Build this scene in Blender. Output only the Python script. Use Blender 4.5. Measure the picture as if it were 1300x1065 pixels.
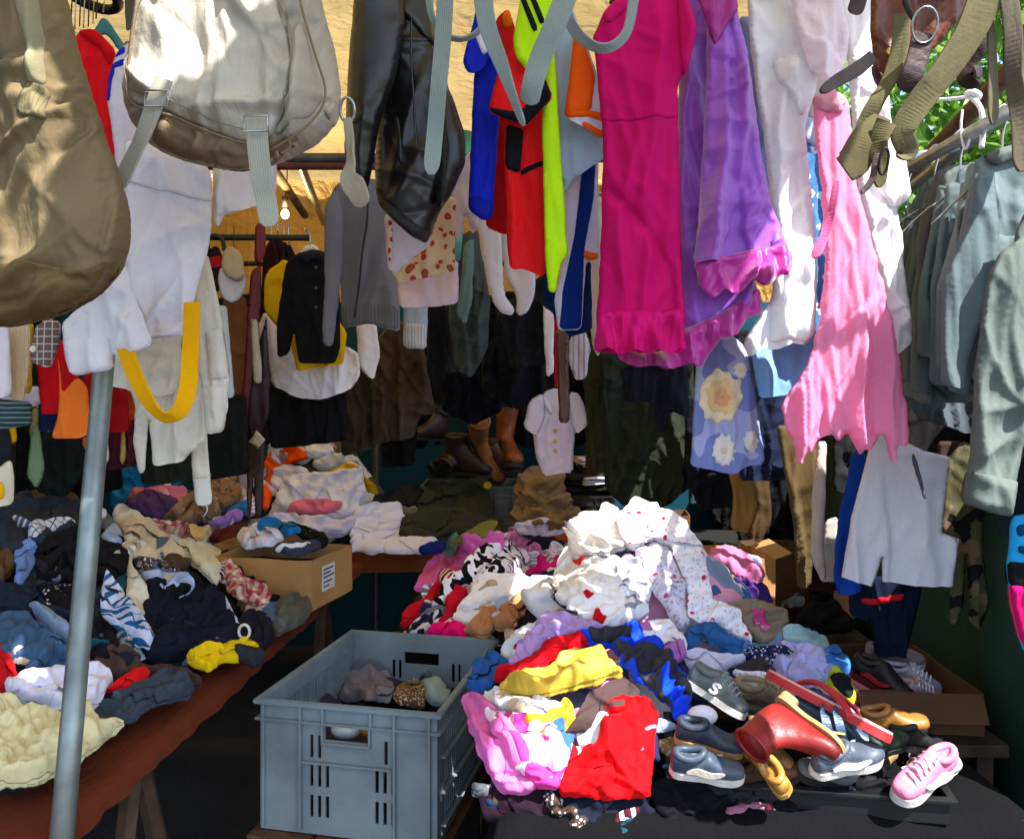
import bpy, bmesh, math, random
import numpy as np
from mathutils import Vector, Matrix
from mathutils.geometry import delaunay_2d_cdt

SC = bpy.context.scene
COL = SC.collection
for o in list(bpy.data.objects):
    bpy.data.objects.remove(o)

# ------------------------------------------------------------------ camera, sky, sun, exposure
F, CX, CY, CAMZ = 1080.0, 650.0, 487.0, 1.45       # focal length and principal point in photo pixels, eye height
cam = bpy.data.cameras.new('camera')
cam.sensor_width = 36.0
cam.lens = 36.0 * F / 1300.0
cam.shift_y = -45.5 / 1300.0
cam.clip_start = 0.05
cam.clip_end = 500.0
camo = bpy.data.objects.new('camera', cam)
camo.location = (0, 0, CAMZ)
camo.rotation_euler = (math.radians(90), 0, 0)
COL.objects.link(camo)
SC.camera = camo

SUNK, SUNM = 0.49, 0.60                             # the sun stands to the right of and behind the camera
sdir = Vector((SUNK, -SUNM, 1.0)).normalized()
elev = math.asin(sdir.z)
world = bpy.data.worlds.new('World')
SC.world = world
world.use_nodes = True
wn = world.node_tree
for n in list(wn.nodes):
    wn.nodes.remove(n)
sky = wn.nodes.new('ShaderNodeTexSky')
sky.sky_type = 'NISHITA'
sky.sun_disc = False
sky.sun_elevation = elev
sky.sun_rotation = math.atan2(sdir.x, sdir.y)
bg = wn.nodes.new('ShaderNodeBackground')
bg.inputs[1].default_value = 0.15
wo = wn.nodes.new('ShaderNodeOutputWorld')
wn.links.new(sky.outputs[0], bg.inputs[0])
wn.links.new(bg.outputs[0], wo.inputs[0])

sl = bpy.data.lights.new('sun', 'SUN')
sl.energy = 5.0
sl.angle = math.radians(0.53)
sl.color = (1.0, 0.965, 0.92)
so = bpy.data.objects.new('sun', sl)
so.rotation_euler = (-sdir).to_track_quat('-Z', 'Y').to_euler()
so.location = (2, -2, 6)
COL.objects.link(so)

SC.view_settings.view_transform = 'Standard'
SC.view_settings.look = 'None'
SC.view_settings.exposure = 1.4
SC.view_settings.gamma = 1.0
SC.view_settings.use_curve_mapping = False
SC.cycles.max_bounces = 8
SC.cycles.diffuse_bounces = 4
SC.cycles.transparent_max_bounces = 8

# ------------------------------------------------------------------ helpers
RNG = random.Random(7)
NPR = np.random.RandomState(11)

def P(px, py, d):
    return Vector(((px - CX) / F * d, d, CAMZ - (py - CY) / F * d))

def lin(h):
    h = h.lstrip('#')
    c = [int(h[i:i + 2], 16) / 255 for i in (0, 2, 4)]
    return tuple((v / 12.92 if v <= .04045 else ((v + .055) / 1.055) ** 2.4) for v in c) + (1.0,)

_perm = NPR.permutation(4096)
_val = NPR.rand(4096)
def vnoise(p):
    p = np.asarray(p, dtype=float)
    i = np.floor(p).astype(int); f = p - i
    f = f * f * f * (f * (f * 6 - 15) + 10)
    out = 0
    for dx in (0, 1):
        wx = f[:, 0] if dx else 1 - f[:, 0]
        for dy in (0, 1):
            wy = f[:, 1] if dy else 1 - f[:, 1]
            for dz in (0, 1):
                wz = f[:, 2] if dz else 1 - f[:, 2]
                h = _perm[(i[:, 0] + dx) & 4095]
                h = _perm[(h + i[:, 1] + dy) & 4095]
                h = _perm[(h + i[:, 2] + dz) & 4095]
                out = out + wx * wy * wz * _val[h]
    return out

def rot_rand(rs):
    a = rs.randn(3, 3)
    q, _ = np.linalg.qr(a)
    return q

def wrinkle(X, seed, scale=11.0, stretch=.34):
    """cloth folds: rounded ridges with tight valleys, in 0..1"""
    rs = np.random.RandomState(seed)
    off = rs.rand(3) * 300
    q = X * scale + off
    w = np.stack([vnoise(q * .55 + 17.3), vnoise(q * .55 + 71.9), vnoise(q * .55 + 133.1)], 1) - .5
    q = q + 1.3 * w
    R = rot_rand(rs)
    a = (q @ R) * np.array([1, stretch, stretch])
    n1 = 2 * vnoise(a) - 1
    R2 = rot_rand(rs)
    b = (q @ R2) * np.array([2.1, .7, .7]) + 41
    n2 = 2 * vnoise(b) - 1
    n3 = vnoise(q * 4.1) - .5
    return np.clip(1.35 * np.sqrt(n1 * n1 + .004), 0, 1) * .62 + np.clip(1.3 * np.sqrt(n2 * n2 + .006), 0, 1) * .3 + .10 * n3

def chaikin(p, it=1, cap=4.0):
    for _ in range(it):
        q = np.roll(p, -1, axis=0)
        L = np.hypot(*(q - p).T)[:, None] + 1e-9
        f = np.minimum(.2, cap / L)
        a = p + (q - p) * f
        b = q - (q - p) * f
        p = np.stack([a, b], 1).reshape(-1, 2)
    return p

def resample(p, sp):
    out = []
    n = len(p)
    for i in range(n):
        a, b = p[i], p[(i + 1) % n]
        L = np.hypot(*(b - a))
        k = max(1, int(round(L / sp)))
        for j in range(k):
            out.append(a + (b - a) * j / k)
    out = np.array(out)
    keep = [0]
    for i in range(1, len(out)):
        if np.hypot(*(out[i] - out[keep[-1]])) > sp * .35:
            keep.append(i)
    if len(keep) > 3 and np.hypot(*(out[keep[-1]] - out[keep[0]])) < sp * .35:
        keep.pop()
    return out[keep]

def segdist(pts, a, b):
    out = np.full(len(pts), 1e9)
    for s in range(0, len(a), 64):
        A = a[s:s + 64][None]; B = b[s:s + 64][None]
        d = B - A
        t = np.clip(((pts[:, None] - A) * d).sum(2) / np.maximum((d * d).sum(2), 1e-9), 0, 1)
        q = A + d * t[..., None]
        out = np.minimum(out, np.sqrt(((pts[:, None] - q) ** 2).sum(2)).min(1))
    return out

def inside(pts, poly):
    x, y = pts[:, 0], pts[:, 1]
    c = np.zeros(len(pts), bool)
    n = len(poly)
    for i in range(n):
        x1, y1 = poly[i]; x2, y2 = poly[(i + 1) % n]
        if y1 == y2: continue
        m = ((y1 > y) != (y2 > y)) & (x < (x2 - x1) * (y - y1) / (y2 - y1) + x1)
        c ^= m
    return c

def tri_poly(poly, sp=3.2, smooth=2, jag=0.0, seed=0):
    p = np.array(poly, float)
    ar = 0.5 * np.sum(p[:, 0] * np.roll(p[:, 1], -1) - np.roll(p[:, 0], -1) * p[:, 1])
    if ar < 0: p = p[::-1]
    sp = max(sp, math.sqrt(abs(ar) / 3600))
    if smooth: p = chaikin(p, smooth, 4.0 if smooth == 1 else 60.0)
    b = resample(p, sp)
    if jag:
        q3 = np.c_[b * .07, np.full(len(b), seed * 1.7)]
        b = b + jag * 2 * np.c_[vnoise(q3) - .5, vnoise(q3 + 55) - .5]
        q3 = np.c_[b * .25, np.full(len(b), seed * 1.7)]
        b = b + jag * .7 * np.c_[vnoise(q3) - .5, vnoise(q3 + 55) - .5]
    lo, hi = b.min(0), b.max(0)
    gx = np.arange(lo[0], hi[0] + sp, sp); gy = np.arange(lo[1], hi[1] + sp, sp * .866)
    XX, YY = np.meshgrid(gx, gy)
    XX = XX + (np.arange(len(gy)) % 2)[:, None] * sp * .5
    g = np.stack([XX.ravel(), YY.ravel()], 1)
    rs = np.random.RandomState(seed + 3)
    g = g + (rs.rand(*g.shape) - .5) * sp * .25
    g = g[inside(g, b)]
    if len(g):
        g = g[segdist(g, b, np.roll(b, -1, axis=0)) > sp * .55]
    allp = np.vstack([b, g]) if len(g) else b
    n = len(b)
    res = delaunay_2d_cdt([Vector((float(x), float(y))) for x, y in allp], [(i, (i + 1) % n) for i in range(n)], [], 1, 1e-4)
    pts = np.array([(v.x, v.y) for v in res[0]])
    tris = [tuple(f) for f in res[2]]
    return pts, tris, b

def bmask_of(tris, n):
    cnt = {}
    for t in tris:
        for i in range(3):
            e = (t[i], t[(i + 1) % 3])
            k = (min(e), max(e))
            cnt[k] = cnt.get(k, 0) + 1
    m = np.zeros(n, bool)
    be = [k for k, c in cnt.items() if c == 1]
    for a, b in be:
        m[a] = m[b] = True
    return m, be

def mesh_obj(name, verts, faces, mat, parent=None, uv=None, smooth=True, mats=None, fmat=None):
    me = bpy.data.meshes.new(name)
    me.from_pydata([tuple(map(float, v)) for v in verts], [], [tuple(int(i) for i in f) for f in faces])
    if mats:
        for m in mats: me.materials.append(m)
    else:
        me.materials.append(mat)
    if uv is not None:
        l = me.uv_layers.new(name='UVMap')
        li = np.empty(len(me.loops), np.int32)
        me.loops.foreach_get('vertex_index', li)
        l.data.foreach_set('uv', np.asarray(uv, np.float32)[li].ravel())
    if smooth:
        me.polygons.foreach_set('use_smooth', [True] * len(me.polygons))
    if fmat is not None:
        me.polygons.foreach_set('material_index', fmat)
    me.validate()
    me.update()
    o = bpy.data.objects.new(name, me)
    COL.objects.link(o)
    if parent is not None:
        o.parent = parent
        o.matrix_parent_inverse = parent.matrix_world.inverted() if parent.type != 'EMPTY' else Matrix.Translation(-parent.location)
    return o

LABELS = {}
def tag(o, label, cat, group=None, kind=None):
    o['label'] = label
    o['category'] = cat
    if group: o['group'] = group
    if kind: o['kind'] = kind
    if label in LABELS: print('DUPLICATE LABEL', label)
    LABELS[label] = 1
    return o

def structure(o):
    o['kind'] = 'structure'
    return o

def empty(name, loc):
    o = bpy.data.objects.new(name, None)
    o.location = loc
    o.empty_display_size = .05
    COL.objects.link(o)
    return o

# ------------------------------------------------------------------ materials
_mc = {}
def newmat(name):
    m = bpy.data.materials.new(name)
    m.use_nodes = True
    nt = m.node_tree
    for n in list(nt.nodes): nt.nodes.remove(n)
    out = nt.nodes.new('ShaderNodeOutputMaterial')
    bs = nt.nodes.new('ShaderNodeBsdfPrincipled')
    nt.links.new(bs.outputs[0], out.inputs[0])
    return m, nt, bs, out

def nd(nt, t, **kw):
    n = nt.nodes.new(t)
    for k, v in kw.items():
        if k.startswith('i_'):
            key = k[2:]
            n.inputs[int(key) if key.isdigit() else key].default_value = v
        else:
            setattr(n, k, v)
    return n

def mathn(nt, op, a, b=None, c=None):
    n = nt.nodes.new('ShaderNodeMath'); n.operation = op
    for i, v in enumerate((a, b, c)):
        if v is None: continue
        if hasattr(v, 'is_linked') or hasattr(v, 'links'):
            nt.links.new(v, n.inputs[i])
        else:
            n.inputs[i].default_value = v
    return n.outputs[0]

def mixc(nt, fac, a, b):
    n = nt.nodes.new('ShaderNodeMix'); n.data_type = 'RGBA'
    for s, v in ((0, fac), (6, a), (7, b)):
        if hasattr(v, 'links'): nt.links.new(v, n.inputs[s])
        else: n.inputs[s].default_value = v
    return n.outputs[2]

def ramp(nt, fac, stops, interp='LINEAR'):
    n = nt.nodes.new('ShaderNodeValToRGB')
    n.color_ramp.interpolation = interp
    el = n.color_ramp.elements
    while len(el) < len(stops): el.new(0.5)
    for e, (p, c) in zip(el, stops):
        e.position = p; e.color = c
    nt.links.new(fac, n.inputs[0])
    return n.outputs[0]

def fab(h, pat=None, h2=None, h3=None, sc=1.0, ang=0.0, tr=0.0, rough=.88, sheen=0.0, knit=0, bump=1.0, spec=.12, weave=True, var=.26):
    """cloth: base colour, optional woven or printed pattern, weave and crease relief"""
    key = (h, pat, h2, h3, sc, ang, tr, rough, sheen, knit, bump, spec, var)
    if key in _mc: return _mc[key]
    m, nt, bs, out = newmat('fabric_' + h)
    L = nt.links
    tc = nt.nodes.new('ShaderNodeTexCoord')
    mp = nt.nodes.new('ShaderNodeMapping')
    mp.inputs['Rotation'].default_value = (0, 0, math.radians(ang))
    L.new(tc.outputs['UV'], mp.inputs[0])
    uv = mp.outputs[0]
    c1 = lin(h)
    col = None
    sep = nt.nodes.new('ShaderNodeSeparateXYZ'); L.new(uv, sep.inputs[0])
    ux, uy = sep.outputs[0], sep.outputs[1]
    def noise(scale, det=2, vec=uv, rg=.5):
        n = nd(nt, 'ShaderNodeTexNoise'); n.inputs['Scale'].default_value = scale
        n.inputs['Detail'].default_value = det; n.inputs['Roughness'].default_value = rg
        L.new(vec, n.inputs['Vector']); return n.outputs[0]
    if pat == 'stripe':
        f = mathn(nt, 'GREATER_THAN', mathn(nt, 'FRACT', mathn(nt, 'MULTIPLY', ux, sc)), .62)
        col = mixc(nt, f, c1, lin(h2))
    elif pat == 'pin':
        f = mathn(nt, 'GREATER_THAN', mathn(nt, 'FRACT', mathn(nt, 'MULTIPLY', ux, sc)), .8)
        col = mixc(nt, f, c1, lin(h2))
    elif pat == 'plaid':
        fx = mathn(nt, 'GREATER_THAN', mathn(nt, 'FRACT', mathn(nt, 'MULTIPLY', ux, sc)), .55)
        fy = mathn(nt, 'GREATER_THAN', mathn(nt, 'FRACT', mathn(nt, 'MULTIPLY', uy, sc)), .55)
        f = mathn(nt, 'MULTIPLY', mathn(nt, 'ADD', fx, fy), .5)
        col = mixc(nt, f, c1, lin(h2))
    elif pat == 'check':
        fx = mathn(nt, 'GREATER_THAN', mathn(nt, 'FRACT', mathn(nt, 'MULTIPLY', ux, sc)), .86)
        fy = mathn(nt, 'GREATER_THAN', mathn(nt, 'FRACT', mathn(nt, 'MULTIPLY', uy, sc)), .86)
        f = mathn(nt, 'MAXIMUM', fx, fy)
        col = mixc(nt, f, c1, lin(h2))
    elif pat == 'cow':
        f = mathn(nt, 'GREATER_THAN', noise(sc, 1), .52)
        col = mixc(nt, f, c1, lin(h2))
    elif pat == 'camo':
        f1 = mathn(nt, 'GREATER_THAN', noise(sc, 2), .53)
        mp2 = nd(nt, 'ShaderNodeMapping'); mp2.inputs['Location'].default_value = (3.1, 7.7, 0); L.new(uv, mp2.inputs[0])
        f2 = mathn(nt, 'GREATER_THAN', noise(sc * .9, 2, mp2.outputs[0]), .57)
        col = mixc(nt, f2, mixc(nt, f1, c1, lin(h2)), lin(h3))
    elif pat == 'floral':
        mpw = nd(nt, 'ShaderNodeMixRGB'); 
        v = nd(nt, 'ShaderNodeTexVoronoi'); v.inputs['Scale'].default_value = sc
        v.inputs['Randomness'].default_value = .9
        nn = nd(nt, 'ShaderNodeTexNoise'); nn.inputs['Scale'].default_value = sc * 2.2; L.new(uv, nn.inputs['Vector'])
        mpw.blend_type = 'ADD'; mpw.inputs[0].default_value = .35 / sc
        L.new(uv, mpw.inputs[1]); L.new(nn.outputs['Color'], mpw.inputs[2])
        L.new(mpw.outputs[0], v.inputs['Vector'])
        f = mathn(nt, 'LESS_THAN', v.outputs['Distance'], .36)
        f2 = mathn(nt, 'LESS_THAN', v.outputs['Distance'], .17)
        col = mixc(nt, f2, mixc(nt, f, c1, lin(h2)), lin(h3))
    elif pat == 'dots':
        v = nd(nt, 'ShaderNodeTexVoronoi'); v.inputs['Scale'].default_value = sc; L.new(uv, v.inputs['Vector'])
        f = mathn(nt, 'LESS_THAN', v.outputs['Distance'], .24)
        v2 = nd(nt, 'ShaderNodeTexVoronoi'); v2.inputs['Scale'].default_value = sc * 2.3; L.new(uv, v2.inputs['Vector'])
        g0 = mathn(nt, 'LESS_THAN', v2.outputs['Distance'], .34)
        sepc = nd(nt, 'ShaderNodeSeparateColor'); L.new(v.outputs['Color'], sepc.inputs[0])
        ff = mathn(nt, 'MULTIPLY', f, mathn(nt, 'GREATER_THAN', sepc.outputs[0], .5))
        col = mixc(nt, ff, mixc(nt, g0, c1, lin(h3)), lin(h2))
    base = col if col is not None else c1
    n1 = noise(7.0, 3)
    n2 = noise(95.0, 3, rg=.65)
    v1 = mathn(nt, 'MULTIPLY_ADD', n1, var, 1 - var * .5)
    v2 = mathn(nt, 'MULTIPLY_ADD', n2, .16, .92)
    vv = mathn(nt, 'MULTIPLY', v1, v2)
    hs = nd(nt, 'ShaderNodeHueSaturation'); L.new(vv, hs.inputs['Value'])
    if hasattr(base, 'links'): L.new(base, hs.inputs['Color'])
    else: hs.inputs['Color'].default_value = base
    colo = hs.outputs[0]
    L.new(colo, bs.inputs['Base Color'])
    bs.inputs['Roughness'].default_value = rough
    bs.inputs['Specular IOR Level'].default_value = spec
    bs.inputs['Sheen Weight'].default_value = sheen
    bs.inputs['Sheen Roughness'].default_value = .5
    # creases and weave
    mpc = nd(nt, 'ShaderNodeMapping'); mpc.inputs['Scale'].default_value = (1.0, .38, 1.0)
    mpc.inputs['Rotation'].default_value = (0, 0, .6); L.new(tc.outputs['UV'], mpc.inputs[0])
    cr = noise(34.0, 3, mpc.outputs[0], rg=.55)
    crr = mathn(nt, 'ABSOLUTE', mathn(nt, 'MULTIPLY_ADD', cr, 2.0, -1.0))
    wv = noise(520.0, 2, rg=.6)
    hh = mathn(nt, 'ADD', mathn(nt, 'MULTIPLY', crr, .0045 * bump), mathn(nt, 'MULTIPLY', wv, .0008))
    if knit:
        w = nd(nt, 'ShaderNodeTexWave'); w.inputs['Scale'].default_value = knit; w.inputs['Distortion'].default_value = .6
        L.new(uv, w.inputs['Vector'])
        hh = mathn(nt, 'ADD', hh, mathn(nt, 'MULTIPLY', w.outputs[1], .002))
    b = nd(nt, 'ShaderNodeBump'); b.inputs['Strength'].default_value = .55; b.inputs['Distance'].default_value = 1.0
    L.new(hh, b.inputs['Height']); L.new(b.outputs[0], bs.inputs['Normal'])
    if tr > 0:
        t = nd(nt, 'ShaderNodeBsdfTranslucent'); L.new(colo, t.inputs[0]); L.new(b.outputs[0], t.inputs['Normal'])
        mx = nd(nt, 'ShaderNodeMixShader'); mx.inputs[0].default_value = tr
        L.new(bs.outputs[0], mx.inputs[1]); L.new(t.outputs[0], mx.inputs[2]); L.new(mx.outputs[0], out.inputs[0])
    _mc[key] = m
    return m

def solid(h, rough=.5, metal=0.0, nscale=30.0, var=.18, bump=.002, spec=.5, coat=0.0, h2=None, name='material'):
    """paint, plastic, metal, leather, board: colour with uneven wear and fine relief (object space)"""
    key = ('s', h, rough, metal, nscale, var, bump, spec, coat, h2)
    if key in _mc: return _mc[key]
    m, nt, bs, out = newmat(name + '_' + h)
    L = nt.links
    tc = nt.nodes.new('ShaderNodeTexCoord')
    n = nd(nt, 'ShaderNodeTexNoise'); n.inputs['Scale'].default_value = nscale; n.inputs['Detail'].default_value = 4
    n.inputs['Roughness'].default_value = .62
    L.new(tc.outputs['Object'], n.inputs['Vector'])
    c = lin(h)
    c2 = lin(h2) if h2 else tuple(v * (1 - var * 1.6) for v in c[:3]) + (1,)
    col = ramp(nt, n.outputs[0], [(.3, c2), (.62, c)])
    L.new(col, bs.inputs['Base Color'])
    r = mathn(nt, 'MULTIPLY_ADD', n.outputs[0], -.25, rough + .12)
    L.new(r, bs.inputs['Roughness'])
    bs.inputs['Metallic'].default_value = metal
    bs.inputs['Specular IOR Level'].default_value = spec
    bs.inputs['Coat Weight'].default_value = coat
    bs.inputs['Coat Roughness'].default_value = .15
    b = nd(nt, 'ShaderNodeBump'); b.inputs['Distance'].default_value = bump; b.inputs['Strength'].default_value = .6
    n2 = nd(nt, 'ShaderNodeTexNoise'); n2.inputs['Scale'].default_value = nscale * 5; n2.inputs['Detail'].default_value = 3
    L.new(tc.outputs['Object'], n2.inputs['Vector'])
    L.new(n2.outputs[0], b.inputs['Height']); L.new(b.outputs[0], bs.inputs['Normal'])
    _mc[key] = m
    return m

# ------------------------------------------------------------------ buckling cloth
def mesh_edges(tris):
    T = np.array(tris)
    E = np.vstack([T[:, [0, 1]], T[:, [1, 2]], T[:, [2, 0]]])
    O = np.concatenate([T[:, 2], T[:, 0], T[:, 1]])
    k = np.sort(E, axis=1)
    key = k[:, 0].astype(np.int64) * 1000003 + k[:, 1]
    order = np.argsort(key, kind='stable')
    key, k, O = key[order], k[order], O[order]
    first = np.r_[True, key[1:] != key[:-1]]
    E1 = k[first]
    pair = np.where(~first)[0]
    B = np.c_[O[pair - 1], O[pair]]
    return E1, B

def buckle(X0, D, tris, dirv, ex, lo, hi, pin, iters=110, bend=.25, grav=.0002, seed=1, iso=.3, rough=.006, nsc=16.0, sm=.18, passes=1, start=None):
    """a sheet that is longer than the place it lies in: it folds out of plane as cloth does"""
    n = len(X0)
    E, B = mesh_edges(tris)
    rs = np.random.RandomState(seed)
    def rest_of(K, mul):
        v = X0[K[:, 1]] - X0[K[:, 0]]
        L = np.linalg.norm(v, axis=1) + 1e-9
        dv = (dirv[K[:, 0]] + dirv[K[:, 1]]) * .5
        c = (np.einsum('ij,ij->i', v, dv) / L) ** 2
        e = (ex[K[:, 0]] + ex[K[:, 1]]) * .5
        return L * (1 + e * (c + iso * (1 - c)) * mul), L
    rE, L0 = rest_of(E, 1.0)
    rB, _ = rest_of(B, .96)
    K = np.vstack([E, B]); R = np.r_[rE, rB]
    w = np.r_[np.ones(len(E)), np.full(len(B), bend)]
    I, J = K[:, 0], K[:, 1]
    val = np.bincount(I, weights=w, minlength=n) + np.bincount(J, weights=w, minlength=n)
    X = X0 + D * (rough * 2 * (vnoise(X0 * nsc + rs.rand(3) * 90) - .5) + rough * .10 * rs.randn(n) + (0 if start is None else start))[:, None]
    if start is not None:
        Xs = X0 + D * start[:, None]
        R = np.maximum(R, .985 * np.linalg.norm(Xs[J] - Xs[I], axis=1))
    V = np.zeros_like(X)
    ei, ej = E[:, 0], E[:, 1]
    dg = np.maximum(np.bincount(ei, minlength=n) + np.bincount(ej, minlength=n), 1)
    for it in range(iters):
        v = X[J] - X[I]
        L = np.sqrt((v * v).sum(1)) + 1e-9
        c = v * (.5 * w * (L - R) / L)[:, None]
        dX = np.empty_like(X)
        for a in range(3):
            dX[:, a] = np.bincount(I, weights=c[:, a], minlength=n) - np.bincount(J, weights=c[:, a], minlength=n)
        V = .55 * V + dX * (1.55 / val)[:, None]
        X = X + V
        q = X - X0
        o = np.einsum('ij,ij->i', q, D)
        tan = q - D * o[:, None]
        tl = np.sqrt((tan * tan).sum(1))
        tan = tan * np.minimum(1, .018 / np.maximum(tl, 1e-9))[:, None]
        last = it > iters * .84
        for _ in range(1 if last else passes):
            av = (np.bincount(ei, weights=o[ej], minlength=n) + np.bincount(ej, weights=o[ei], minlength=n)) / dg
            s_ = sm * .30 if last else sm
            o = o + s_ * (av - o)
        o = np.clip(o - grav, lo, hi)
        X = X0 + D * o[:, None] + tan * (1 - pin)[:, None]
    return X

def ridges(q, seed, cnt, theta, spread, A, wd, ln, pinch=None, lo=None, hi=None):
    """long soft folds with tight crests; q: metric coordinates in the cloth"""
    rs = np.random.RandomState(seed)
    lo = q.min(0) if lo is None else lo; hi = q.max(0) if hi is None else hi
    acc = np.zeros(len(q)); neg = np.zeros(len(q))
    wob = .012 * (np.c_[vnoise(np.c_[q * 14, np.full(len(q), seed * .13)]), vnoise(np.c_[q * 14, np.full(len(q), seed * .13 + 70)])] - .5)
    qq = q + wob
    for i in range(cnt):
        o = lo + (hi - lo) * rs.rand(2)
        if pinch is not None and rs.rand() < .7:
            dv = o - pinch; th = math.atan2(dv[1], dv[0]) + rs.randn() * .12
        else:
            th = theta + rs.randn() * spread
        c, s_ = math.cos(th), math.sin(th)
        r = qq - o
        a = r[:, 0] * c + r[:, 1] * s_
        p = -r[:, 0] * s_ + r[:, 1] * c
        p = p - rs.randn() * .9 * a * a
        w = wd * (.6 + .9 * rs.rand()); L = ln * (.5 + rs.rand())
        am = A * (.45 + .75 * rs.rand())
        h = am * np.exp(-(a / L) ** 2) * np.exp(-(np.sqrt(p * p + (.22 * w) ** 2) - .22 * w) / w)
        if rs.rand() < .72: acc += h ** 3
        else: neg += (.6 * h) ** 3
    return np.cbrt(acc) - np.cbrt(neg)

def crumple(q, seed, lam, A):
    """sharp creases between flat facets"""
    rs = np.random.RandomState(seed)
    k = np.full(len(q), seed * .21)
    w = np.c_[vnoise(np.c_[q * 9, k]), vnoise(np.c_[q * 9, k + 33])] - .5
    qq = q + .05 * w
    h = np.zeros(len(q))
    for i in range(5):
        th = rs.rand() * math.pi; l = lam * (.5 + 1.1 * rs.rand())
        x = (qq[:, 0] * math.cos(th) + qq[:, 1] * math.sin(th)) / l + rs.rand()
        t = np.abs((x % 1) - .5) * 2
        m = vnoise(np.c_[q * 7, k + 11 * i])
        h += A * (l / lam) * (t - .5) * np.clip(m * 2.2 - .4, 0, 1.3)
    return h

def clip_half(poly, o, nrm):
    out = []
    n = len(poly)
    for i in range(n):
        a, b = np.array(poly[i], float), np.array(poly[(i + 1) % n], float)
        da, db = np.dot(a - o, nrm), np.dot(b - o, nrm)
        if da >= 0: out.append(tuple(a))
        if (da >= 0) != (db >= 0):
            out.append(tuple(a + (b - a) * da / (da - db)))
    return out

def poly_area(p):
    p = np.array(p, float)
    return abs(.5 * np.sum(p[:, 0] * np.roll(p[:, 1], -1) - np.roll(p[:, 0], -1) * p[:, 1]))

def idw(pts, pts0, *arrs):
    k = min(7, len(pts0) - 1)
    out = [np.empty((len(pts),) + a.shape[1:]) for a in arrs]
    for s in range(0, len(pts), 400):
        dd = ((pts[s:s + 400, None, :] - pts0[None]) ** 2).sum(2)
        ix = np.argpartition(dd, k, axis=1)[:, :k]
        dk = np.take_along_axis(dd, ix, 1)
        h = dk.max(1, keepdims=True) * .45 + 1e-6
        w = np.exp(-dk / h) + 1e-9
        w /= w.sum(1)[:, None]
        for o, a in zip(out, arrs):
            o[s:s + 400] = (a[ix] * (w[..., None] if a.ndim > 1 else w)).sum(1)
    return out

def loop_subdiv(tris, *arrs):
    """one step of Loop subdivision; every array is carried along with the same weights"""
    T = np.array(tris); n = int(T.max()) + 1
    n = max(n, len(arrs[0]))
    E = np.vstack([T[:, [0, 1]], T[:, [1, 2]], T[:, [2, 0]]])
    O = np.concatenate([T[:, 2], T[:, 0], T[:, 1]])
    k = np.sort(E, axis=1)
    key = k[:, 0].astype(np.int64) * 1000003 + k[:, 1]
    uk, inv, cnt = np.unique(key, return_inverse=True, return_counts=True)
    m = len(uk)
    ea, eb = (uk // 1000003).astype(int), (uk % 1000003).astype(int)
    bd = cnt != 2
    isb = np.zeros(n, bool); isb[ea[bd]] = True; isb[eb[bd]] = True
    val = np.bincount(ea, minlength=n) + np.bincount(eb, minlength=n)
    nbd = np.maximum(np.bincount(ea[bd], minlength=n) + np.bincount(eb[bd], minlength=n), 1)
    beta = np.where(val > 3, 3.0 / (8 * np.maximum(val, 1)), 3 / 16)
    out = []
    for A in arrs:
        A2 = A.reshape(len(A), -1).astype(float)
        c = A2.shape[1]
        osum = np.stack([np.bincount(inv, weights=A2[O, j], minlength=m) for j in range(c)], 1)
        mid = np.where(bd[:, None], .5 * (A2[ea] + A2[eb]), .375 * (A2[ea] + A2[eb]) + .125 * osum)
        nb = np.stack([np.bincount(ea, weights=A2[eb, j], minlength=n) + np.bincount(eb, weights=A2[ea, j], minlength=n) for j in range(c)], 1)
        bs = np.stack([np.bincount(ea[bd], weights=A2[eb[bd], j], minlength=n) + np.bincount(eb[bd], weights=A2[ea[bd], j], minlength=n) for j in range(c)], 1)
        new = np.where(isb[:, None], .75 * A2 + .25 * bs / nbd[:, None], (1 - val * beta)[:, None] * A2 + beta[:, None] * nb)
        out.append(np.vstack([new, mid]).reshape((n + m,) + A.shape[1:]))
    nt = len(T)
    m0, m1, m2 = inv[:nt] + n, inv[nt:2 * nt] + n, inv[2 * nt:] + n
    T2 = np.vstack([np.c_[T[:, 0], m0, m2], np.c_[m0, T[:, 1], m1], np.c_[m2, m1, T[:, 2]], np.c_[m0, m1, m2]])
    return [T2] + out

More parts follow.
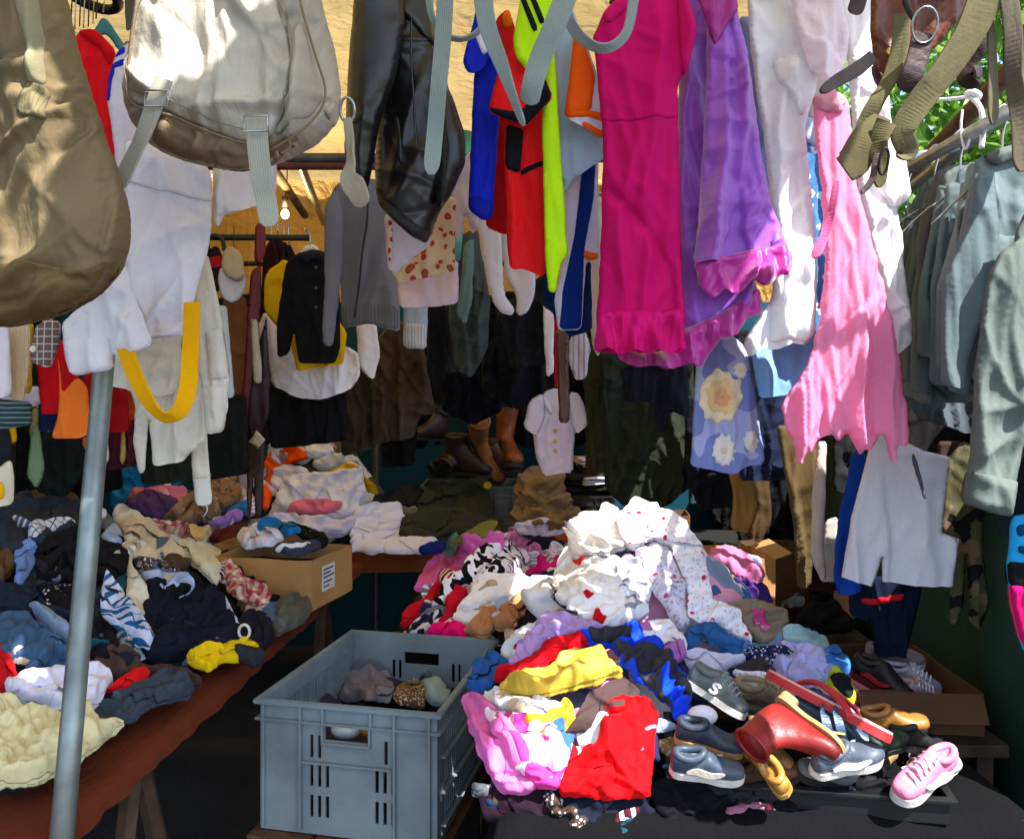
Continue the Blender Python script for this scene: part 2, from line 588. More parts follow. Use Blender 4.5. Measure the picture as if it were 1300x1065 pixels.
# ------------------------------------------------------------------ hanging cloth
class Sheet:
    """a hanging thing cut from an outline, with a front and a back layer, folds and real thickness"""
    def __init__(s, d, yaw, poly, t, amp, lam, seed, wr, lean):
        s.d, s.yaw, s.t, s.amp, s.lam, s.seed, s.wr, s.lean = d, yaw, t, amp, lam, seed, wr, lean
        p = np.array(poly, float)
        s.lo, s.hi = p.min(0), p.max(0)
        c = (s.lo + s.hi) / 2
        s.anchor = np.array(P(c[0], c[1], d))
        a = math.radians(yaw)
        s.u = np.array([math.cos(a), math.sin(a), 0.0])
        s.n = np.array([math.sin(a), -math.cos(a), 0.0])       # towards the viewer
    def world(s, pts):
        dirs = np.c_[(pts[:, 0] - CX) / F, np.ones(len(pts)), -(pts[:, 1] - CY) / F]
        o = np.array([0, 0, CAMZ])
        nn = s.n + np.array([0, 0, s.lean])
        k = ((s.anchor - o) @ nn) / (dirs @ nn)
        return o + dirs * k[:, None]
    def uv(s, W):
        return np.c_[(W - s.anchor) @ s.u, W[:, 2] - s.anchor[2]]
    def fold(s, W, layer):
        q = s.uv(W)
        u, v = q[:, 0], q[:, 1]
        vt = max(1e-3, (s.hi[1] - s.lo[1]) / F * s.d)
        rel = np.clip(.5 - v / vt, 0, 1)
        rs = np.random.RandomState(s.seed + 977 * layer)
        w = vnoise(np.c_[u * 5, v * 1.3, np.full(len(u), s.seed * .37 + layer * 9)]) - .5
        w2 = vnoise(np.c_[u * 3, v * 3.2, np.full(len(u), s.seed * .53 + layer * 5)]) - .5
        f = 0
        for i, (al, ll) in enumerate(((1, 1), (.55, .57), (.3, .31))):
            ph = 2 * math.pi * (u / (s.lam * ll) + rs.rand() + 1.5 * w + .5 * w2 * (i + 1) + (rs.rand() - .5) * v * 2.2)
            sn = np.sin(ph)
            f = f + al * (np.sqrt(sn * sn + .03) * 1.5 - 1.0 if i == 0 else sn * .8)
        a = s.amp * (.45 + .75 * rel)
        g = wrinkle(W, s.seed * 3 + layer, 13.0) - .4
        return a * f * .6 + s.wr * g
    def offs(s, pts, W, segs, layer=0):
        dist = segdist(pts, segs[0], segs[1]) / F * s.d
        R = max(s.t * 1.5, .012)
        k = np.clip(dist / R, 0, 1)
        prof = np.sqrt(np.clip(1 - (1 - k) ** 2, 0, 1))
        kk = np.clip(dist / (R * 1.6), 0, 1)
        return s.t * prof + (.35 + .65 * kk) * s.fold(W, layer), prof

_seed = [100]
def nseed():
    _seed[0] += 7
    return _seed[0]

def hang(name, label, cat, d, mat, poly, yaw=0, t=.018, amp=.008, lam=.07, wr=.010, hem=True, parts=(), parent=None,
         group=None, smooth=1, jag=.8, sp=4.6, lean=0.0, seed=None, ex=None, iso=None, iters=None, straight=False):
    """amp: fullness of the vertical folds, wr: crumple in all directions, t: half thickness"""
    seed = seed or nseed()
    S = Sheet(d, yaw, poly, t * (.75 if t > .05 else .27), amp, lam, seed, wr, lean)
    rs_ = np.random.RandomState(seed)
    sp = sp * max(.62, min(1.0, 1.9 / d))
    pts, tris, b = tri_poly(poly, sp, smooth, jag, seed)
    bm, be = bmask_of(tris, len(pts))
    A, B = pts[[e[0] for e in be]], pts[[e[1] for e in be]]
    hm = np.zeros(len(be), bool)
    if hem:
        mid = (A + B) / 2; dv = B - A
        horiz = np.abs(dv[:, 0]) > np.abs(dv[:, 1]) * 1.0
        below = ~inside(mid + np.array([0, 1.5]), b)
        low = mid[:, 1] > S.lo[1] + .5 * (S.hi[1] - S.lo[1])
        hm = horiz & below & low
        if (~hm).sum() < 3: hm[:] = False
    segs = (A[~hm], B[~hm])
    W = S.world(pts)
    n = len(pts)
    dist = segdist(pts, *segs) / F * S.d
    Rr = max(S.t * 1.1, .0055)
    k = np.clip(dist / Rr, 0, 1)
    prof = np.sqrt(np.clip(1 - (1 - k) ** 2, 0, 1))
    N = np.repeat(S.n[None], n, 0)
    rel = np.clip((pts[:, 1] - S.lo[1]) / max(1, S.hi[1] - S.lo[1]), 0, 1)
    uv = S.uv(W)
    Cc = np.array([0, 0, CAMZ]); dn = np.einsum('ij,ij->i', Cc - W, N)
    F0 = W + (Cc - W) * (S.t * prof / np.maximum(dn, .2))[:, None]
    Bk = W - N * (S.t * prof)[:, None]
    if amp + wr > .0005:
        e0 = ex if ex is not None else min(.55, amp * 14 + wr * 5)
        # direction of the crease-making slack: across, swinging with the cut of the garment
        ang = (vnoise(np.c_[uv * 4.0, np.full(n, seed * .7)]) - .5) * 1.9
        dirv = S.u[None] * np.cos(ang)[:, None] + np.array([0, 0, 1.0])[None] * np.sin(ang)[:, None]
        mod = .35 + 1.3 * vnoise(np.c_[uv * 5.5, np.full(n, seed * .9 + 40)])
        exv = e0 * mod * (.55 + .6 * rel)
        iso_ = iso if iso is not None else min(.8, .12 + wr * 9)
        lo = -.9 * S.t * prof - .006
        hi = (.03 + amp * 3.4 + wr * 1.3) * np.clip(.12 + dist / .025, 0, 1)
        pin = np.full(n, .05); pin[bm] = .22; pin[rel < .06] = .6
        wid = max(.03, np.ptp(uv[:, 0])); hgt = max(.03, np.ptp(uv[:, 1]))
        sc_ = min(1.0, max(.35, wid / .16))
        cv = int(3 + wid / (max(lam, .03) * .24))
        st = ridges(uv, seed, cv, math.pi / 2, .035 if straight else .13, (.008 + amp * 2.3) * sc_, .0055 + .085 * lam * sc_ ** .5, hgt * .45) * (.35 + .9 * rel)
        cd = int(2 + wid * hgt / .004)
        if not straight: st = st + ridges(uv, seed + 1, min(cd, 60), rs_.rand() * 3.14, .7, (.004 + wr * .5) * sc_, .010, .07)
        st = (st - st.mean() * .5) * np.clip(.2 + dist / .016, 0, 1)
        F1 = buckle(F0, N, tris, dirv, exv * .45, lo, hi, pin, iters or 22, bend=.3, grav=.00003, seed=seed, iso=iso_, rough=.0010, nsc=22, sm=.025, start=st)
    else:
        F1 = F0
    if d < 1.9:
        tris, pts, W, F0, F1, Bk, prof = loop_subdiv(tris, pts, W, F0, F1, Bk, prof)
        n = len(pts); N = np.repeat(S.n[None], n, 0); uv = S.uv(W)
        bm, be = bmask_of([tuple(q) for q in tris], n)
    of = np.einsum('ij,ij->i', F1 - W, N)
    ob = np.einsum('ij,ij->i', Bk - W, N)
    back = W + N * np.minimum(ob, of - .004)[:, None] + (F1 - F0) * .35 * (1 - np.abs(N))
    weld = bm & (prof < .09)
    idx = np.arange(n) + n
    idx[weld] = np.arange(n)[weld]
    keep = np.where(~weld)[0]
    remap = -np.ones(2 * n, int); remap[:n] = np.arange(n); remap[keep + n] = n + np.arange(len(keep))
    V = np.vstack([F1, back[keep]])
    UV = np.vstack([uv, uv[keep]])
    faces = [(a, c, b_) for a, b_, c in tris] + [(remap[idx[a]], remap[idx[b_]], remap[idx[c]]) for a, b_, c in tris]
    o = mesh_obj(name, V, faces, mat, parent, UV)
    S.pts, S.X = pts, F1
    o_info = (o, S)
    if label: tag(o, label, cat, group)
    for pt in parts:
        patch(o_info, *pt)
    return o_info

def patch(info, name, mat, poly, lift=.004, th=.003, smooth=1, plabel=None):
    """a sewn-on piece that follows the surface it is sewn to"""
    o, S = info
    pts, tris, b = tri_poly(poly, 3.6, smooth, 0, 5)
    bm, be = bmask_of(tris, len(pts))
    X, = idw(pts, S.pts, S.X)
    W = S.world(pts)
    e = segdist(pts, pts[[x[0] for x in be]], pts[[x[1] for x in be]]) / F * S.d
    lift = lift + .003
    rim = np.clip(e / max(lift, 1e-4), 0, 1)
    top = X + S.n * (lift * (.45 + .55 * rim))[:, None]
    bot = X - S.n * (th + .004)
    n = len(pts)
    faces = [(a, c, b_) for a, b_, c in tris] + [(a + n, b_ + n, c + n) for a, b_, c in tris]
    for a, c in be:
        faces.append((a, c, c + n, a + n))
    uv = S.uv(W)
    q = mesh_obj(name, np.vstack([top, bot]), faces, mat, o, np.vstack([uv, uv]))
    if plabel: q['label'] = plabel
    S2 = Sheet(S.d, S.yaw, poly, S.t, 0, .1, 1, 0, S.lean); S2.anchor, S2.u, S2.n = S.anchor, S.u, S.n
    S2.pts, S2.X = pts, top
    return q, S2

def button_on(info, px, py, mat, r=.006, name='button'):
    o, S = info
    pt = np.array([[px, py]], float)
    X, = idw(pt, S.pts, S.X)
    c = Vector(X[0] + S.n * .005)
    bm = bmesh.new()
    bmesh.ops.create_cone(bm, cap_ends=True, segments=12, radius1=r, radius2=r * .8, depth=.004,
                          matrix=Matrix.Translation(c) @ Vector(S.n).to_track_quat('Z', 'Y').to_matrix().to_4x4())
    return bm_obj(name, bm, mat, o)

def bm_obj(name, bm, mat, parent=None, smooth=False):
    bmesh.ops.recalc_face_normals(bm, faces=bm.faces)
    me = bpy.data.meshes.new(name)
    bm.to_mesh(me); bm.free()
    me.materials.append(mat)
    if smooth: me.polygons.foreach_set('use_smooth', [True] * len(me.polygons))
    o = bpy.data.objects.new(name, me)
    COL.objects.link(o)
    if parent is not None:
        o.parent = parent
        o.matrix_parent_inverse = parent.matrix_world.inverted() if parent.type != 'EMPTY' else Matrix.Translation(-parent.location)
    return o

def crom(pts, k=8):
    pts = [Vector(p) for p in pts]
    out = []
    n = len(pts)
    for i in range(n - 1):
        p0, p1, p2, p3 = pts[max(i - 1, 0)], pts[i], pts[i + 1], pts[min(i + 2, n - 1)]
        for j in range(k):
            t = j / k
            out.append(.5 * ((2 * p1) + (-p0 + p2) * t + (2 * p0 - 5 * p1 + 4 * p2 - p3) * t * t + (-p0 + 3 * p1 - 3 * p2 + p3) * t ** 3))
    out.append(pts[-1])
    return out

def ribbon(name, pts, width, mat, thick=.0025, normal=(0, -1, 0), twist=None, parent=None, round_end=True, k=8, wlist=None):
    """flat webbing or leather strap along world points"""
    c = crom(pts, k)
    n = len(c)
    V, UV = [], []
    L = 0
    N0 = Vector(normal).normalized()
    for i, p in enumerate(c):
        tg = (c[min(i + 1, n - 1)] - c[max(i - 1, 0)]).normalized()
        f = i / (n - 1)
        nn = (N0 - tg * N0.dot(tg))
        nn = nn.normalized() if nn.length > 1e-4 else Vector((1, 0, 0))
        if twist:
            x = f * (len(twist) - 1); j = min(int(x), len(twist) - 2)
            ang = math.radians(twist[j] + (twist[j + 1] - twist[j]) * (x - j))
            nn = Matrix.Rotation(ang, 3, tg) @ nn
        sd = tg.cross(nn).normalized()
        w = width / 2
        if wlist:
            x = f * (len(wlist) - 1); j = min(int(x), len(wlist) - 2)
            w *= wlist[j] + (wlist[j + 1] - wlist[j]) * (x - j)
        if round_end:
            rest = (n - 1 - i) / max(1, k)
            e = min(1, rest / .5 + .0)
            w *= max(.35, math.sqrt(max(0, 1 - (1 - e) ** 2)))
        if i: L += (p - c[i - 1]).length
        for (a, b) in ((-1, 1), (-.86, 1.25), (.86, 1.25), (1, 1), (1, -1), (-1, -1)):
            V.append(p + sd * (w * a) + nn * (thick * .5 * b)); UV.append((a * w, L))
    F_ = []
    for i in range(n - 1):
        for j in range(6):
            F_.append((i * 6 + j, i * 6 + (j + 1) % 6, i * 6 + 6 + (j + 1) % 6, i * 6 + 6 + j))
    F_.append(tuple(range(5, -1, -1))); F_.append(tuple(range((n - 1) * 6, n * 6)))
    return mesh_obj(name, V, F_, mat, parent, UV, smooth=False)

def tube(name, pts, r, mat, parent=None, seg=10, k=1, closed=False, rl=None, smooth=True, bm=None):
    c = crom(pts, k) if k > 1 else [Vector(p) for p in pts]
    n = len(c)
    V, Fc, UV = [], [], []
    up = None
    for i, p in enumerate(c):
        if closed: tg = (c[(i + 1) % n] - c[i - 1]).normalized()
        else: tg = (c[min(i + 1, n - 1)] - c[max(i - 1, 0)]).normalized()
        if up is None:
            up = tg.orthogonal().normalized()
        up = (up - tg * up.dot(tg)).normalized()
        sd = tg.cross(up)
        rr = r
        if rl:
            x = i / (n - 1) * (len(rl) - 1); j = min(int(x), len(rl) - 2)
            rr = r * (rl[j] + (rl[j + 1] - rl[j]) * (x - j))
        for s in range(seg):
            a = 2 * math.pi * s / seg
            V.append(p + (up * math.cos(a) + sd * math.sin(a)) * rr); UV.append((s / seg * r * 6, i * .02))
    m = n if closed else n - 1
    for i in range(m):
        for s in range(seg):
            a, b = i * seg + s, i * seg + (s + 1) % seg
            i2 = (i + 1) % n
            Fc.append((a, b, i2 * seg + (s + 1) % seg, i2 * seg + s))
    if not closed:
        Fc.append(tuple(range(seg - 1, -1, -1))); Fc.append(tuple(range((n - 1) * seg, n * seg)))
    return mesh_obj(name, V, Fc, mat, parent, UV, smooth=smooth)

def add_box(bm, lo, hi, M=None, bevel=0):
    r = bmesh.ops.create_cube(bm, size=1)
    vs = r['verts']
    lo, hi = Vector(lo), Vector(hi)
    for v in vs:
        v.co = Vector((lo[i] + (v.co[i] + .5) * (hi[i] - lo[i]) for i in range(3)))
    if bevel:
        es = list({e for v in vs for e in v.link_edges})
        g = bmesh.ops.bevel(bm, geom=es, offset=bevel, segments=2, affect='EDGES', profile=.6)
        vs = [v for v in g['verts']]
    if M is not None:
        seen = set()
        stack = list(vs)
        for v in vs:
            if v not in seen:
                seen.add(v); v.co = M @ v.co
    return vs

def box_obj(name, lo, hi, mat, parent=None, M=None, bevel=.003):
    bm = bmesh.new()
    add_box(bm, lo, hi)
    if bevel:
        bmesh.ops.bevel(bm, geom=list(bm.edges), offset=bevel, segments=2, affect='EDGES', profile=.6)
    if M is not None:
        bmesh.ops.transform(bm, matrix=M, verts=bm.verts)
    return bm_obj(name, bm, mat, parent)
# ------------------------------------------------------------------ the setting
def asphalt_mat():
    m, nt, bs, out = newmat('asphalt')
    L = nt.links
    tc = nt.nodes.new('ShaderNodeTexCoord')
    n = nd(nt, 'ShaderNodeTexNoise'); n.inputs['Scale'].default_value = 1.7; n.inputs['Detail'].default_value = 6
    L.new(tc.outputs['Object'], n.inputs['Vector'])
    v = nd(nt, 'ShaderNodeTexVoronoi'); v.inputs['Scale'].default_value = 130
    L.new(tc.outputs['Object'], v.inputs['Vector'])
    c = ramp(nt, n.outputs[0], [(.3, (.028, .028, .030, 1)), (.7, (.060, .058, .056, 1))])
    s = ramp(nt, v.outputs['Distance'], [(.0, (.75, .75, .75, 1)), (.6, (1.15, 1.15, 1.15, 1))])
    mm = nd(nt, 'ShaderNodeMix'); mm.data_type = 'RGBA'; mm.blend_type = 'MULTIPLY'; mm.inputs[0].default_value = 1
    L.new(c, mm.inputs[6]); L.new(s, mm.inputs[7]); L.new(mm.outputs[2], bs.inputs['Base Color'])
    bs.inputs['Roughness'].default_value = .9
    b = nd(nt, 'ShaderNodeBump'); b.inputs['Distance'].default_value = .004
    L.new(v.outputs['Distance'], b.inputs['Height']); L.new(b.outputs[0], bs.inputs['Normal'])
    return m

def grid_obj(name, xs, ys, fz, mat, parent=None, uvs=1.0):
    xs, ys = np.array(xs), np.array(ys)
    X, Y = np.meshgrid(xs, ys)
    V = fz(X.ravel(), Y.ravel())
    nx = len(xs)
    Fc = [(j * nx + i, j * nx + i + 1, (j + 1) * nx + i + 1, (j + 1) * nx + i) for j in range(len(ys) - 1) for i in range(nx - 1)]
    return mesh_obj(name, V, Fc, mat, parent, np.c_[X.ravel(), Y.ravel()] * uvs)

g = grid_obj('ground', np.linspace(-150, 150, 41), np.linspace(-150, 150, 41), lambda x, y: np.c_[x, y, 0 * x], asphalt_mat())
structure(g)
for k, (px, py, pw, ph, hh) in enumerate(((430, 860, .10, .07, 'b8b4a8'), (475, 790, .06, .05, '8a8578'))):
    dd = CAMZ * F / (py + 260 - CY)
    # scraps of paper trodden flat on the ground
    x0, y0 = -.55 + .12 * k, 2.75 + .35 * k
    q = grid_obj('paper_scrap', np.linspace(x0, x0 + pw, 8), np.linspace(y0, y0 + ph, 8),
                 lambda x, y: np.c_[x + .02 * np.sin(y * 60), y + .015 * np.sin(x * 70), .006 + .006 * np.sin(x * 90) * np.sin(y * 80) + .006], solid(hh, .8, nscale=60))
    tag(q, ('crumpled pale paper scrap on the dark ground behind the grey crate' if k == 0 else 'small brownish paper scrap on the ground near the back table'), 'litter')

# --- canopy of yellow tarpaulins on steel poles
def tarp_mat(h, tr):
    m, nt, bs, out = newmat('tarpaulin_' + h)
    L = nt.links
    tc = nt.nodes.new('ShaderNodeTexCoord')
    n = nd(nt, 'ShaderNodeTexNoise'); n.inputs['Scale'].default_value = 3.2; n.inputs['Detail'].default_value = 6; n.inputs['Roughness'].default_value = .65
    L.new(tc.outputs['Object'], n.inputs['Vector'])
    c = lin(h)
    col = ramp(nt, n.outputs[0], [(.3, tuple(v * .72 for v in c[:3]) + (1,)), (.65, c)])
    w = nd(nt, 'ShaderNodeTexNoise'); w.inputs['Scale'].default_value = 9; w.inputs['Detail'].default_value = 5; w.inputs['Distortion'].default_value = 1.6
    L.new(tc.outputs['Object'], w.inputs['Vector'])
    b = nd(nt, 'ShaderNodeBump'); b.inputs['Distance'].default_value = .05; b.inputs['Strength'].default_value = .7
    L.new(w.outputs[0], b.inputs['Height'])
    L.new(col, bs.inputs['Base Color']); bs.inputs['Roughness'].default_value = .6
    L.new(b.outputs[0], bs.inputs['Normal'])
    t = nd(nt, 'ShaderNodeBsdfTranslucent'); L.new(col, t.inputs[0]); L.new(b.outputs[0], t.inputs['Normal'])
    mx = nd(nt, 'ShaderNodeMixShader'); mx.inputs[0].default_value = tr
    L.new(bs.outputs[0], mx.inputs[1]); L.new(t.outputs[0], mx.inputs[2]); L.new(mx.outputs[0], out.inputs[0])
    return m
TARP = tarp_mat('d8b878', .30)
TARPB = tarp_mat('b88838', .22)

def tarp_sheet(name, x0, x1, y0, y1, fz, mat, hole=None, nx=70, ny=70):
    xs, ys = np.linspace(x0, x1, nx), np.linspace(y0, y1, ny)
    X, Y = np.meshgrid(xs, ys)
    Z = fz(X.ravel(), Y.ravel())
    V = np.c_[X.ravel(), Y.ravel(), Z]
    Fc = []
    for j in range(ny - 1):
        for i in range(nx - 1):
            cx, cy = (xs[i] + xs[i + 1]) / 2, (ys[j] + ys[j + 1]) / 2
            if hole and any(((cx - h[0]) / h[2]) ** 2 + ((cy - h[1]) / h[3]) ** 2 < 1 + .5 * math.sin(cx * 60 + cy * 41) for h in hole): continue
            Fc.append((j * nx + i, j * nx + i + 1, (j + 1) * nx + i + 1, (j + 1) * nx + i))
    return mesh_obj(name, V, Fc, mat, None, np.c_[X.ravel(), Y.ravel()])

def sag(x, y):
    q = np.c_[x * 1.6, y * 1.6, 0 * x]
    return 2.60 + .06 * (vnoise(q) - .5) + .02 * np.sin(x * 5 + y * 2.2) * np.sin(y * 3.1) + .012 * (vnoise(q * 5) - .5)
c1 = tarp_sheet('canopy', -2.6, .87, .15, 4.75, sag, TARP, nx=210, ny=290,
                hole=[(-.115, .735, .07, .10), (-.09, .65, .03, .04), (-.15, .49, .026, .03), (-.125, .455, .026, .03), (-.10, .42, .024, .03), (-.075, .385, .022, .025), (-.03, .80, .025, .06)])  # holes added out of view so sun streaks reach kit bag and rucksack
tag(c1, 'wrinkled yellow tarpaulin roof stretched over the whole stall', 'tarpaulin')
c2 = tarp_sheet('canopy', .80, 1.22, 1.92, 4.75, lambda x, y: sag(x, y) + .05, TARP, nx=30)  # unseen strip, added to keep sun off the back right
tag(c2, 'unseen roof strip added to shade the clothes at the back right', 'tarpaulin')

STEEL = solid('9aa3a3', .42, .75, 22, .25, .0008, name='steel')
STEELD = solid('5c6264', .5, .6, 22, .25, .0008, name='steel')
WOODB = solid('6a4a32', .75, 0, 14, .45, .004, name='wood')
WOODD = solid('4a3626', .8, 0, 14, .45, .004, name='wood')
BLACKM = solid('1a1a1c', .55, .2, 20, .3, .001, name='black_metal')

# backdrop tarps: dark teal sheet at the back, yellow strip above it, dark green canvas on the right
def wall_sheet(name, p0, p1, z0, z1, mat, amp=.03, lam=.35, n=60, seed=1, slope=0):
    p0, p1 = Vector(p0), Vector(p1)
    nrm = (p1 - p0).normalized().cross(Vector((0, 0, 1)))
    V, UV = [], []
    m = 34
    L = (p1 - p0).length
    for j in range(m):
        for i in range(n):
            s = i / (n - 1); z = z0 + (z1 - z0) * j / (m - 1)
            V.append((s * L, z)); UV.append((s * L, z))
    V = np.array(V)
    f = amp * np.sin(V[:, 0] * 2 * math.pi / lam + 2.5 * vnoise(np.c_[V[:, 0] * 2, V[:, 1] * .8, 0 * V[:, 0] + seed])) + .04 * (vnoise(np.c_[V * 3, 0 * V[:, 0] + seed + 9]) - .5)
    W = []
    for (s, z), o in zip(V, f):
        q = p0 + (p1 - p0) * (s / L) + nrm * (float(o) + slope * (z1 - z))
        W.append((q.x, q.y, z))
    Fc = [(j * n + i, j * n + i + 1, (j + 1) * n + i + 1, (j + 1) * n + i) for j in range(m - 1) for i in range(n - 1)]
    return mesh_obj(name, W, Fc, mat, None, np.array(UV))
w1 = wall_sheet('tarpaulin_wall', (-2.7, 4.72, 0), (1.5, 4.72, 0), 0, 1.9, fab('0f3a48', rough=.6, sheen=0), .03, .5)
tag(w1, 'teal tarpaulin wall hanging at the back behind the boots', 'tarpaulin')
w2 = wall_sheet('tarpaulin_wall', (-2.7, 4.78, 0), (1.5, 4.78, 0), 1.55, 2.62, TARPB, .02, .6, seed=5)
tag(w2, 'yellow tarpaulin strip closing the back above the teal sheet', 'tarpaulin')
w3 = wall_sheet('tarpaulin_wall', (-2.55, .9, 0), (-2.55, 4.7, 0), 0, 2.6, fab('20242a', rough=.8, sheen=0), .03, .5, seed=8)
tag(w3, 'black tarpaulin side wall behind the left clothes rail', 'tarpaulin')
w4 = wall_sheet('tarpaulin_wall', (1.22, 1.35, 0), (1.32, 4.7, 0), 0, 1.42, fab('2c4438', rough=.75, sheen=0), .03, .55, seed=3, slope=.03)
tag(w4, 'dark green canvas sheet hanging low behind the camouflage trousers', 'tarpaulin')

def pole(name, label, cat, a, b, r, mat, cap=True, group=None):
    a, b = Vector(a), Vector(b)
    o = tube(name, [a + (b - a) * i / 6 for i in range(7)], r, mat, seg=16)
    tag(o, label, cat, group)
    return o
# the leaning steel pole in front of the left table
fp = pole('awning_pole', 'leaning galvanised steel pole in front of the left clothes table', 'pole', P(168, 60, 1.80), P(68, 1180, 1.28), .0178, solid('8c9795', .45, .55, 7, .3, .0015, h2='646a64', name='steel'))
# poles under the roof
pole('roof_pole', 'bare steel roof pole running back above the black shirt', 'pole', (-.58, 1.7, 2.30), (-1.02, 4.6, 2.32), .016, STEEL)
pole('roof_pole', 'dark wooden roof pole beside the bare steel one', 'pole', (-.78, 1.7, 2.33), (-1.12, 4.6, 2.36), .02, WOODD)
pole('roof_pole', 'reddish crossbar under the roof left of the leather jacket', 'pole', (-1.8, 2.62, 2.12), (-.35, 2.62, 2.12), .013, solid('5a241c', .6, .1, 20, .3, name='paint'))
pole('clothes_rail', 'thin black clothes rail above the white cap', 'rail', (-2.3, 2.95, 1.965), (-.7, 2.95, 1.955), .011, BLACKM)
pole('clothes_rail', 'front clothes rail carrying the bright jerseys and dresses', 'rail', (-1.2, 1.54, 2.175), (1.0, 1.54, 2.17), .014, STEEL)
pole('clothes_rail', 'foremost rail carrying the bags and webbing straps', 'rail', (-1.0, 1.16, 2.075), (.9, 1.16, 2.07), .012, STEEL)
pole('clothes_rail', 'inner clothes rail carrying the grey cardigan', 'rail', (-.9, 2.15, 2.02), (.4, 2.15, 2.02), .012, STEELD)
pole('clothes_rail', 'back clothes rail carrying the dark coats', 'rail', (-2.3, 3.75, 1.98), (1.2, 3.75, 1.98), .013, BLACKM)
pole('clothes_rail', 'steel rail with wire hangers carrying the grey green work jackets', 'rail', (.815, 1.02, 1.90), (.86, 3.3, 1.90), .0125, STEEL)
pole('roof_beam', 'brown wooden beam sloping above the work jackets', 'beam', P(1330, 42, 1.5), P(1120, 258, 2.5), .019, WOODB)
pole('roof_pole', 'grey steel tube sloping just below the wooden beam', 'pole', P(1330, 100, 1.55), P(1128, 262, 2.4), .014, STEEL)
pole('awning_pole', 'teal green pole end between the leather jacket and blue jersey', 'pole', P(592, 168, 2.6), P(575, 330, 2.6), .022, solid('4a9a80', .5, .1, 20, .3, name='paint'))
for k, (x, y) in enumerate(((-2.5, 4.6), (1.16, 4.6), (-2.5, .3))):
    pole('awning_pole', ['rear left steel corner pole of the stall', 'rear right steel corner pole of the stall', 'front left steel corner pole of the stall'][k], 'pole', (x, y, 0), (x, y, 2.58), .02, STEEL)
pole('awning_pole', 'thin steel post standing behind the brown coat at the teal wall', 'pole', P(478, 520, 4.3), P(478, 860, 4.3), .018, STEELD)

# lit bulb under the roof
lb = P(362, 272, 3.9)
bulb = empty('hanging_lamp', lb)
tag(bulb, 'small lit bulb glowing under the yellow roof behind the white cap', 'lamp')
m, nt, bs, out = newmat('bulb_glow')
bs.inputs['Base Color'].default_value = (1, .8, .4, 1)
bs.inputs['Emission Color'].default_value = (1.0, .62, .2, 1); bs.inputs['Emission Strength'].default_value = 7
bm = bmesh.new(); bmesh.ops.create_uvsphere(bm, u_segments=16, v_segments=10, radius=.018, matrix=Matrix.Translation(lb) @ Matrix.Diagonal((1, 1, 1.25, 1)))
bm_obj('bulb', bm, m, bulb, True)
tube('cord', [lb + Vector((0, 0, .07)), lb + Vector((.01, 0, .2)), lb + Vector((0, 0, .36))], .003, BLACKM, bulb, 6, 4)
tube('socket', [lb + Vector((0, 0, .03)), lb + Vector((0, 0, .08))], .015, BLACKM, bulb, 12)
ll = bpy.data.lights.new('bulb_light', 'POINT'); ll.energy = 5; ll.color = (1, .66, .28); ll.shadow_soft_size = .03
lo_ = bpy.data.objects.new('bulb_light', ll); lo_.location = lb + Vector((0, -.05, 0)); COL.objects.link(lo_)
lo_.parent = bulb; lo_.matrix_parent_inverse = Matrix.Translation(-bulb.location)

# ------------------------------------------------------------------ tables
RUST = fab('5e2b18', rough=.85, bump=2.2)
def table(name, label, x0, x1, y0, y1, z, cloth, drop, legs, sh=0.0):
    e = empty(name, ((x0 + x1) / 2, (y0 + y1) / 2, 0))
    tag(e, label, 'table')
    sk = lambda y: sh * (y - y0)
    bm = bmesh.new(); vs = add_box(bm, (x0, y0, z - .03), (x1, y1, z))
    for v in bm.verts: v.co.x += sk(v.co.y)
    bm_obj('board', bm, WOODB, e)
    # cloth lying on the board with a hanging edge all round
    nx, ny = 70, 70
    xs = np.linspace(x0 - drop, x1 + drop, nx); ys = np.linspace(y0 - drop, y1 + drop, ny)
    X, Y = np.meshgrid(xs, ys); X, Y = X.ravel(), Y.ravel()
    ox = np.maximum(np.maximum(x0 - X, X - x1), 0); oy = np.maximum(np.maximum(y0 - Y, Y - y1), 0)
    ov = np.maximum(ox, oy)
    q = np.c_[X * 5, Y * 5, 0 * X]
    fl = .016 * np.sin((X + Y) * 30 + 4 * vnoise(q)) * np.minimum(ov / .05, 1)
    ZZ = z + .006 + .004 * np.clip(ridges(np.c_[X, Y], int(abs(x0) * 100) + 3, 26, 1.2, .5, .8, .012, .25), 0, 1) * (ov <= 0) - ov * (1 + .25 * (vnoise(q * .6) - .5)) + .004 * vnoise(q * 3)
    XX = np.clip(X, x0 - .008, x1 + .008) + np.sign(X - (x0 + x1) / 2) * np.where(ox > 0, .012 + np.abs(fl) + .12 * ox, 0)
    YY = np.clip(Y, y0 - .008, y1 + .008) + np.sign(Y - (y0 + y1) / 2) * np.where(oy > 0, .012 + np.abs(fl) + .06 * oy, 0)
    XX = XX + sk(YY)
    Fc = [(j * nx + i, j * nx + i + 1, (j + 1) * nx + i + 1, (j + 1) * nx + i) for j in range(ny - 1) for i in range(nx - 1)]
    mesh_obj('table_cover', np.c_[XX, YY, ZZ], Fc, cloth, e, np.c_[X, Y])
    for yy in legs:
        for sx in (0, 1):
            xb = x0 + .06 if sx == 0 else x1 - .06
            xi = xb + (.14 if sx else -.14) * (-1)
            for s2 in (-1, 1):
                a = Vector((xb + sk(yy), yy, z - .03)); b = Vector((xb + sk(yy) + (.02 if sx else -.02), yy + s2 * .26, 0.0))
                tube('leg', [a, b], .021, WOODD, e, 6, smooth=False)
    return e
table('trestle_table', 'long trestle table under a rust brown cloth on the left', -1.75, -.745, 1.22, 3.36, .735, RUST, .035, (1.75, 3.1), .06)
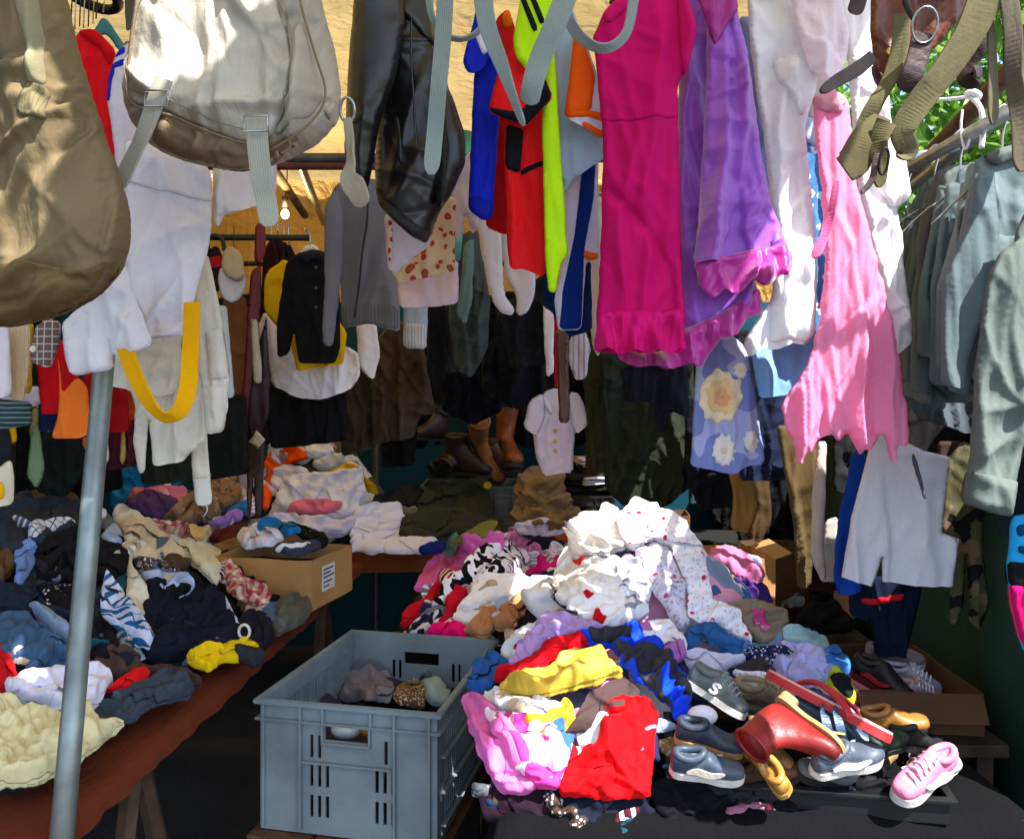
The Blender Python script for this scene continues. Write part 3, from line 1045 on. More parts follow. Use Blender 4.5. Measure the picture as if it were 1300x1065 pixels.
table('trestle_table', 'cross table at the back under a rust orange cloth', -1.72, .62, 3.64, 4.45, .745, fab('8a4420', rough=.8, bump=.5), .11, (3.9, 4.25))
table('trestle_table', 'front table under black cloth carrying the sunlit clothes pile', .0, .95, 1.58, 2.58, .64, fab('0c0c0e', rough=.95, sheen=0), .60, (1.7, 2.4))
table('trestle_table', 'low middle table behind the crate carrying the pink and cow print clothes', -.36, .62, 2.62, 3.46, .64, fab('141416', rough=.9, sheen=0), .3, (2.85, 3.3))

# ------------------------------------------------------------------ heaps
def gauss(x, y, a, cx, cy, sx, sy):
    return a * np.exp(-((x - cx) / sx) ** 2 - ((y - cy) / sy) ** 2)
def HL(x, y):
    return .755 + gauss(x, y, .29, -1.42, 2.45, .40, .55) + gauss(x, y, .10, -1.02, 2.35, .24, .5) + gauss(x, y, .08, -1.12, 1.70, .28, .3)
def HB(x, y):
    return .775 + gauss(x, y, .24, -1.45, 3.75, .36, .30) + gauss(x, y, .44, -.84, 4.02, .23, .28) + gauss(x, y, .10, -.20, 4.0, .30, .22) + gauss(x, y, .05, -.5, 3.9, .2, .2)
def HC(x, y):
    return (.665 + gauss(x, y, .37, .42, 2.42, .25, .30) + gauss(x, y, .17, .13, 2.15, .24, .28) + gauss(x, y, .10, .18, 1.76, .26, .22)
            - 2.2 * np.clip(1.66 - y, 0, .12) + gauss(x, y, .15, -.10, 2.92, .26, .28) + gauss(x, y, .10, .66, 2.25, .2, .3) + gauss(x, y, .03, .65, 1.75, .3, .25))
HEAP = {'L': (HL, 1.25, 3.5), 'B': (HB, 3.3, 4.5), 'C': (HC, 1.3, 3.6)}

def ray_hit(pts, hk):
    Hf, d0, d1 = HEAP[hk] if isinstance(hk, str) else hk
    ds = np.linspace(d0, d1, 130)
    dx = (pts[:, 0] - CX) / F; dz = -(pts[:, 1] - CY) / F
    X = dx[:, None] * ds[None]; Z = CAMZ + dz[:, None] * ds[None]
    G = Z - Hf(X, np.broadcast_to(ds[None], X.shape))
    hit = G <= 0
    anyh = hit.any(1)
    i = np.where(anyh, hit.argmax(1), 0)
    out = np.empty(len(pts))
    near = np.clip(i, 1, len(ds) - 1)
    g1 = G[np.arange(len(pts)), near]; g0 = G[np.arange(len(pts)), near - 1]
    t = np.clip(g0 / np.where(np.abs(g0 - g1) < 1e-9, 1, g0 - g1), 0, 1)
    out = ds[near - 1] + t * (ds[near] - ds[near - 1])
    mi = G.argmin(1)
    out = np.where(anyh, out, ds[mi])
    return out

def heap_layer(poly, hk, seed, lvl, puff, amp, sp, tuck, rough_edge, lift, base_info=None):
    Hf = HEAP[hk][0]
    rs = np.random.RandomState(seed)
    c0 = np.mean(np.array(poly, float), axis=0)
    size_px = math.sqrt(poly_area(poly))
    pts, tris, b = tri_poly(poly, sp, 1, min(4.4, 1.2 + size_px * .035) * rough_edge, seed)
    n = len(pts)
    bm, be = bmask_of(tris, n)
    if base_info is None:
        d = ray_hit(pts, hk)
        T = np.array(tris)
        I = np.concatenate([T[:, 0], T[:, 1], T[:, 2], T[:, 1], T[:, 2], T[:, 0]])
        J = np.concatenate([T[:, 1], T[:, 2], T[:, 0], T[:, 0], T[:, 1], T[:, 2]])
        deg = np.bincount(I, minlength=n)
        md = np.median(d)
        d = np.clip(d, md - .40, md + .40)
        for _ in range(14):                     # one cloth stays one cloth where the heap drops away
            d = .4 * d + .6 * np.bincount(I, weights=d[J], minlength=n) / np.maximum(deg, 1)
        W = np.c_[(pts[:, 0] - CX) / F * d, d, CAMZ - (pts[:, 1] - CY) / F * d]
        e = 1e-3
        hx = (Hf(W[:, 0] + e, W[:, 1]) - Hf(W[:, 0] - e, W[:, 1])) / (2 * e)
        hy = (Hf(W[:, 0], W[:, 1] + e) - Hf(W[:, 0], W[:, 1] - e)) / (2 * e)
        N = np.c_[-hx, -hy, np.ones(n)]
        N /= np.linalg.norm(N, axis=1)[:, None]
        Cm = np.array([0, 0, CAMZ]) - W
        Cm /= np.linalg.norm(Cm, axis=1)[:, None]
        D = N * .65 + Cm * .35
        D /= np.linalg.norm(D, axis=1)[:, None]
    else:                                       # a flap folded over the layer below
        W, D = idw(pts, base_info[0], base_info[1], base_info[2])
        D /= np.linalg.norm(D, axis=1)[:, None]
        d = W[:, 1]; md = np.median(d)
    A, B = pts[[x[0] for x in be]], pts[[x[1] for x in be]]
    dist = segdist(pts, A, B) / F * d
    prof = np.clip(dist / .012, 0, 1)
    prof = np.sqrt(np.clip(1 - (1 - prof) ** 2, 0, 1))
    big = vnoise(W * 7 + seed * .31)
    base = -tuck * .5 * (1 - prof) * (big * 2 - .6) + lvl * .010 + lift + prof * puff * .32 * big
    X0 = W + D * base[:, None]
    th = rs.rand() * math.pi
    ang = th + (vnoise(W * 6 + rs.rand(3) * 50) - .5) * 2.4
    t1 = np.cross(D, np.array([[.3, .2, 1.0]])); t1 /= np.linalg.norm(t1, axis=1)[:, None] + 1e-9
    t2 = np.cross(D, t1)
    dirv = t1 * np.cos(ang)[:, None] + t2 * np.sin(ang)[:, None]
    exv = amp * 19 * (.35 + 1.25 * vnoise(W * 9 + rs.rand(3) * 50))
    fl = 0 if base_info is None else 1
    lo = np.full(n, -.008 if not fl else -.002)
    hi = (.020 + .050 * np.clip(dist / .03, 0, 1)) * (.5 + amp * 24)
    pin = np.full(n, .05); pin[bm] = .18
    q2 = np.c_[(pts[:, 0] - c0[0]), -(pts[:, 1] - c0[1]) * 1.35] / F * md
    area = np.ptp(q2[:, 0]) * np.ptp(q2[:, 1])
    size = math.sqrt(area)
    cnt = int(4 + area / .0015)
    bnd = np.where(bm)[0]
    pinch = q2[bnd[rs.randint(len(bnd))]] if rs.rand() < .6 else None
    vs = .65 + 1.15 * rs.rand() ** 1.5; cnt = int(cnt / vs) + 2; amp = amp * (.62 + .6 * rs.rand())
    k_ = min(1.0, max(.4, size / .14)) * (.65 if fl else 1)
    st = ridges(q2, seed, min(cnt, 50), th, .38, amp * 1.9 * k_, .0082 * vs * k_ ** .5, size * .60, pinch)
    st = st + ridges(q2, seed + 5, min(int(cnt * 1.3), 54), th + 1.2, .9, amp * .45 * k_, .006, size * .20)
    st = st + crumple(q2, seed + 9, .075, amp * .45 * k_)
    st = st * np.clip(.5 + dist / .022, 0, 1)
    X = buckle(X0, D, tris, dirv, exv * .5, lo, hi, pin, 26, bend=.3, grav=.00003, seed=seed, iso=.42, rough=.0012, nsc=30, sm=.08, start=st)
    tris, pts, W, X, D, prof = loop_subdiv(tris, pts, W, X, D, prof)
    n = len(pts); bm, be = bmask_of([tuple(q) for q in tris], n)
    bot = X - D * (.003 + .003 * prof)[:, None]
    faces = [(a, c, b_) for a, b_, c in tris] + [(a + n, b_ + n, c + n) for a, b_, c in tris] + [(a, c, c + n, a + n) for a, c in be]
    q = W - W.mean(0)
    uv = np.c_[q[:, 0], np.hypot(q[:, 1], q[:, 2]) * np.sign(q[:, 1] + q[:, 2])]
    if fl:                                      # the folded-over side shows the cloth turned round
        a_ = rs.rand() * 3; uv = np.c_[uv[:, 0] * math.cos(a_) - uv[:, 1] * math.sin(a_), uv[:, 0] * math.sin(a_) + uv[:, 1] * math.cos(a_)]
    return np.vstack([X, bot]), faces, np.vstack([uv, uv]), (pts, X, D), c0, size_px

HEAPED = []
def heap(name, label, cat, hk, mat, poly, lvl=0, puff=.018, amp=.016, scale=12.0, group=None, smooth=1, parts=(), parent=None, sp=None, tuck=.010, seed=None, rough_edge=1.0, flaps=None):
    """a garment lying crumpled on a heap; its slack folds up out of the surface it lies on, and flaps fold over it"""
    seed = seed or nseed()
    rs = np.random.RandomState(seed + 1)
    sp = sp or {'C': 3.7, 'L': 3.7, 'K': 3.6}.get(hk, 3.3)
    V, Fc, UV, info, c0, spx = heap_layer(poly, hk, seed, lvl, puff, amp, sp, tuck, rough_edge, 0.0)
    base = info
    nf = flaps if flaps is not None else (0 if spx < 16 else 1 if spx < 30 else 2 if spx < 55 else 3)
    P_ = np.array(poly, float)
    for k in range(nf):
        th = rs.rand() * 2 * math.pi
        nrm = np.array([math.cos(th), math.sin(th)])
        pr = (P_ - c0) @ nrm
        o = c0 + nrm * (pr.min() + (pr.max() - pr.min()) * (.38 + .34 * rs.rand()))
        fp = clip_half(poly, o, nrm)
        if rs.rand() < .5 and len(fp) > 2:      # a narrower fold
            th2 = th + 1.2 + rs.rand() * .8
            n2 = np.array([math.cos(th2), math.sin(th2)]); c2 = np.mean(np.array(fp), axis=0)
            fp2 = clip_half(fp, c2 - n2 * spx * .1, n2)
            if len(fp2) > 2: fp = fp2
        if len(fp) < 3 or poly_area(fp) < 90: continue
        try:
            v2, f2, u2, i2, _, _ = heap_layer(fp, hk, seed + 31 * (k + 1), 0, puff * .4, amp * .75, sp, .004, rough_edge, .005 + .002 * k, base)
        except Exception as ex_:
            print('flap', ex_); continue
        m = len(V)
        V = np.vstack([V, v2]); Fc = Fc + [tuple(np.array(f) + m) for f in f2]; UV = np.vstack([UV, u2])
    o = mesh_obj(name, V, Fc, mat, parent, UV)
    if label:
        tag(o, label, cat, group)
        HEAPED.append((hk, c0, label))
    for pn, pm, pp, *rest in parts:
        heap_patch(o, info, pn, pm, pp, *rest)
    return o, info

_PREP = (' in ', ' on ', ' at ', ' of ', ' with ', ' behind ', ' beside ', ' under ', ' over ', ' lying ', ' across ', ' below ', ' above ', ' between ', ' right ', ' left ', ' draped ', ' spilling ', ' crumpled ', ' laid ', ' ending ', ' sprawl', ' trailing ', ' corner ', ' hanging ', ' bunched ', ' folded ', ' showing ', ' arching ', ' among ', ' piled ', ' strip ', ' leg ', ' sleeve ')
def short(lab):
    cut = min([lab.find(p) for p in _PREP if lab.find(p) > 3] + [len(lab)])
    return lab[:cut]
def fillers(hk, count, region, cols, group, rmin, rmax, seed, lv=(0, 2)):
    """small scraps that show between the bigger garments"""
    rs = np.random.RandomState(seed)
    R = np.array(region, float)
    lo, hi = R.min(0), R.max(0)
    named = [(c, l) for k, c, l in HEAPED if k == hk]
    made = 0; tries = 0
    while made < count and tries < count * 30:
        tries += 1
        c = lo + (hi - lo) * rs.rand(2)
        if not inside(c[None], R)[0]: continue
        r = rmin + (rmax - rmin) * rs.rand()
        k = rs.randint(6, 9); a0 = rs.rand() * 6.28; st = 1 + rs.rand() * .9; ro = rs.rand() * 3.14
        poly = []
        for i in range(k):
            a = a0 + 6.283 * i / k
            rr = r * (.65 + .6 * rs.rand())
            x, y = rr * st * math.cos(a), rr / st * math.sin(a)
            poly.append((c[0] + x * math.cos(ro) - y * math.sin(ro), c[1] + (x * math.sin(ro) + y * math.cos(ro)) * .75))
        cn, ch = cols[rs.randint(len(cols))]
        dist = sorted(((np.hypot(*(c - q)), i) for i, (q, l) in enumerate(named)))
        lab = None
        for adj in ('small', 'crumpled', 'narrow', 'rumpled', 'loose', 'twisted'):
            q, l = named[dist[0][1]]
            dv = c - q
            rel = ('right of' if dv[0] > 0 else 'left of') if abs(dv[0]) > abs(dv[1]) else ('in front of' if dv[1] > 0 else 'behind')
            t = f'{adj} {cn} cloth showing {rel} the {short(l)}'
            if t not in LABELS and len(t.split()) <= 16: lab = t; break
        if not lab: continue
        kw = {}
        x = rs.rand()
        if x < .12: kw = dict(pat='stripe', h2='e0dce4', sc=45, ang=rs.rand() * 180)
        elif x < .22: kw = dict(pat='dots', h2='d8d0d8', h3='c0b8c0', sc=60)
        elif x < .30: kw = dict(pat='plaid', h2='b8b0b4', sc=40)
        o, _ = heap('cloth_scrap', lab, 'clothes', hk, fab(ch, **kw), poly, lv[0] + (lv[1] - lv[0]) * rs.rand(), group=group, flaps=1 if r > 18 else 0)
        HEAPED.pop()
        made += 1

def heap_patch(o, info, name, mat, poly, lift=.004):
    """a sewn or printed piece that follows the crumpled cloth under it"""
    pts0, X0, D0 = info
    pts, tris, b = tri_poly(poly, 2.8, 1, 0, 3)
    n = len(pts)
    bm, be = bmask_of(tris, n)
    X, D = idw(pts, pts0, X0, D0)
    Vt = X + D * (lift + .002); Vb = X - D * .006
    faces = [(a, c, b_) for a, b_, c in tris]
    for a, c in be:
        faces.append((a, c, c + n, a + n))
    uv = np.c_[X[:, 0], X[:, 1] + X[:, 2]]
    return mesh_obj(name, np.vstack([Vt, Vb]), faces, mat, o, np.vstack([uv, uv]))

def mixed_mat(cols, sc):
    m, nt, bs, out = newmat('mixed_cloth')
    L = nt.links
    tc = nt.nodes.new('ShaderNodeTexCoord')
    nn = nd(nt, 'ShaderNodeTexNoise'); nn.inputs['Scale'].default_value = 6; L.new(tc.outputs['Object'], nn.inputs['Vector'])
    ad = nd(nt, 'ShaderNodeMixRGB'); ad.blend_type = 'ADD'; ad.inputs[0].default_value = .22
    L.new(tc.outputs['Object'], ad.inputs[1]); L.new(nn.outputs['Color'], ad.inputs[2])
    v = nd(nt, 'ShaderNodeTexVoronoi'); v.inputs['Scale'].default_value = sc; L.new(ad.outputs[0], v.inputs['Vector'])
    s = nd(nt, 'ShaderNodeSeparateColor'); L.new(v.outputs['Color'], s.inputs[0])
    c = ramp(nt, s.outputs[0], [(i / len(cols), lin(h)) for i, h in enumerate(cols)], 'CONSTANT')
    L.new(c, bs.inputs['Base Color']); bs.inputs['Roughness'].default_value = .9
    return m

def heap_core(label, hk, x0, x1, y0, y1, cols, sc=7, zb=.64):
    Hf = HEAP[hk][0]
    nx, ny = int((x1 - x0) / .012), int((y1 - y0) / .012)
    xs, ys = np.linspace(x0, x1, nx), np.linspace(y0, y1, ny)
    X, Y = np.meshgrid(xs, ys); X, Y = X.ravel(), Y.ravel()
    ed = np.minimum(np.minimum(X - x0, x1 - X), np.minimum(Y - y0, y1 - Y))
    ed = np.clip((ed + .05 * (vnoise(np.c_[X * 9, Y * 9, 0 * X]) - .5)) / .10, 0, 1)
    Z0 = Hf(X, Y) - .030
    W = np.c_[X, Y, Z0]
    Z = Z0 + .045 * (wrinkle(W, 77, 10) - .4)
    Z = zb + (Z - zb) * np.sqrt(ed)
    if hk == 'C': Z = np.where((X > .28) & (Y < 2.0), np.minimum(Z, .634), Z)
    Fc = [(j * nx + i, j * nx + i + 1, (j + 1) * nx + i + 1, (j + 1) * nx + i) for j in range(ny - 1) for i in range(nx - 1)]
    o = mesh_obj('clothes_heap', np.c_[X, Y, Z], Fc, mixed_mat(cols, sc), None, np.c_[X, Y])
    tag(o, label, 'clothes', None, 'stuff')
heap_core('jumble of dark clothes under the garments on the left table', 'L', -1.75, -.80, 1.45, 3.33, ['1c2028', '2a3442', '14161a', '3a4656', '4a4038', '101216', '5a6474', '22262c'], 6, .742)
heap_core('jumble of mixed clothes under the heaps on the back table', 'B', -1.72, .60, 3.70, 4.42, ['3a3a34', 'd8d4dc', '2c3026', '1c1e20', 'a8a0a8', '3c4030', '20242c', 'c8c4d0'], 6, .75)
heap_core('jumble of pale clothes under the sunlit pile', 'C', .0, .94, 1.72, 2.60, ['f0ecf0', 'd8d0e0', '3a5a9a', 'e8e0e4', 'b8b0c8', 'e8a0c0', '7a90b0', 'f4f0f0'], 8, .648)
heap_core('jumble of clothes under the cow print and pink garments', 'C', -.35, .60, 2.60, 3.44, ['d868b0', '2a2a34', 'e0dce8', '3c3c30', 'a04068', '565a44', '1c1e24', 'c8c4cc'], 8, .648)

# ------------------------------------------------------------------ trees beyond the stall
def leaf_mat(h1, h2):
    m, nt, bs, out = newmat('leaf')
    L = nt.links
    oi = nd(nt, 'ShaderNodeTexCoord')
    n = nd(nt, 'ShaderNodeTexNoise'); n.inputs['Scale'].default_value = 2.4; n.inputs['Detail'].default_value = 5
    L.new(oi.outputs['Object'], n.inputs['Vector'])
    c = ramp(nt, n.outputs[0], [(.35, lin(h1)), (.65, lin(h2))])
    L.new(c, bs.inputs['Base Color']); bs.inputs['Roughness'].default_value = .5
    t = nd(nt, 'ShaderNodeBsdfTranslucent'); L.new(c, t.inputs[0])
    mx = nd(nt, 'ShaderNodeMixShader'); mx.inputs[0].default_value = .4
    L.new(bs.outputs[0], mx.inputs[1]); L.new(t.outputs[0], mx.inputs[2]); L.new(mx.outputs[0], out.inputs[0])
    return m
BARK = solid('4a4034', .9, 0, 10, .4, .01, name='bark')
def tree(label, x, y, z0, h, r, nl, seed, lm):
    rs = np.random.RandomState(seed)
    e = empty('tree', (x, y, 0))
    tag(e, label, 'tree', 'trees beyond the stall')
    V, Fc = [], []
    trunk = [(x, y, 0), (x + .1, y, z0 * .6), (x + .05, y + .1, z0 + h * .3), (x, y, z0 + h * .75)]
    tube('trunk', trunk, .13, BARK, e, 10, 6, rl=[1.2, .9, .6, .2])
    ncl = 60
    cl = []
    while len(cl) < ncl:
        q = rs.rand(3) * 2 - 1
        if np.linalg.norm(q) < 1: cl.append((x + q[0] * r, y + q[1] * r * .8, z0 + h * .5 + q[2] * h * .5))
    for i, c in enumerate(cl[:10]):
        tube('limb', [(x, y, z0 + h * .2), ((x + c[0]) / 2, (y + c[1]) / 2, (z0 + h * .25 + c[2]) / 2 + .1), c], .04, BARK, e, 6, 5, rl=[1, .6, .2])
    for i in range(nl):
        c = cl[rs.randint(ncl)]
        p = np.array(c) + rs.randn(3) * np.array([.26, .26, .2]) * r * .55
        s = .05 + rs.rand() * .05
        ax = rs.randn(3); ax /= np.linalg.norm(ax)
        ay = np.cross(ax, rs.randn(3)); ay /= np.linalg.norm(ay)
        az = np.cross(ax, ay)
        b = len(V)
        V += [p - ax * s, p - ay * s * .42 + az * s * .12, p + ax * s * 1.1, p + ay * s * .42 + az * s * .12]
        Fc += [(b, b + 1, b + 2), (b, b + 2, b + 3)]
    mesh_obj('crown', V, Fc, lm, e, smooth=False)
LM1, LM2 = leaf_mat('4c7a26', '8cb440'), leaf_mat('35601e', '6c9a34')
tree('bright green leafy tree directly behind the work jackets rail', 3.6, 6.2, .6, 4.2, 1.7, 9000, 4, LM1)
tree('darker green tree behind the holster bag at upper right', 5.6, 7.6, .4, 5.6, 2.4, 11000, 9, LM2)
tree('tall green tree at the right edge past the hangers', 5.2, 5.0, .5, 5.4, 1.6, 8000, 14, LM1)
tree('far leafy tree filling the gap beneath the sloping beam', 3.4, 9.5, .2, 5.5, 2.3, 9000, 21, LM2)
# ------------------------------------------------------------------ things hanging along the front
CANVAS_BROWN = fab('74654a', rough=.9, bump=1.4, var=.75)
CANVAS_GREY = fab('a8a292', rough=.92, bump=1.4, var=.7)
CANVAS_PALE = fab('b8b2a4', rough=.92, bump=1.5, var=.7)
CANVAS_DARK = fab('807058', rough=.9, bump=1.2)
WEB_GREY = fab('8c9690', 'pin', '747e78', sc=330, rough=.9, bump=.6)
WEB_PALE = fab('a8a698', 'pin', '908c7c', sc=330, rough=.9, bump=.6)
RING = solid('a8a8a4', .3, .9, 30, .2, .0004, name='nickel')
WHITE = fab('ecebf4', tr=.12, bump=.6)
WHITE2 = fab('e8e7f2', tr=.10, bump=.8)
CREAM = fab('ddd8cc', tr=.10)
LEATHER = solid('0c0d10', .40, 0, 9, .3, .0012, .5, .10, name='leather')
PLASTICW = solid('e4e2da', .4, 0, 30, .1, .0005, name='plastic')
BRASS = solid('b08a3c', .35, .8, 30, .2, .0005, name='brass')

bag = hang('duffel_bag', 'big brown canvas kit bag hanging at the left edge', 'bag', 1.05, CANVAS_BROWN,
     [(-130, -80), (62, -80), (80, -10), (94, 55), (118, 135), (146, 215), (160, 262), (163, 300), (150, 345), (120, 378), (75, 402), (20, 415), (-60, 418), (-140, 390)],
     t=.085, amp=.012, lam=.13, wr=.05, hem=False, smooth=2)
patch(bag, 'carrying_strap', fab('8c8468', rough=.9, bump=.5), [(14, -80), (46, -80), (52, 0), (64, 50), (63, 112), (41, 110), (45, 85), (38, 50), (26, 10)], .004)
patch(bag, 'stitched_patch', fab('7c7254', 'pin', '665c40', sc=260, ang=0, rough=.9), [(38, 108), (65, 114), (70, 160), (37, 151)], .008)
patch(bag, 'bottom_panel', fab('6c5a3a', rough=.9, bump=1.4), [(-60, 345), (0, 338), (30, 330), (75, 340), (120, 345), (148, 330), (150, 345), (118, 377), (70, 400), (20, 412), (-60, 416)], .006)

bp = hang('backpack', 'faded grey canvas rucksack with hanging straps', 'backpack', 1.22, CANVAS_GREY,
     [(180, -60), (168, 20), (160, 90), (156, 125), (166, 155), (192, 188), (240, 208), (300, 217), (350, 210), (405, 182), (430, 150), (433, 115), (424, 60), (410, 10), (400, -60)],
     t=.075, amp=.008, lam=.12, wr=.045, hem=False, smooth=2)
patch(bp, 'base_panel', CANVAS_DARK, [(186, 150), (215, 148), (260, 166), (320, 180), (370, 180), (388, 182), (350, 203), (300, 211), (240, 204), (200, 186)], .012, .010)
patch(bp, 'flap', CANVAS_PALE, [(182, -58), (172, 40), (163, 122), (178, 136), (215, 143), (255, 160), (300, 176), (340, 184), (352, 178), (368, 130), (376, 95), (366, 50), (352, 10), (350, -58)], .020, .010)
patch(bp, 'side_pocket', CANVAS_GREY, [(372, -50), (385, 20), (398, 70), (412, 125), (395, 155), (372, 170), (356, 178), (372, 130), (380, 95), (368, 40), (358, -50)], .012)
for pts in ([(372, -40), (386, 20), (400, 68), (414, 122), (392, 160), (345, 192)], [(176, 0), (168, 60), (163, 118), (178, 138), (215, 147), (255, 164), (300, 180), (335, 187)]):
    tube('piping', [P(x, y, 1.15) + Vector((0, -.004, 0)) for x, y in pts], .0018, CANVAS_DARK, bp[0], 6, 6)
ribbon('strap', [P(208, 100, 1.095), P(200, 122, 1.095), P(184, 165, 1.10), P(168, 200, 1.11), P(150, 238, 1.12)], .024, WEB_PALE, .003, twist=[0, 8, 25, 10], parent=bp[0])
ribbon('strap', [P(325, 150, 1.10), P(327, 180, 1.10), P(332, 225, 1.11), P(338, 255, 1.12), P(343, 288, 1.12)], .027, WEB_PALE, .003, twist=[0, -6, 4], parent=bp[0])
for bx, by, bd in ((200, 126, 1.09), (326, 158, 1.09)):
    cb_ = P(bx, by, bd)
    tube('buckle', [cb_ + Vector((.015 * sx, -.003, .010 * sz)) for sx, sz in ((-1, -1), (-1, 1), (1, 1), (1, -1))], .0016, RING, bp[0], 6, closed=True)
for pts in ([(190, -30), (182, 40), (174, 112), (188, 126), (220, 133), (258, 150), (300, 165), (336, 172)], [(360, 10), (374, 50), (384, 95), (376, 130), (362, 172)]):
    X_, = idw(np.array(crom([Vector((x, y, 0)) for x, y in pts], 6))[:, :2], bp[1].pts, bp[1].X)
    tube('stitching', [Vector(q) + Vector((0, -.0235, 0)) for q in X_], .0009, fab('8c8470'), bp[0], 5)
patch(bp, 'strap_loop', CANVAS_DARK, [(205, 152), (222, 150), (228, 172), (212, 178)], .012)
patch(bp, 'side_tab', CANVAS_GREY, [(412, 140), (432, 128), (446, 132), (442, 148), (424, 164)], .012)
tube('ring', [P(441, 140, 1.15) + Vector((.010 * math.cos(a), -.004 * math.sin(a), .016 * math.sin(a))) for a in np.linspace(0, 2 * math.pi, 14, endpoint=False)], .0022, RING, bp[0], 8, closed=True)
ribbon('strap', [P(441, 150, 1.15), P(444, 178, 1.15), P(445, 205, 1.14), P(442, 225, 1.13), P(452, 240, 1.12), P(462, 262, 1.12)], .016, fab('9a8f7c', rough=.9), .003, twist=[0, 50, 10, 40], parent=bp[0], wlist=[.7, .9, 1.2, 2.0, 1.7])

lj = hang('leather_jacket', 'black leather bomber jacket hanging between rucksack and blue jersey', 'jacket', 1.55, LEATHER,
     [(478, -40), (545, -40), (556, 60), (572, 120), (588, 185), (588, 208), (570, 245), (556, 275), (547, 300), (538, 306), (522, 297), (505, 282), (482, 262), (476, 240), (476, 170), (480, 110)],
     t=.065, amp=.002, lam=.12, wr=.012, hem=True)
sl1 = hang('sleeve', None, None, 1.47, LEATHER, [(452, -40), (512, -40), (514, 30), (502, 100), (484, 150), (476, 190), (468, 238), (444, 228), (437, 190), (441, 100)], t=.052, amp=.001, lam=.10, wr=.012, parent=lj[0])
sl2 = hang('sleeve', None, None, 1.50, LEATHER, [(556, 90), (574, 120), (590, 170), (591, 207), (572, 250), (556, 272), (552, 230), (552, 160)], t=.052, amp=.001, lam=.10, wr=.012, parent=lj[0])
patch(lj, 'waistband', solid('0b0b0d', .6, 0, 60, .3, .006, name='rib'), [(481, 250), (500, 263), (525, 282), (548, 298), (540, 308), (520, 298), (500, 284), (481, 266)], .008)
tube('zip', [P(524, -30, 1.50), P(522, 60, 1.497), P(526, 140, 1.497), P(531, 215, 1.50), P(535, 262, 1.515)], .0016, solid('4a4a4c', .4, .7, 30, .2, .0005, name='zip'), lj[0], 6, 6)
patch(lj, 'pocket_welt', solid('17181b', .5, 0, 9, .3, .001, .4, .05, name='leather'), [(500, 150), (506, 148), (512, 205), (506, 208)], .004)
patch(lj, 'shoulder_yoke', LEATHER, [(500, -38), (545, -38), (556, 60), (552, 62), (525, 30), (508, 20)], .005)

# webbing straps and belts dangling from the bags above the frame
ST = [('wide grey webbing strap with rounded end in front of the leather jacket', [(566, -30, 1.16), (563, 40, 1.17), (557, 110, 1.18), (552, 170, 1.2), (547, 222, 1.2)], .023, [0, 12, 5, 0], None),
      ('thin grey strap loop right of the leather jacket', [(544, -10, 1.2), (548, 20, 1.2), (562, 43, 1.21), (585, 50, 1.22), (605, 42, 1.22), (620, 22, 1.22)], .010, [20, 60, 80, 40], None),
      ('grey webbing strap tapering to a point over the red jerseys', [(611, -30, 1.12), (618, 30, 1.13), (636, 80, 1.14), (652, 125, 1.15), (665, 160, 1.16)], .022, [0, 10, 40, 60], [1.2, 1.1, .9, .6, .5]),
      ('broad grey webbing strap crossing the lime jersey sleeve', [(728, -30, 1.14), (706, 28, 1.14), (686, 75, 1.15), (676, 108, 1.15), (671, 133, 1.16)], .030, [0, 5, 15, 30], None),
      ('looped grey webbing strap beside the pink dress neckline', [(710, -20, 1.18), (722, 26, 1.19), (745, 54, 1.2), (772, 61, 1.2), (795, 42, 1.21), (804, 0, 1.21), (804, -20, 1.21)], .016, [0, 25, 60, 55, 30, 10], None)]
for lab, pts, w, tw, wl in ST:
    o = ribbon('webbing_strap', [P(*p) for p in pts], w, WEB_GREY, .003, twist=tw, wlist=wl, k=10)
    tag(o, lab, 'strap', 'webbing straps dangling at the front')

# left hand shirts
hang('red_blouse', 'bright red top hanging between kit bag and rucksack', 'shirt', 1.66, fab('d80c1c', sheen=.1), [(80, 62), (102, 38), (122, 37), (148, 66), (146, 120), (150, 216), (120, 230), (88, 150)], t=.02, parts=[('collar', fab('c00a18'), [(100, 40), (121, 38), (146, 66), (141, 86), (128, 62), (108, 50)], .008)])
tj = hang('tracksuit_jacket', 'white tracksuit top with blue shoulder stripes beside the rucksack', 'jacket', 1.60, fab('dcd8ea', tr=.1), [(160, 54), (148, 66), (138, 95), (135, 125), (140, 160), (147, 215), (154, 255), (158, 330), (200, 345), (200, 54)], t=.025, amp=.010)
BLUE = fab('1c2cc0')
for pp in ([(158, 58), (149, 65), (145, 73), (158, 67)], [(158, 74), (143, 82), (140, 90), (158, 81)], [(142, 86), (137, 100), (134, 128), (139, 128), (141, 104), (146, 90)]):
    patch(tj, 'stripe', BLUE, pp, .003)
wd = hang('white_jeans', 'white denim trousers hanging below the rucksack', 'trousers', 1.52, WHITE2,
     [(158, 178), (186, 182), (262, 210), (268, 225), (268, 290), (262, 320), (250, 368), (237, 426), (186, 430), (178, 395), (164, 380), (158, 330)], t=.025, amp=.008, lam=.09, wr=.03)
patch(wd, 'hem', WHITE2, [(184, 412), (239, 409), (237, 426), (186, 430)], .004)
patch(wd, 'seam', fab('cfcdd8'), [(164, 228), (200, 237), (266, 252), (266, 256), (200, 241), (164, 232)], .003)
ws = hang('white_shirt', 'white shirt with broad cuff hanging under the kit bag', 'shirt', 1.46, WHITE,
     [(77, 411), (105, 385), (134, 352), (160, 335), (176, 385), (194, 437), (172, 450), (142, 449), (145, 469), (88, 477), (80, 440)], t=.022, amp=.006, wr=.02)
patch(ws, 'cuff', WHITE, [(82, 432), (137, 425), (145, 469), (88, 477)], .006, .004)
patch(ws, 'collar_point', WHITE, [(160, 410), (172, 395), (193, 437), (172, 450), (150, 447)], .010)
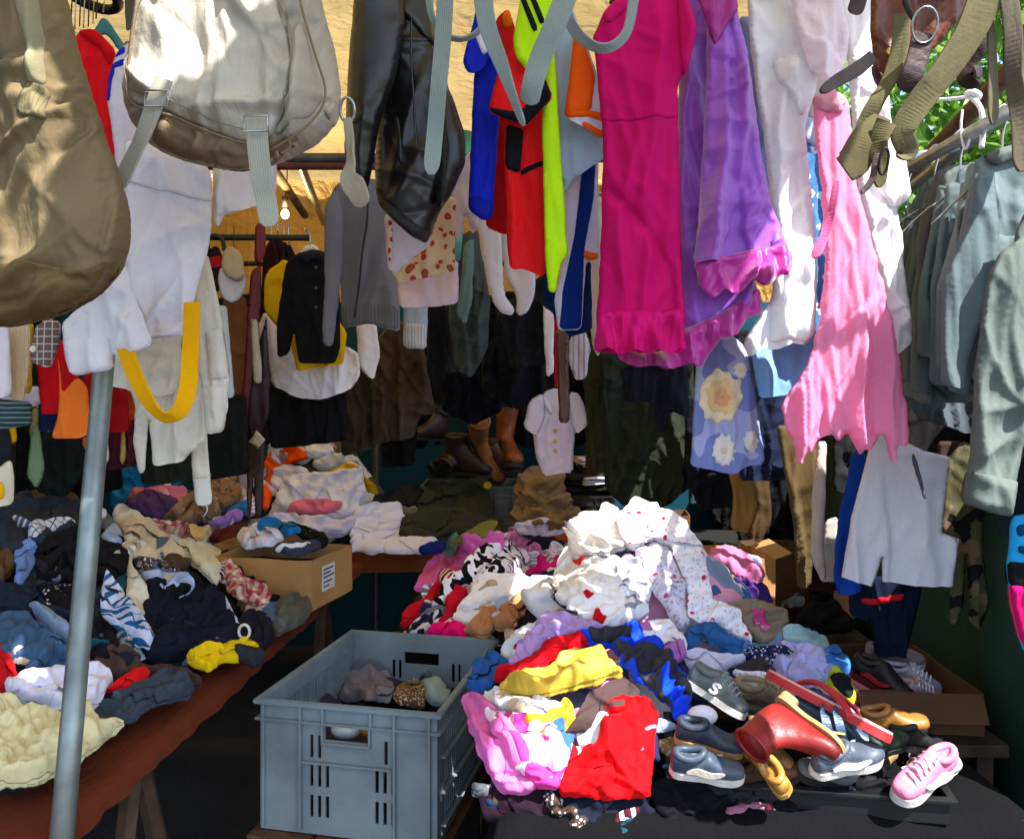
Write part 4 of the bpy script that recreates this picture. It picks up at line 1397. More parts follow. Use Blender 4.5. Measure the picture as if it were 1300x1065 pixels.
hang('white_trousers', 'folded white trousers behind the yellow strap', 'trousers', 1.66, CREAM, [(128, 470), (150, 436), (190, 420), (230, 420), (232, 470), (224, 500), (205, 503), (170, 496), (130, 488)], t=.025, amp=.006, wr=.02)
hang('cream_gown', 'cream gown with empty sleeve hanging at left', 'dress', 1.72, CREAM, [(165, 490), (200, 470), (258, 420), (266, 500), (262, 555), (250, 566), (232, 586), (196, 592), (190, 530), (187, 560), (186, 597), (177, 602), (170, 565), (172, 520)], t=.02, amp=.012, lam=.05)
fr = hang('ruffled_skirt', 'cream cotton skirt with ruffled tiers beside the yellow strap', 'skirt', 1.60, CREAM, [(244, 325), (264, 322), (280, 400), (291, 480), (284, 548), (262, 553), (256, 490), (246, 440)], t=.022, amp=.009, lam=.03)
for pp in ([(262, 420), (284, 415), (292, 480), (268, 482)], [(256, 492), (284, 488), (286, 548), (260, 553)]):
    patch(fr, 'ruffle', CREAM, pp, .010, .004)
hang('white_slip', 'narrow white slip behind the ruffled skirt', 'dress', 1.75, WHITE, [(262, 430), (282, 428), (289, 520), (284, 532), (268, 530)], t=.015)
hang('pale_sleeve', 'pale grey blue shirt edge left of the brown coat', 'shirt', 2.0, fab('b6c4ca'), [(272, 388), (288, 388), (297, 500), (294, 505), (282, 504)], t=.02)
sa = hang('sash', 'long cream scarf end hanging over the blue clothes', 'scarf', 1.80, CREAM, [(243, 500), (262, 500), (263, 560), (269, 638), (262, 642), (248, 641), (244, 600)], t=.010, amp=.004, lam=.03)
patch(sa, 'end_band', fab('cfc8b8'), [(246, 602), (267, 601), (267, 606), (246, 608)], .003)
tube('loose_thread', [P(262, 640, 1.78), P(263, 648, 1.78), P(258, 656, 1.79)], .0012, CREAM, sa[0], 5, 5)
ys = ribbon('yellow_strap', [P(158, 440, 1.44), P(172, 478, 1.43), P(190, 512, 1.42), P(208, 529, 1.42), (P(226, 524, 1.42)), P(238, 495, 1.43), P(242, 440, 1.45), P(244, 384, 1.47)], .028, fab('e6a808', bump=.3), .003, twist=[0, 10, 35, 55, 30, 5, 0], round_end=False, k=10)
tag(ys, 'yellow webbing loop hanging over the white trousers', 'strap')
hang('white_tee', 'white t-shirt hem hanging below the rucksack base', 'shirt', 1.55, WHITE, [(270, 150), (330, 150), (352, 200), (350, 250), (320, 262), (296, 269), (284, 274), (278, 290), (271, 282)], t=.02, amp=.006)
# hangers and ring rack top left
rr = empty('ring_rack', P(112, 2, 1.72)); tag(rr, 'black ring rack with wire hanger hooks at upper left', 'rack')
tube('ring', [P(112, -8, 1.74) + Vector((.045 * math.cos(a), .09 * math.sin(a), .006)) for a in np.linspace(0, 2 * math.pi, 20, endpoint=False)], .011, BLACKM, rr, 8, closed=True)
for k, (x, y) in enumerate(((90, 32), (95, 38), (101, 34), (106, 36), (112, 34), (118, 30), (122, 24), (131, 16))):
    tube('hook', [P(x + 2, -4, 1.68 + .004 * k), P(x + 1, 8, 1.68 + .004 * k), P(x, y, 1.69)], .0014, RING if k % 2 else BLACKM, rr, 6, 4)
bh = hang('hanger', 'turquoise plastic hanger above the red top', 'hanger', 1.69, solid('1f86a0', .4, 0, 40, .15, .0005, name='plastic'), [(117, 42), (123, 33), (129, 22), (136, 25), (146, 40), (158, 58), (166, 72), (160, 74), (148, 62), (141, 50), (134, 44), (126, 46)], t=.006, amp=0, wr=0, hem=False)
hang('dark_strap_end', 'dark grey bag strap end above the rucksack', 'strap', 1.3, fab('5a5850'), [(159, -20), (184, -20), (178, 20), (174, 30), (160, 42), (158, 20)], t=.006, amp=0, hem=False)

# jerseys
bj = hang('blue_jersey', 'royal blue jersey with white sleeve stripes', 'jersey', 1.60, fab('1026c8', rough=.6), [(604, 60), (632, 40), (636, 90), (632, 180), (626, 275), (614, 281), (596, 268), (594, 262), (598, 180)], t=.02, amp=.006)
bs_ = hang('sleeve', None, None, 1.565, fab('1026c8', rough=.6), [(604, 12), (618, 8), (636, 45), (630, 62), (612, 88), (596, 94), (587, 82), (593, 55)], t=.022, amp=.003, parent=bj[0])
for pp, mm in (([(601, 40), (606, 36), (620, 66), (613, 71)], WHITE), ([(609, 24), (615, 21), (629, 58), (622, 63)], WHITE), ([(617, 20), (619, 19), (632, 52), (629, 55)], fab('d02030'))):
    patch(bs_, 'stripe', mm, pp, .003)
patch(bj, 'hem', fab('0c1ea0', rough=.6), [(596, 248), (627, 256), (626, 275), (614, 281), (596, 268)], .003)
rj = hang('red_jersey', 'plain red jersey behind the red and navy one', 'jersey', 1.68, fab('c01010', rough=.65), [(628, 25), (645, 10), (662, 60), (664, 290), (640, 298), (617, 288), (621, 200), (612, 150), (627, 100)], t=.02, amp=.008)
patch(rj, 'collar', fab('e07010'), [(637, 22), (648, 8), (656, 22), (648, 34), (640, 38)], .005)
rb = hang('red_navy_jersey', 'red jersey with navy sleeve band and black side panel', 'jersey', 1.56, fab('e0141a', rough=.65), [(640, 90), (660, 55), (690, 110), (692, 200), (695, 325), (691, 352), (665, 340), (648, 342), (643, 300), (640, 200)], t=.02, amp=.007)
rbs = hang('sleeve', None, None, 1.505, fab('e0141a', rough=.65), [(634, 80), (656, 55), (684, 80), (702, 124), (668, 161), (655, 157), (620, 142), (626, 115)], t=.022, amp=.003, parent=rb[0])
patch(rbs, 'sleeve_band', fab('12141e'), [(620, 136), (650, 143), (664, 140), (692, 100), (702, 124), (668, 161), (652, 156), (620, 142)], .004)
patch(rb, 'side_panel', fab('14161c'), [(643, 158), (665, 165), (660, 220), (641, 214)], .003)
patch(rb, 'piping', fab('14161c'), [(660, 217), (690, 204), (691, 210), (662, 223)], .003)
lg = hang('lime_jersey', 'neon lime jersey with black shoulder stripes', 'jersey', 1.515, fab('b4e810', rough=.6), [(688, 120), (702, 30), (711, 180), (721, 325), (712, 334), (706, 372), (696, 370), (692, 330), (689, 200)], t=.018, amp=.006)
lgs = hang('sleeve', None, None, 1.47, fab('b4e810', rough=.6), [(664, -20), (703, -20), (705, 40), (692, 70), (679, 84), (668, 88), (655, 72), (651, 52)], t=.024, amp=.003, parent=lg[0])
for pp in ([(660, -2), (666, -4), (683, 38), (677, 42)], [(671, -6), (677, -8), (692, 28), (686, 32)]):
    patch(lgs, 'stripe', fab('16181a'), pp, .003)
sj = hang('pale_blue_jersey', 'pale blue jersey with orange trimmed sleeve', 'jersey', 1.585, fab('a8c4dc', rough=.7), [(704, -10), (722, -5), (740, 50), (750, 110), (773, 190), (773, 198), (750, 212), (728, 228), (717, 246), (709, 200), (704, 100)], t=.02, amp=.006)
sjs = hang('sleeve', None, None, 1.53, fab('c4c8e0', rough=.7), [(726, 35), (742, 50), (760, 100), (781, 156), (777, 172), (760, 174), (738, 161), (715, 147), (722, 95)], t=.024, amp=.002, parent=sj[0])
patch(sjs, 'orange_panel', fab('e85808', rough=.7), [(729, 42), (741, 52), (755, 96), (750, 142), (716, 147), (723, 95)], .003)
patch(sjs, 'orange_trim', fab('e85808', rough=.7), [(715, 143), (748, 141), (772, 148), (782, 157), (775, 174), (760, 175), (738, 162), (740, 155), (762, 166), (772, 164), (772, 157), (748, 149), (716, 150)], .004)
tp = hang('striped_track_pants', 'white track pants with broad navy side stripe', 'trousers', 1.64, fab('cfd0e4'), [(712, 235), (735, 215), (760, 195), (759, 240), (760, 330), (744, 332), (738, 418), (708, 420), (704, 380), (714, 330)], t=.02, amp=.008)
patch(tp, 'side_stripe', fab('0c2c78'), [(740, 208), (757, 200), (753, 255), (741, 320), (738, 417), (710, 419), (714, 370), (729, 300)], .004)
patch(tp, 'orange_hem', fab('e06010'), [(737, 318), (760, 322), (760, 331), (742, 330)], .004)
hang('navy_shorts', 'navy shorts peeking out below the track pants', 'shorts', 1.72, fab('10204c'), [(690, 335), (712, 330), (750, 330), (752, 420), (722, 428), (700, 395), (690, 390)], t=.02, amp=.01)

# dresses
pd = hang('pink_dress', "hot pink cotton dress with cap sleeves and eyelet ruffle hem", 'dress', 1.48, fab('c80c66', rough=.8, bump=.5, tr=.06),
     [(778, 2), (800, -12), (850, -25), (872, -10), (884, 40), (872, 92), (860, 108), (862, 200), (866, 330), (870, 446), (852, 448), (836, 442), (818, 449), (796, 442), (778, 449), (755, 446), (762, 330), (766, 180), (756, 70), (752, 52), (764, 20)],
     t=.04, amp=.017, lam=.10, wr=.010)
PINKR = fab('d01470', rough=.85, tr=.1, bump=1.6)
hang('ruffle', None, None, 1.462, PINKR, [(760, 398), (790, 394), (830, 396), (867, 392), (872, 444), (864, 440), (852, 450), (838, 442), (822, 451), (806, 442), (786, 451), (770, 443), (753, 448)], t=.03, amp=.022, lam=.045, wr=.008, parent=pd[0], jag=1.6, sp=3.4)
patch(pd, 'seam', fab('b00a58'), [(764, 150), (800, 153), (860, 148), (860, 150), (800, 155.5), (764, 152.5)], .0005, .002)
patch(pd, 'cap_sleeve', fab('c80c66', rough=.8, bump=.5, tr=.06), [(862, -5), (874, -8), (885, 38), (874, 92), (866, 98), (862, 60)], .014)
patch(pd, 'collar', fab('c80e66', rough=.8), [(764, 22), (778, 2), (806, -14), (812, 0), (790, 16), (772, 32)], .008)
tube('hanger_hook', [P(775, 5, 1.50), P(785, -12, 1.50), P(800, -40, 1.5)], .004, BLACKM, pd[0], 8, 5)

PUR = fab('9a50c8', rough=.42, spec=.5, sheen=.4, tr=.08, bump=.6)
MAG = fab('b00c8c', rough=.38, spec=.6, sheen=.4, bump=.6)
ppd = hang('purple_dress', 'purple satin dress with magenta frilled hem', 'dress', 1.56, PUR,
     [(868, -15), (905, -10), (902, 200), (892, 330), (955, 345), (962, 372), (930, 398), (895, 412), (862, 422), (858, 250), (862, 80)], t=.03, amp=.018, lam=.09, wr=.02)
hang('overskirt', None, None, 1.50, PUR, [(900, -20), (930, -20), (947, 60), (962, 160), (980, 260), (999, 316), (962, 320), (925, 330), (880, 336), (888, 260), (896, 120)], t=.035, amp=.022, lam=.12, wr=.02, parent=ppd[0])
hang('frill', None, None, 1.49, MAG, [(880, 332), (922, 325), (960, 315), (1000, 310), (1004, 350), (990, 348), (972, 364), (955, 352), (938, 374), (918, 366), (905, 380), (888, 362)], t=.02, amp=.03, lam=.06, wr=.01, parent=ppd[0], jag=2.0)
hang('frill', None, None, 1.53, MAG, [(862, 420), (900, 405), (935, 385), (966, 364), (968, 400), (950, 404), (935, 425), (915, 428), (905, 444), (892, 466), (875, 460), (850, 470), (830, 461), (812, 468), (784, 456), (784, 444), (830, 448), (862, 440)], t=.02, amp=.028, lam=.06, wr=.01, parent=ppd[0], jag=2.0)
hang('top_band', None, None, 1.485, fab('981c80', rough=.5, spec=.4), [(880, -20), (932, -20), (938, 12), (924, 30), (908, 60), (896, 30)], t=.02, amp=.012, lam=.05, parent=ppd[0])

hang('denim_dress', 'periwinkle blue dress squeezed between purple and white dresses', 'dress', 1.62, fab('8490d0', bump=.8), [(938, 20), (955, 22), (968, 60), (976, 160), (980, 300), (950, 300), (944, 120)], t=.03, amp=.012)
wd1 = hang('white_dress', 'sunlit long white dress with gauzy hem beside the purple one', 'dress', 1.535, fab('f0eef2', tr=.18, bump=.8),
     [(948, -20), (1000, -25), (1020, 40), (1038, 92), (1034, 120), (1022, 160), (1030, 260), (1036, 330), (1034, 425), (1022, 438), (1004, 434), (985, 445), (966, 440), (950, 455), (944, 432), (980, 380), (984, 300), (966, 150), (952, 60)], t=.035, amp=.016, lam=.06, wr=.02)
patch(wd1, 'overskirt', fab('f4f2f4', tr=.3), [(985, 300), (1030, 300), (1036, 340), (1035, 420), (1020, 434), (1000, 428), (980, 436), (978, 380)], .014, .004)
patch(wd1, 'bodice_frill', fab('f6f4f6', tr=.25, bump=2.0), [(985, 75), (1010, 72), (1038, 92), (1032, 122), (1015, 150), (1000, 120), (985, 100)], .02, .005)
hang('organza_wrap', 'sheer white organza wrap with pinkish sheen above the pink scarf', 'scarf', 1.50, fab('f6e8ee', tr=.35, bump=1.6, rough=.5), [(1000, -20), (1065, -25), (1080, 40), (1072, 92), (1050, 100), (1030, 92), (1018, 60)], t=.03, amp=.012, lam=.05, wr=.04)
bf = hang('blue_print_dress', 'blue dress with white leaf print between white dress and pink scarf', 'dress', 1.60, fab('4a80b4', 'floral', 'd0dcec', '4a80b4', sc=42), [(1000, 140), (1042, 150), (1052, 180), (1052, 290), (1048, 420), (1022, 420), (1010, 300)], t=.02, amp=.008)
patch(bf, 'yoke', fab('b8c8e0', tr=.1), [(1002, 145), (1042, 152), (1048, 196), (1008, 168)], .004)
ps = hang('pink_scarf_dress', 'crinkled rose pink gauze dress with ragged hem', 'dress', 1.49, fab('f49cc2', tr=.38, bump=.8, rough=.95, knit=22, spec=.02),
     [(1032, 122), (1062, 118), (1078, 128), (1082, 200), (1094, 260), (1116, 340), (1138, 430), (1153, 520), (1157, 560), (1150, 568), (1143, 562), (1138, 590), (1130, 584), (1126, 560), (1116, 548), (1106, 572), (1096, 568), (1090, 578), (1082, 560), (1074, 548), (1062, 562), (1054, 552), (1044, 558), (1034, 572), (1024, 570), (1019, 592), (1011, 584), (1008, 560), (1000, 548), (992, 520), (1008, 490), (1026, 462), (1042, 400), (1046, 330), (1044, 260), (1036, 190)],
     t=.028, amp=.0075, lam=.030, wr=.004, jag=2.4, sp=3.6, straight=True)
patch(ps, 'waist_band', fab('e8a0b8', tr=.2), [(1030, 122), (1062, 116), (1074, 124), (1068, 146), (1040, 140)], .008)
patch(ps, 'brooch', solid('d0c8d0', .25, .8, 300, .5, .004, name='sequins'), [(1056, 124), (1070, 122), (1072, 136), (1058, 138)], .012)
ribbon('tie_end', [P(1062, 230, 1.44), P(1056, 270, 1.44), P(1046, 300, 1.44), P(1034, 328, 1.43)], .016, fab('e070a4', tr=.3), .003, twist=[20, 60, 10, 70], parent=ps[0], wlist=[.6, 1, .9, 1.4])
hang('white_underskirt', 'long white petticoat seen between the white dress and the pink gauze', 'skirt', 1.64, fab('f2f0f4', tr=.2, bump=.6), [(1030, 60), (1062, 90), (1060, 180), (1046, 240), (1036, 330), (1040, 380), (1028, 400), (1020, 300)], t=.02, amp=.012, lam=.05)
hang('white_slip', 'bright white slip filling the gap right of the pink gauze dress', 'dress', 1.60, fab('f4f2f4', tr=.2, bump=.6), [(1076, 60), (1120, 60), (1128, 180), (1140, 330), (1150, 440), (1128, 436), (1104, 330), (1086, 220)], t=.02, amp=.014, lam=.05)
hang('blue_skirt', 'plain light blue skirt hem below the white dress', 'skirt', 1.66, fab('7aa8dc', bump=.6), [(952, 440), (1034, 410), (1042, 488), (1000, 501), (964, 506)], t=.02, amp=.014, lam=.10)
hang('slate_dress', 'slate blue dress edge behind the pink gauze dress', 'dress', 1.70, fab('5a6ca0'), [(1030, 300), (1050, 300), (1054, 395), (1048, 410), (1034, 420)], t=.015)
fd = hang('rose_print_dress', 'lavender dress printed with big peach roses', 'dress', 1.68, fab('7480b8', 'cow', 'a0a6cc', sc=12, bump=.6), [(884, 428), (928, 424), (946, 440), (958, 490), (971, 588), (945, 592), (930, 602), (905, 596), (877, 592), (880, 540), (883, 480)], t=.02, amp=.012, lam=.07)
def rose(cx, cy, r, cols, seed):
    rs = np.random.RandomState(seed)
    for k, (f, c) in enumerate(zip((1.0, .74, .46, .22), cols)):
        n = 11 - 2 * k
        pp = []
        for i in range(n):
            a = 6.283 * i / n
            for da, rr in ((0, 1.0), (3.14 / n, .78)):
                q = r * f * rr * (.85 + .3 * rs.rand())
                pp.append((cx + q * .8 * math.cos(a + da), cy + q * 1.1 * math.sin(a + da)))
        patch(fd, 'rose_print', fab(c), pp, .0005 + .0012 * k, .002)
rose(914, 504, 36, ('e8d8b4', 'e6c48c', 'e0a878', 'cc8868'), 1)
rose(918, 572, 20, ('dcd8d4', 'e4dccc', 'd8c4b4', 'c8a898'), 2)
rose(952, 560, 15, ('d8d4d4', 'e0d4c0', 'd8b8a0', 'c8a898'), 3)
rose(938, 470, 11, ('dcd8d4', 'e4d0b0', 'd8b490', 'c8a080'), 4)
hang('grey_slip', 'slate grey skirt panel right of the rose print dress', 'skirt', 1.72, fab('6a7288'), [(930, 430), (954, 430), (960, 476), (940, 480)], t=.012)
wb = hang('white_blouse', 'glaring sunlit white lace blouse right of the pink dress', 'blouse', 1.54, fab('f2f0f2', tr=.2, bump=1.4),
     [(1062, -25), (1118, -25), (1126, 60), (1130, 150), (1150, 205), (1157, 250), (1140, 262), (1148, 330), (1158, 438), (1146, 444), (1134, 452), (1122, 400), (1104, 330), (1090, 240), (1082, 120)], t=.035, amp=.012, lam=.06, wr=.035, jag=1.6)
patch(wb, 'lace_sleeve', fab('f6f4f6', tr=.25, bump=2.4), [(1110, 170), (1136, 185), (1157, 248), (1140, 264), (1122, 258), (1108, 230)], .014, .005)

# canvas and leather satchel dangling at the upper right
OLIVE = fab('6a6448', rough=.9, bump=1.0)
OLIVED = fab('565036', rough=.9, bump=1.0)
LBROWN = solid('7a3c20', .5, 0, 16, .35, .004, .4, .15, name='leather')
LDARK = solid('3a2620', .55, 0, 18, .35, .003, .4, .1, name='leather')
sb_ = hang('satchel', 'olive canvas satchel with brown leather flap at upper right', 'bag', 1.22, LBROWN, [(1106, -40), (1235, -40), (1228, 10), (1190, 60), (1150, 90), (1120, 112), (1110, 90), (1104, 40)], t=.03, amp=.006, wr=.03, hem=False)
def strap(par, pts, w, mat, tw=None, th=.004, wl=None, re=True):
    return ribbon('strap', [P(*p) for p in pts], w, mat, th, twist=tw, parent=par, round_end=re, wlist=wl, k=9)
strap(sb_[0], [(1145, 18, 1.17), (1142, 60, 1.17), (1130, 100, 1.17), (1112, 130, 1.17), (1096, 165, 1.18), (1100, 190, 1.18)], .022, OLIVE, [10, 40, 50, 20, 0])
strap(sb_[0], [(1258, -20, 1.10), (1232, 40, 1.11), (1198, 92, 1.12), (1166, 132, 1.13), (1146, 165, 1.14), (1152, 192, 1.15), (1138, 196, 1.16)], .036, OLIVE, [0, -12, -18, 5, 30, 60], wl=[1.3, 1.1, 1, .9, .8, .6])
strap(sb_[0], [(1172, 42, 1.14), (1166, 70, 1.14), (1158, 96, 1.14), (1146, 116, 1.15)], .028, LDARK, [0, 5, 10])
strap(sb_[0], [(1108, 72, 1.15), (1088, 88, 1.14), (1064, 102, 1.13), (1042, 117, 1.12)], .017, LDARK, [0, 10, 15, 0], wl=[1, 1.1, 1, .7])
strap(sb_[0], [(1120, 150, 1.15), (1098, 175, 1.14), (1084, 205, 1.14), (1072, 215, 1.14)], .030, OLIVED, [30, 5, 0], wl=[.8, 1.2, 1.5, 1.2], re=False)
strap(sb_[0], [(1125, 155, 1.13), (1116, 180, 1.13), (1118, 210, 1.13), (1116, 238, 1.13)], .020, OLIVED, [0, 50, 10, 0], wl=[1.3, 1.2, 1, .7])
strap(sb_[0], [(1112, 195, 1.12), (1108, 225, 1.12), (1094, 246, 1.12)], .008, LDARK, [0, 30, 0])
patch(sb_, 'leather_edge', LDARK, [(1106, 80), (1124, 96), (1120, 112), (1108, 100)], .006)
tube('ring', [P(1174, 32, 1.13) + Vector((.017 * math.cos(a), -.006 * math.sin(a), .022 * math.sin(a))) for a in np.linspace(0, 2 * math.pi, 18, endpoint=False)], .0018, RING, sb_[0], 8, closed=True)
button_on(sb_, 1124, 70, BRASS, .006, 'stud')
tube('hook', [P(1146, -20, 1.16), P(1150, 5, 1.15), P(1160, 24, 1.14)], .004, BLACKM, sb_[0], 8, 5)
tube('ring', [P(1122, 205, 1.11) + Vector((.006 * math.cos(a), -.006 * math.sin(a), .016 * math.sin(a))) for a in np.linspace(0, 2 * math.pi, 16, endpoint=False)], .0018, BLACKM, sb_[0], 8, closed=True)
for lab, pts, w, tw, mt, wl in (
        ('long dark belt with pale tip at the right edge', [(1278, -20, 1.1), (1286, 40, 1.1), (1288, 100, 1.1), (1296, 160, 1.1), (1297, 218, 1.1)], .022, [0, 20, 60, 20, 0], fab('5c5548'), None),
        ('shorter dark strap hanging left of the long belt', [(1252, 0, 1.12), (1258, 40, 1.12), (1260, 90, 1.12), (1261, 158, 1.12)], .014, [30, 0, 10, 0], fab('6a6250'), [.6, .7, .8, 1.1]),
        ('curled dark leather strap beside the satchel', [(1252, 15, 1.16), (1244, 50, 1.16), (1230, 80, 1.17), (1228, 98, 1.17), (1240, 100, 1.16), (1240, 84, 1.16)], .026, [0, 10, 30, 60, 30], LDARK, None),
        ('short black strap stub at the top between blouse and satchel', [(1092, -20, 1.2), (1090, 0, 1.2), (1084, 18, 1.2)], .022, [20, 0], LDARK, None)):
    o = ribbon('leather_strap', [P(*p) for p in pts], w, mt, .004, twist=tw, wlist=wl, k=10)
    tag(o, lab, 'strap', 'straps dangling at the upper right')

# ------------------------------------------------------------------ work jackets on the right hand rail
WJ = [fab('66716f', bump=.7), fab('616f70', bump=.7), fab('5d6c6e', bump=.7), fab('5e6762', bump=.7), fab('5a686b', bump=.7), fab('5c5c60', bump=.7)]
jk = [
 ('nearest grey green work jacket with long buttoned sleeve at right edge', 1.30, 3, [(1288, 300), (1310, 250), (1420, 230), (1560, 270), (1570, 560), (1330, 570), (1306, 540)], None),
 ('second work jacket with turned collar in dappled light', 1.42, 1, [(1236, 205), (1262, 190), (1330, 170), (1430, 180), (1540, 220), (1550, 520), (1300, 520), (1268, 420), (1240, 420), (1222, 470), (1199, 488), (1202, 440), (1210, 380), (1218, 300)], None),
 ('slim work jacket between the collared one and the brownish one', 1.56, 4, [(1218, 215), (1245, 205), (1330, 200), (1460, 230), (1460, 500), (1215, 500), (1192, 440), (1198, 330), (1208, 250)], None),
 ('brownish grey work jacket with rumpled cuff', 1.66, 5, [(1188, 220), (1212, 208), (1300, 200), (1420, 230), (1420, 500), (1270, 500), (1250, 440), (1212, 480), (1200, 455), (1178, 458), (1172, 440), (1168, 380), (1168, 300), (1176, 250)], None),
 ('blue grey work jacket fourth along the rail', 1.78, 1, [(1170, 236), (1196, 222), (1260, 216), (1370, 240), (1370, 515), (1236, 512), (1160, 512), (1148, 420), (1158, 320), (1162, 270)], None),
 ('greenish work jacket fifth along the rail beside the white blouse', 1.90, 2, [(1160, 250), (1180, 236), (1250, 232), (1330, 250), (1330, 510), (1212, 505), (1146, 505), (1140, 400), (1148, 300)], None),
 ('extra work jacket squeezed between the collared and the slim one', 1.49, 0, [(1228, 210), (1252, 198), (1320, 190), (1440, 220), (1440, 510), (1260, 510), (1226, 470), (1208, 462), (1210, 380), (1214, 280)], None),
 ('faded work jacket squeezed between the slim and the brownish one', 1.61, 3, [(1200, 218), (1226, 206), (1300, 200), (1430, 230), (1430, 500), (1230, 500), (1196, 470), (1184, 440), (1186, 330), (1192, 260)], None),
 ('pale work jacket tucked before the fourth one', 1.72, 0, [(1178, 228), (1202, 214), (1260, 210), (1380, 240), (1380, 510), (1220, 510), (1190, 490), (1160, 480), (1160, 380), (1166, 290)], None),
 ('last dark work jacket at the far end of the rail', 2.02, 4, [(1150, 268), (1166, 252), (1200, 252), (1202, 520), (1145, 520), (1143, 380)], None),
]
for lab, d, mi, poly, _ in jk:
    J = hang('work_jacket', lab, 'jacket', d, WJ[mi], poly, t=.03, amp=.014, lam=.085, wr=.022, group='work jackets on the right rail')
    if not lab.startswith('nearest'):
        p0 = min(poly, key=lambda q: q[0] + q[1] * .9); x0 = p0[0]; y0 = p0[1]
        xl = min(q[0] for q in poly); yb = min(520, max(q[1] for q in poly) - 8 - 18 * (mi % 3))
        w_ = 30 * 1.5 / d
        hang('sleeve', None, None, d - .045, WJ[(mi + 1) % 5], [(x0 + 2, y0 + 14), (x0 + w_ * .9, y0 + 10), (x0 + w_ * 1.05, y0 + 120), (xl + w_ * .95, yb - 40), (xl + w_ * .8, yb), (xl - 4, yb - 6), (xl - 3, y0 + 150), (x0 - 6, y0 + 70)], t=.045, amp=.010, lam=.06, wr=.02, parent=J[0])
    if lab.startswith('second'):
        patch(J, 'collar', WJ[3], [(1246, 198), (1262, 188), (1300, 176), (1330, 172), (1322, 190), (1292, 200), (1262, 212)], .018, .006)
        patch(J, 'chest_pocket', WJ[1], [(1250, 300), (1290, 302), (1284, 352), (1246, 350)], .006)
    if lab.startswith('nearest'):
        s = hang('sleeve', None, None, 1.22, WJ[3], [(1256, 345), (1272, 318), (1300, 300), (1330, 310), (1322, 420), (1306, 540), (1292, 608), (1284, 656), (1255, 650), (1222, 638), (1232, 560), (1240, 450)], t=.036, amp=.008, lam=.06, wr=.03, parent=J[0])
        c = patch(s, 'cuff', WJ[3], [(1229, 598), (1262, 604), (1293, 612), (1286, 655), (1255, 650), (1222, 639)], .008, .005)
        for bx, by in ((1248, 633), (1272, 640)):
            button_on(s, bx, by, solid('4a5450', .4), .006)
    if lab.startswith('blue grey'):
        patch(J, 'hem', WJ[1], [(1160, 490), (1232, 490), (1236, 510), (1160, 512)], .006)
# hangers on the rail
for k, (d, lab) in enumerate(((1.44, 'wire hanger holding the collared work jacket'), (1.58, 'wire hanger holding the slim work jacket'), (1.68, 'wire hanger holding the brownish work jacket'), (1.80, 'wire hanger holding the fourth work jacket'), (1.92, 'wire hanger holding the fifth work jacket'))):
    x = .822 + .02 * (d - 1.0)
    e = empty('wire_hanger', (x, d, 1.80)); tag(e, lab, 'hanger', 'wire hangers on the right rail')
    tube('hook', [(x, d, 1.80), (x, d, 1.87), (x + .012, d, 1.912), (x, d, 1.921), (x - .013, d, 1.91)], .0018, RING, e, 6, 6)
    tube('shoulder_bar', [(x - .12, d, 1.72), (x, d, 1.80), (x + .2, d, 1.71)], .0022, RING, e, 6, 5)
ct = empty('hanging_twine', P(1235, 125, 1.5)); tag(ct, 'knotted white cord tying the hangers to the beam', 'cord')
CORD = fab('d8d8dc')
tube('strand', [P(1180, 127, 1.6), P(1205, 126, 1.56), P(1230, 123, 1.52)], .003, CORD, ct, 6, 4)
tube('strand', [P(1232, 122, 1.52), P(1245, 138, 1.5), P(1248, 165, 1.5), P(1246, 188, 1.5)], .005, CORD, ct, 6, 5)
tube('strand', [P(1222, 140, 1.55), P(1220, 165, 1.54), P(1226, 190, 1.53), P(1236, 160, 1.52)], .0022, CORD, ct, 6, 5)
tube('knot', [P(1226, 121, 1.52), P(1234, 117, 1.51), P(1243, 122, 1.51), P(1236, 128, 1.52)], .006, CORD, ct, 6, 5)
fh = hang('flat_hanger', 'flat grey blue hanger bar sticking out beneath the beam', 'hanger', 1.75, solid('6a7a8c', .4, 0, 40, .15, .0005, name='plastic'), [(1146, 196), (1180, 190), (1218, 186), (1222, 192), (1186, 198), (1148, 206)], t=.006, amp=0, wr=0, hem=False)
# ------------------------------------------------------------------ second row, right side
wt = hang('white_trousers', 'wide white trousers hanging low on the right', 'trousers', 2.05, fab('d8d6e2', bump=.8), [(1106, 560), (1120, 545), (1172, 572), (1206, 580), (1205, 600), (1196, 676), (1216, 684), (1209, 744), (1165, 744), (1120, 738), (1119, 708), (1108, 745), (1068, 732), (1080, 660)], t=.016, amp=.006, lam=.13, wr=.002, smooth=0, jag=.15)
patch(wt, 'fly_seam', fab('5a5868'), [(1158, 574), (1164, 590), (1173, 632), (1170, 632), (1160, 596), (1156, 580)], .003)
hang('royal_blue_trousers', 'royal blue trousers behind the wide white ones', 'trousers', 2.14, fab('14409c'), [(1082, 575), (1098, 570), (1100, 640), (1094, 752), (1066, 756), (1058, 730), (1064, 660)], t=.02)
hang('beige_trousers', 'narrow beige trousers left of the royal blue pair', 'trousers', 2.3, fab('c4b4a8'), [(1038, 560), (1050, 560), (1048, 640), (1046, 700), (1050, 735), (1041, 736), (1029, 706), (1031, 630)], t=.018)
hang('pale_lining_coat', 'pale grey coat lining behind the beige trousers', 'coat', 2.4, fab('a8a49c'), [(1048, 660), (1064, 655), (1066, 738), (1040, 738), (1044, 690)], t=.02)
hang('khaki_coat', 'dark khaki coat hanging left of the beige trousers', 'coat', 2.5, fab('54452c'), [(985, 540), (1036, 540), (1040, 640), (1030, 745), (1012, 745), (1006, 660), (996, 600)], t=.03, amp=.014)
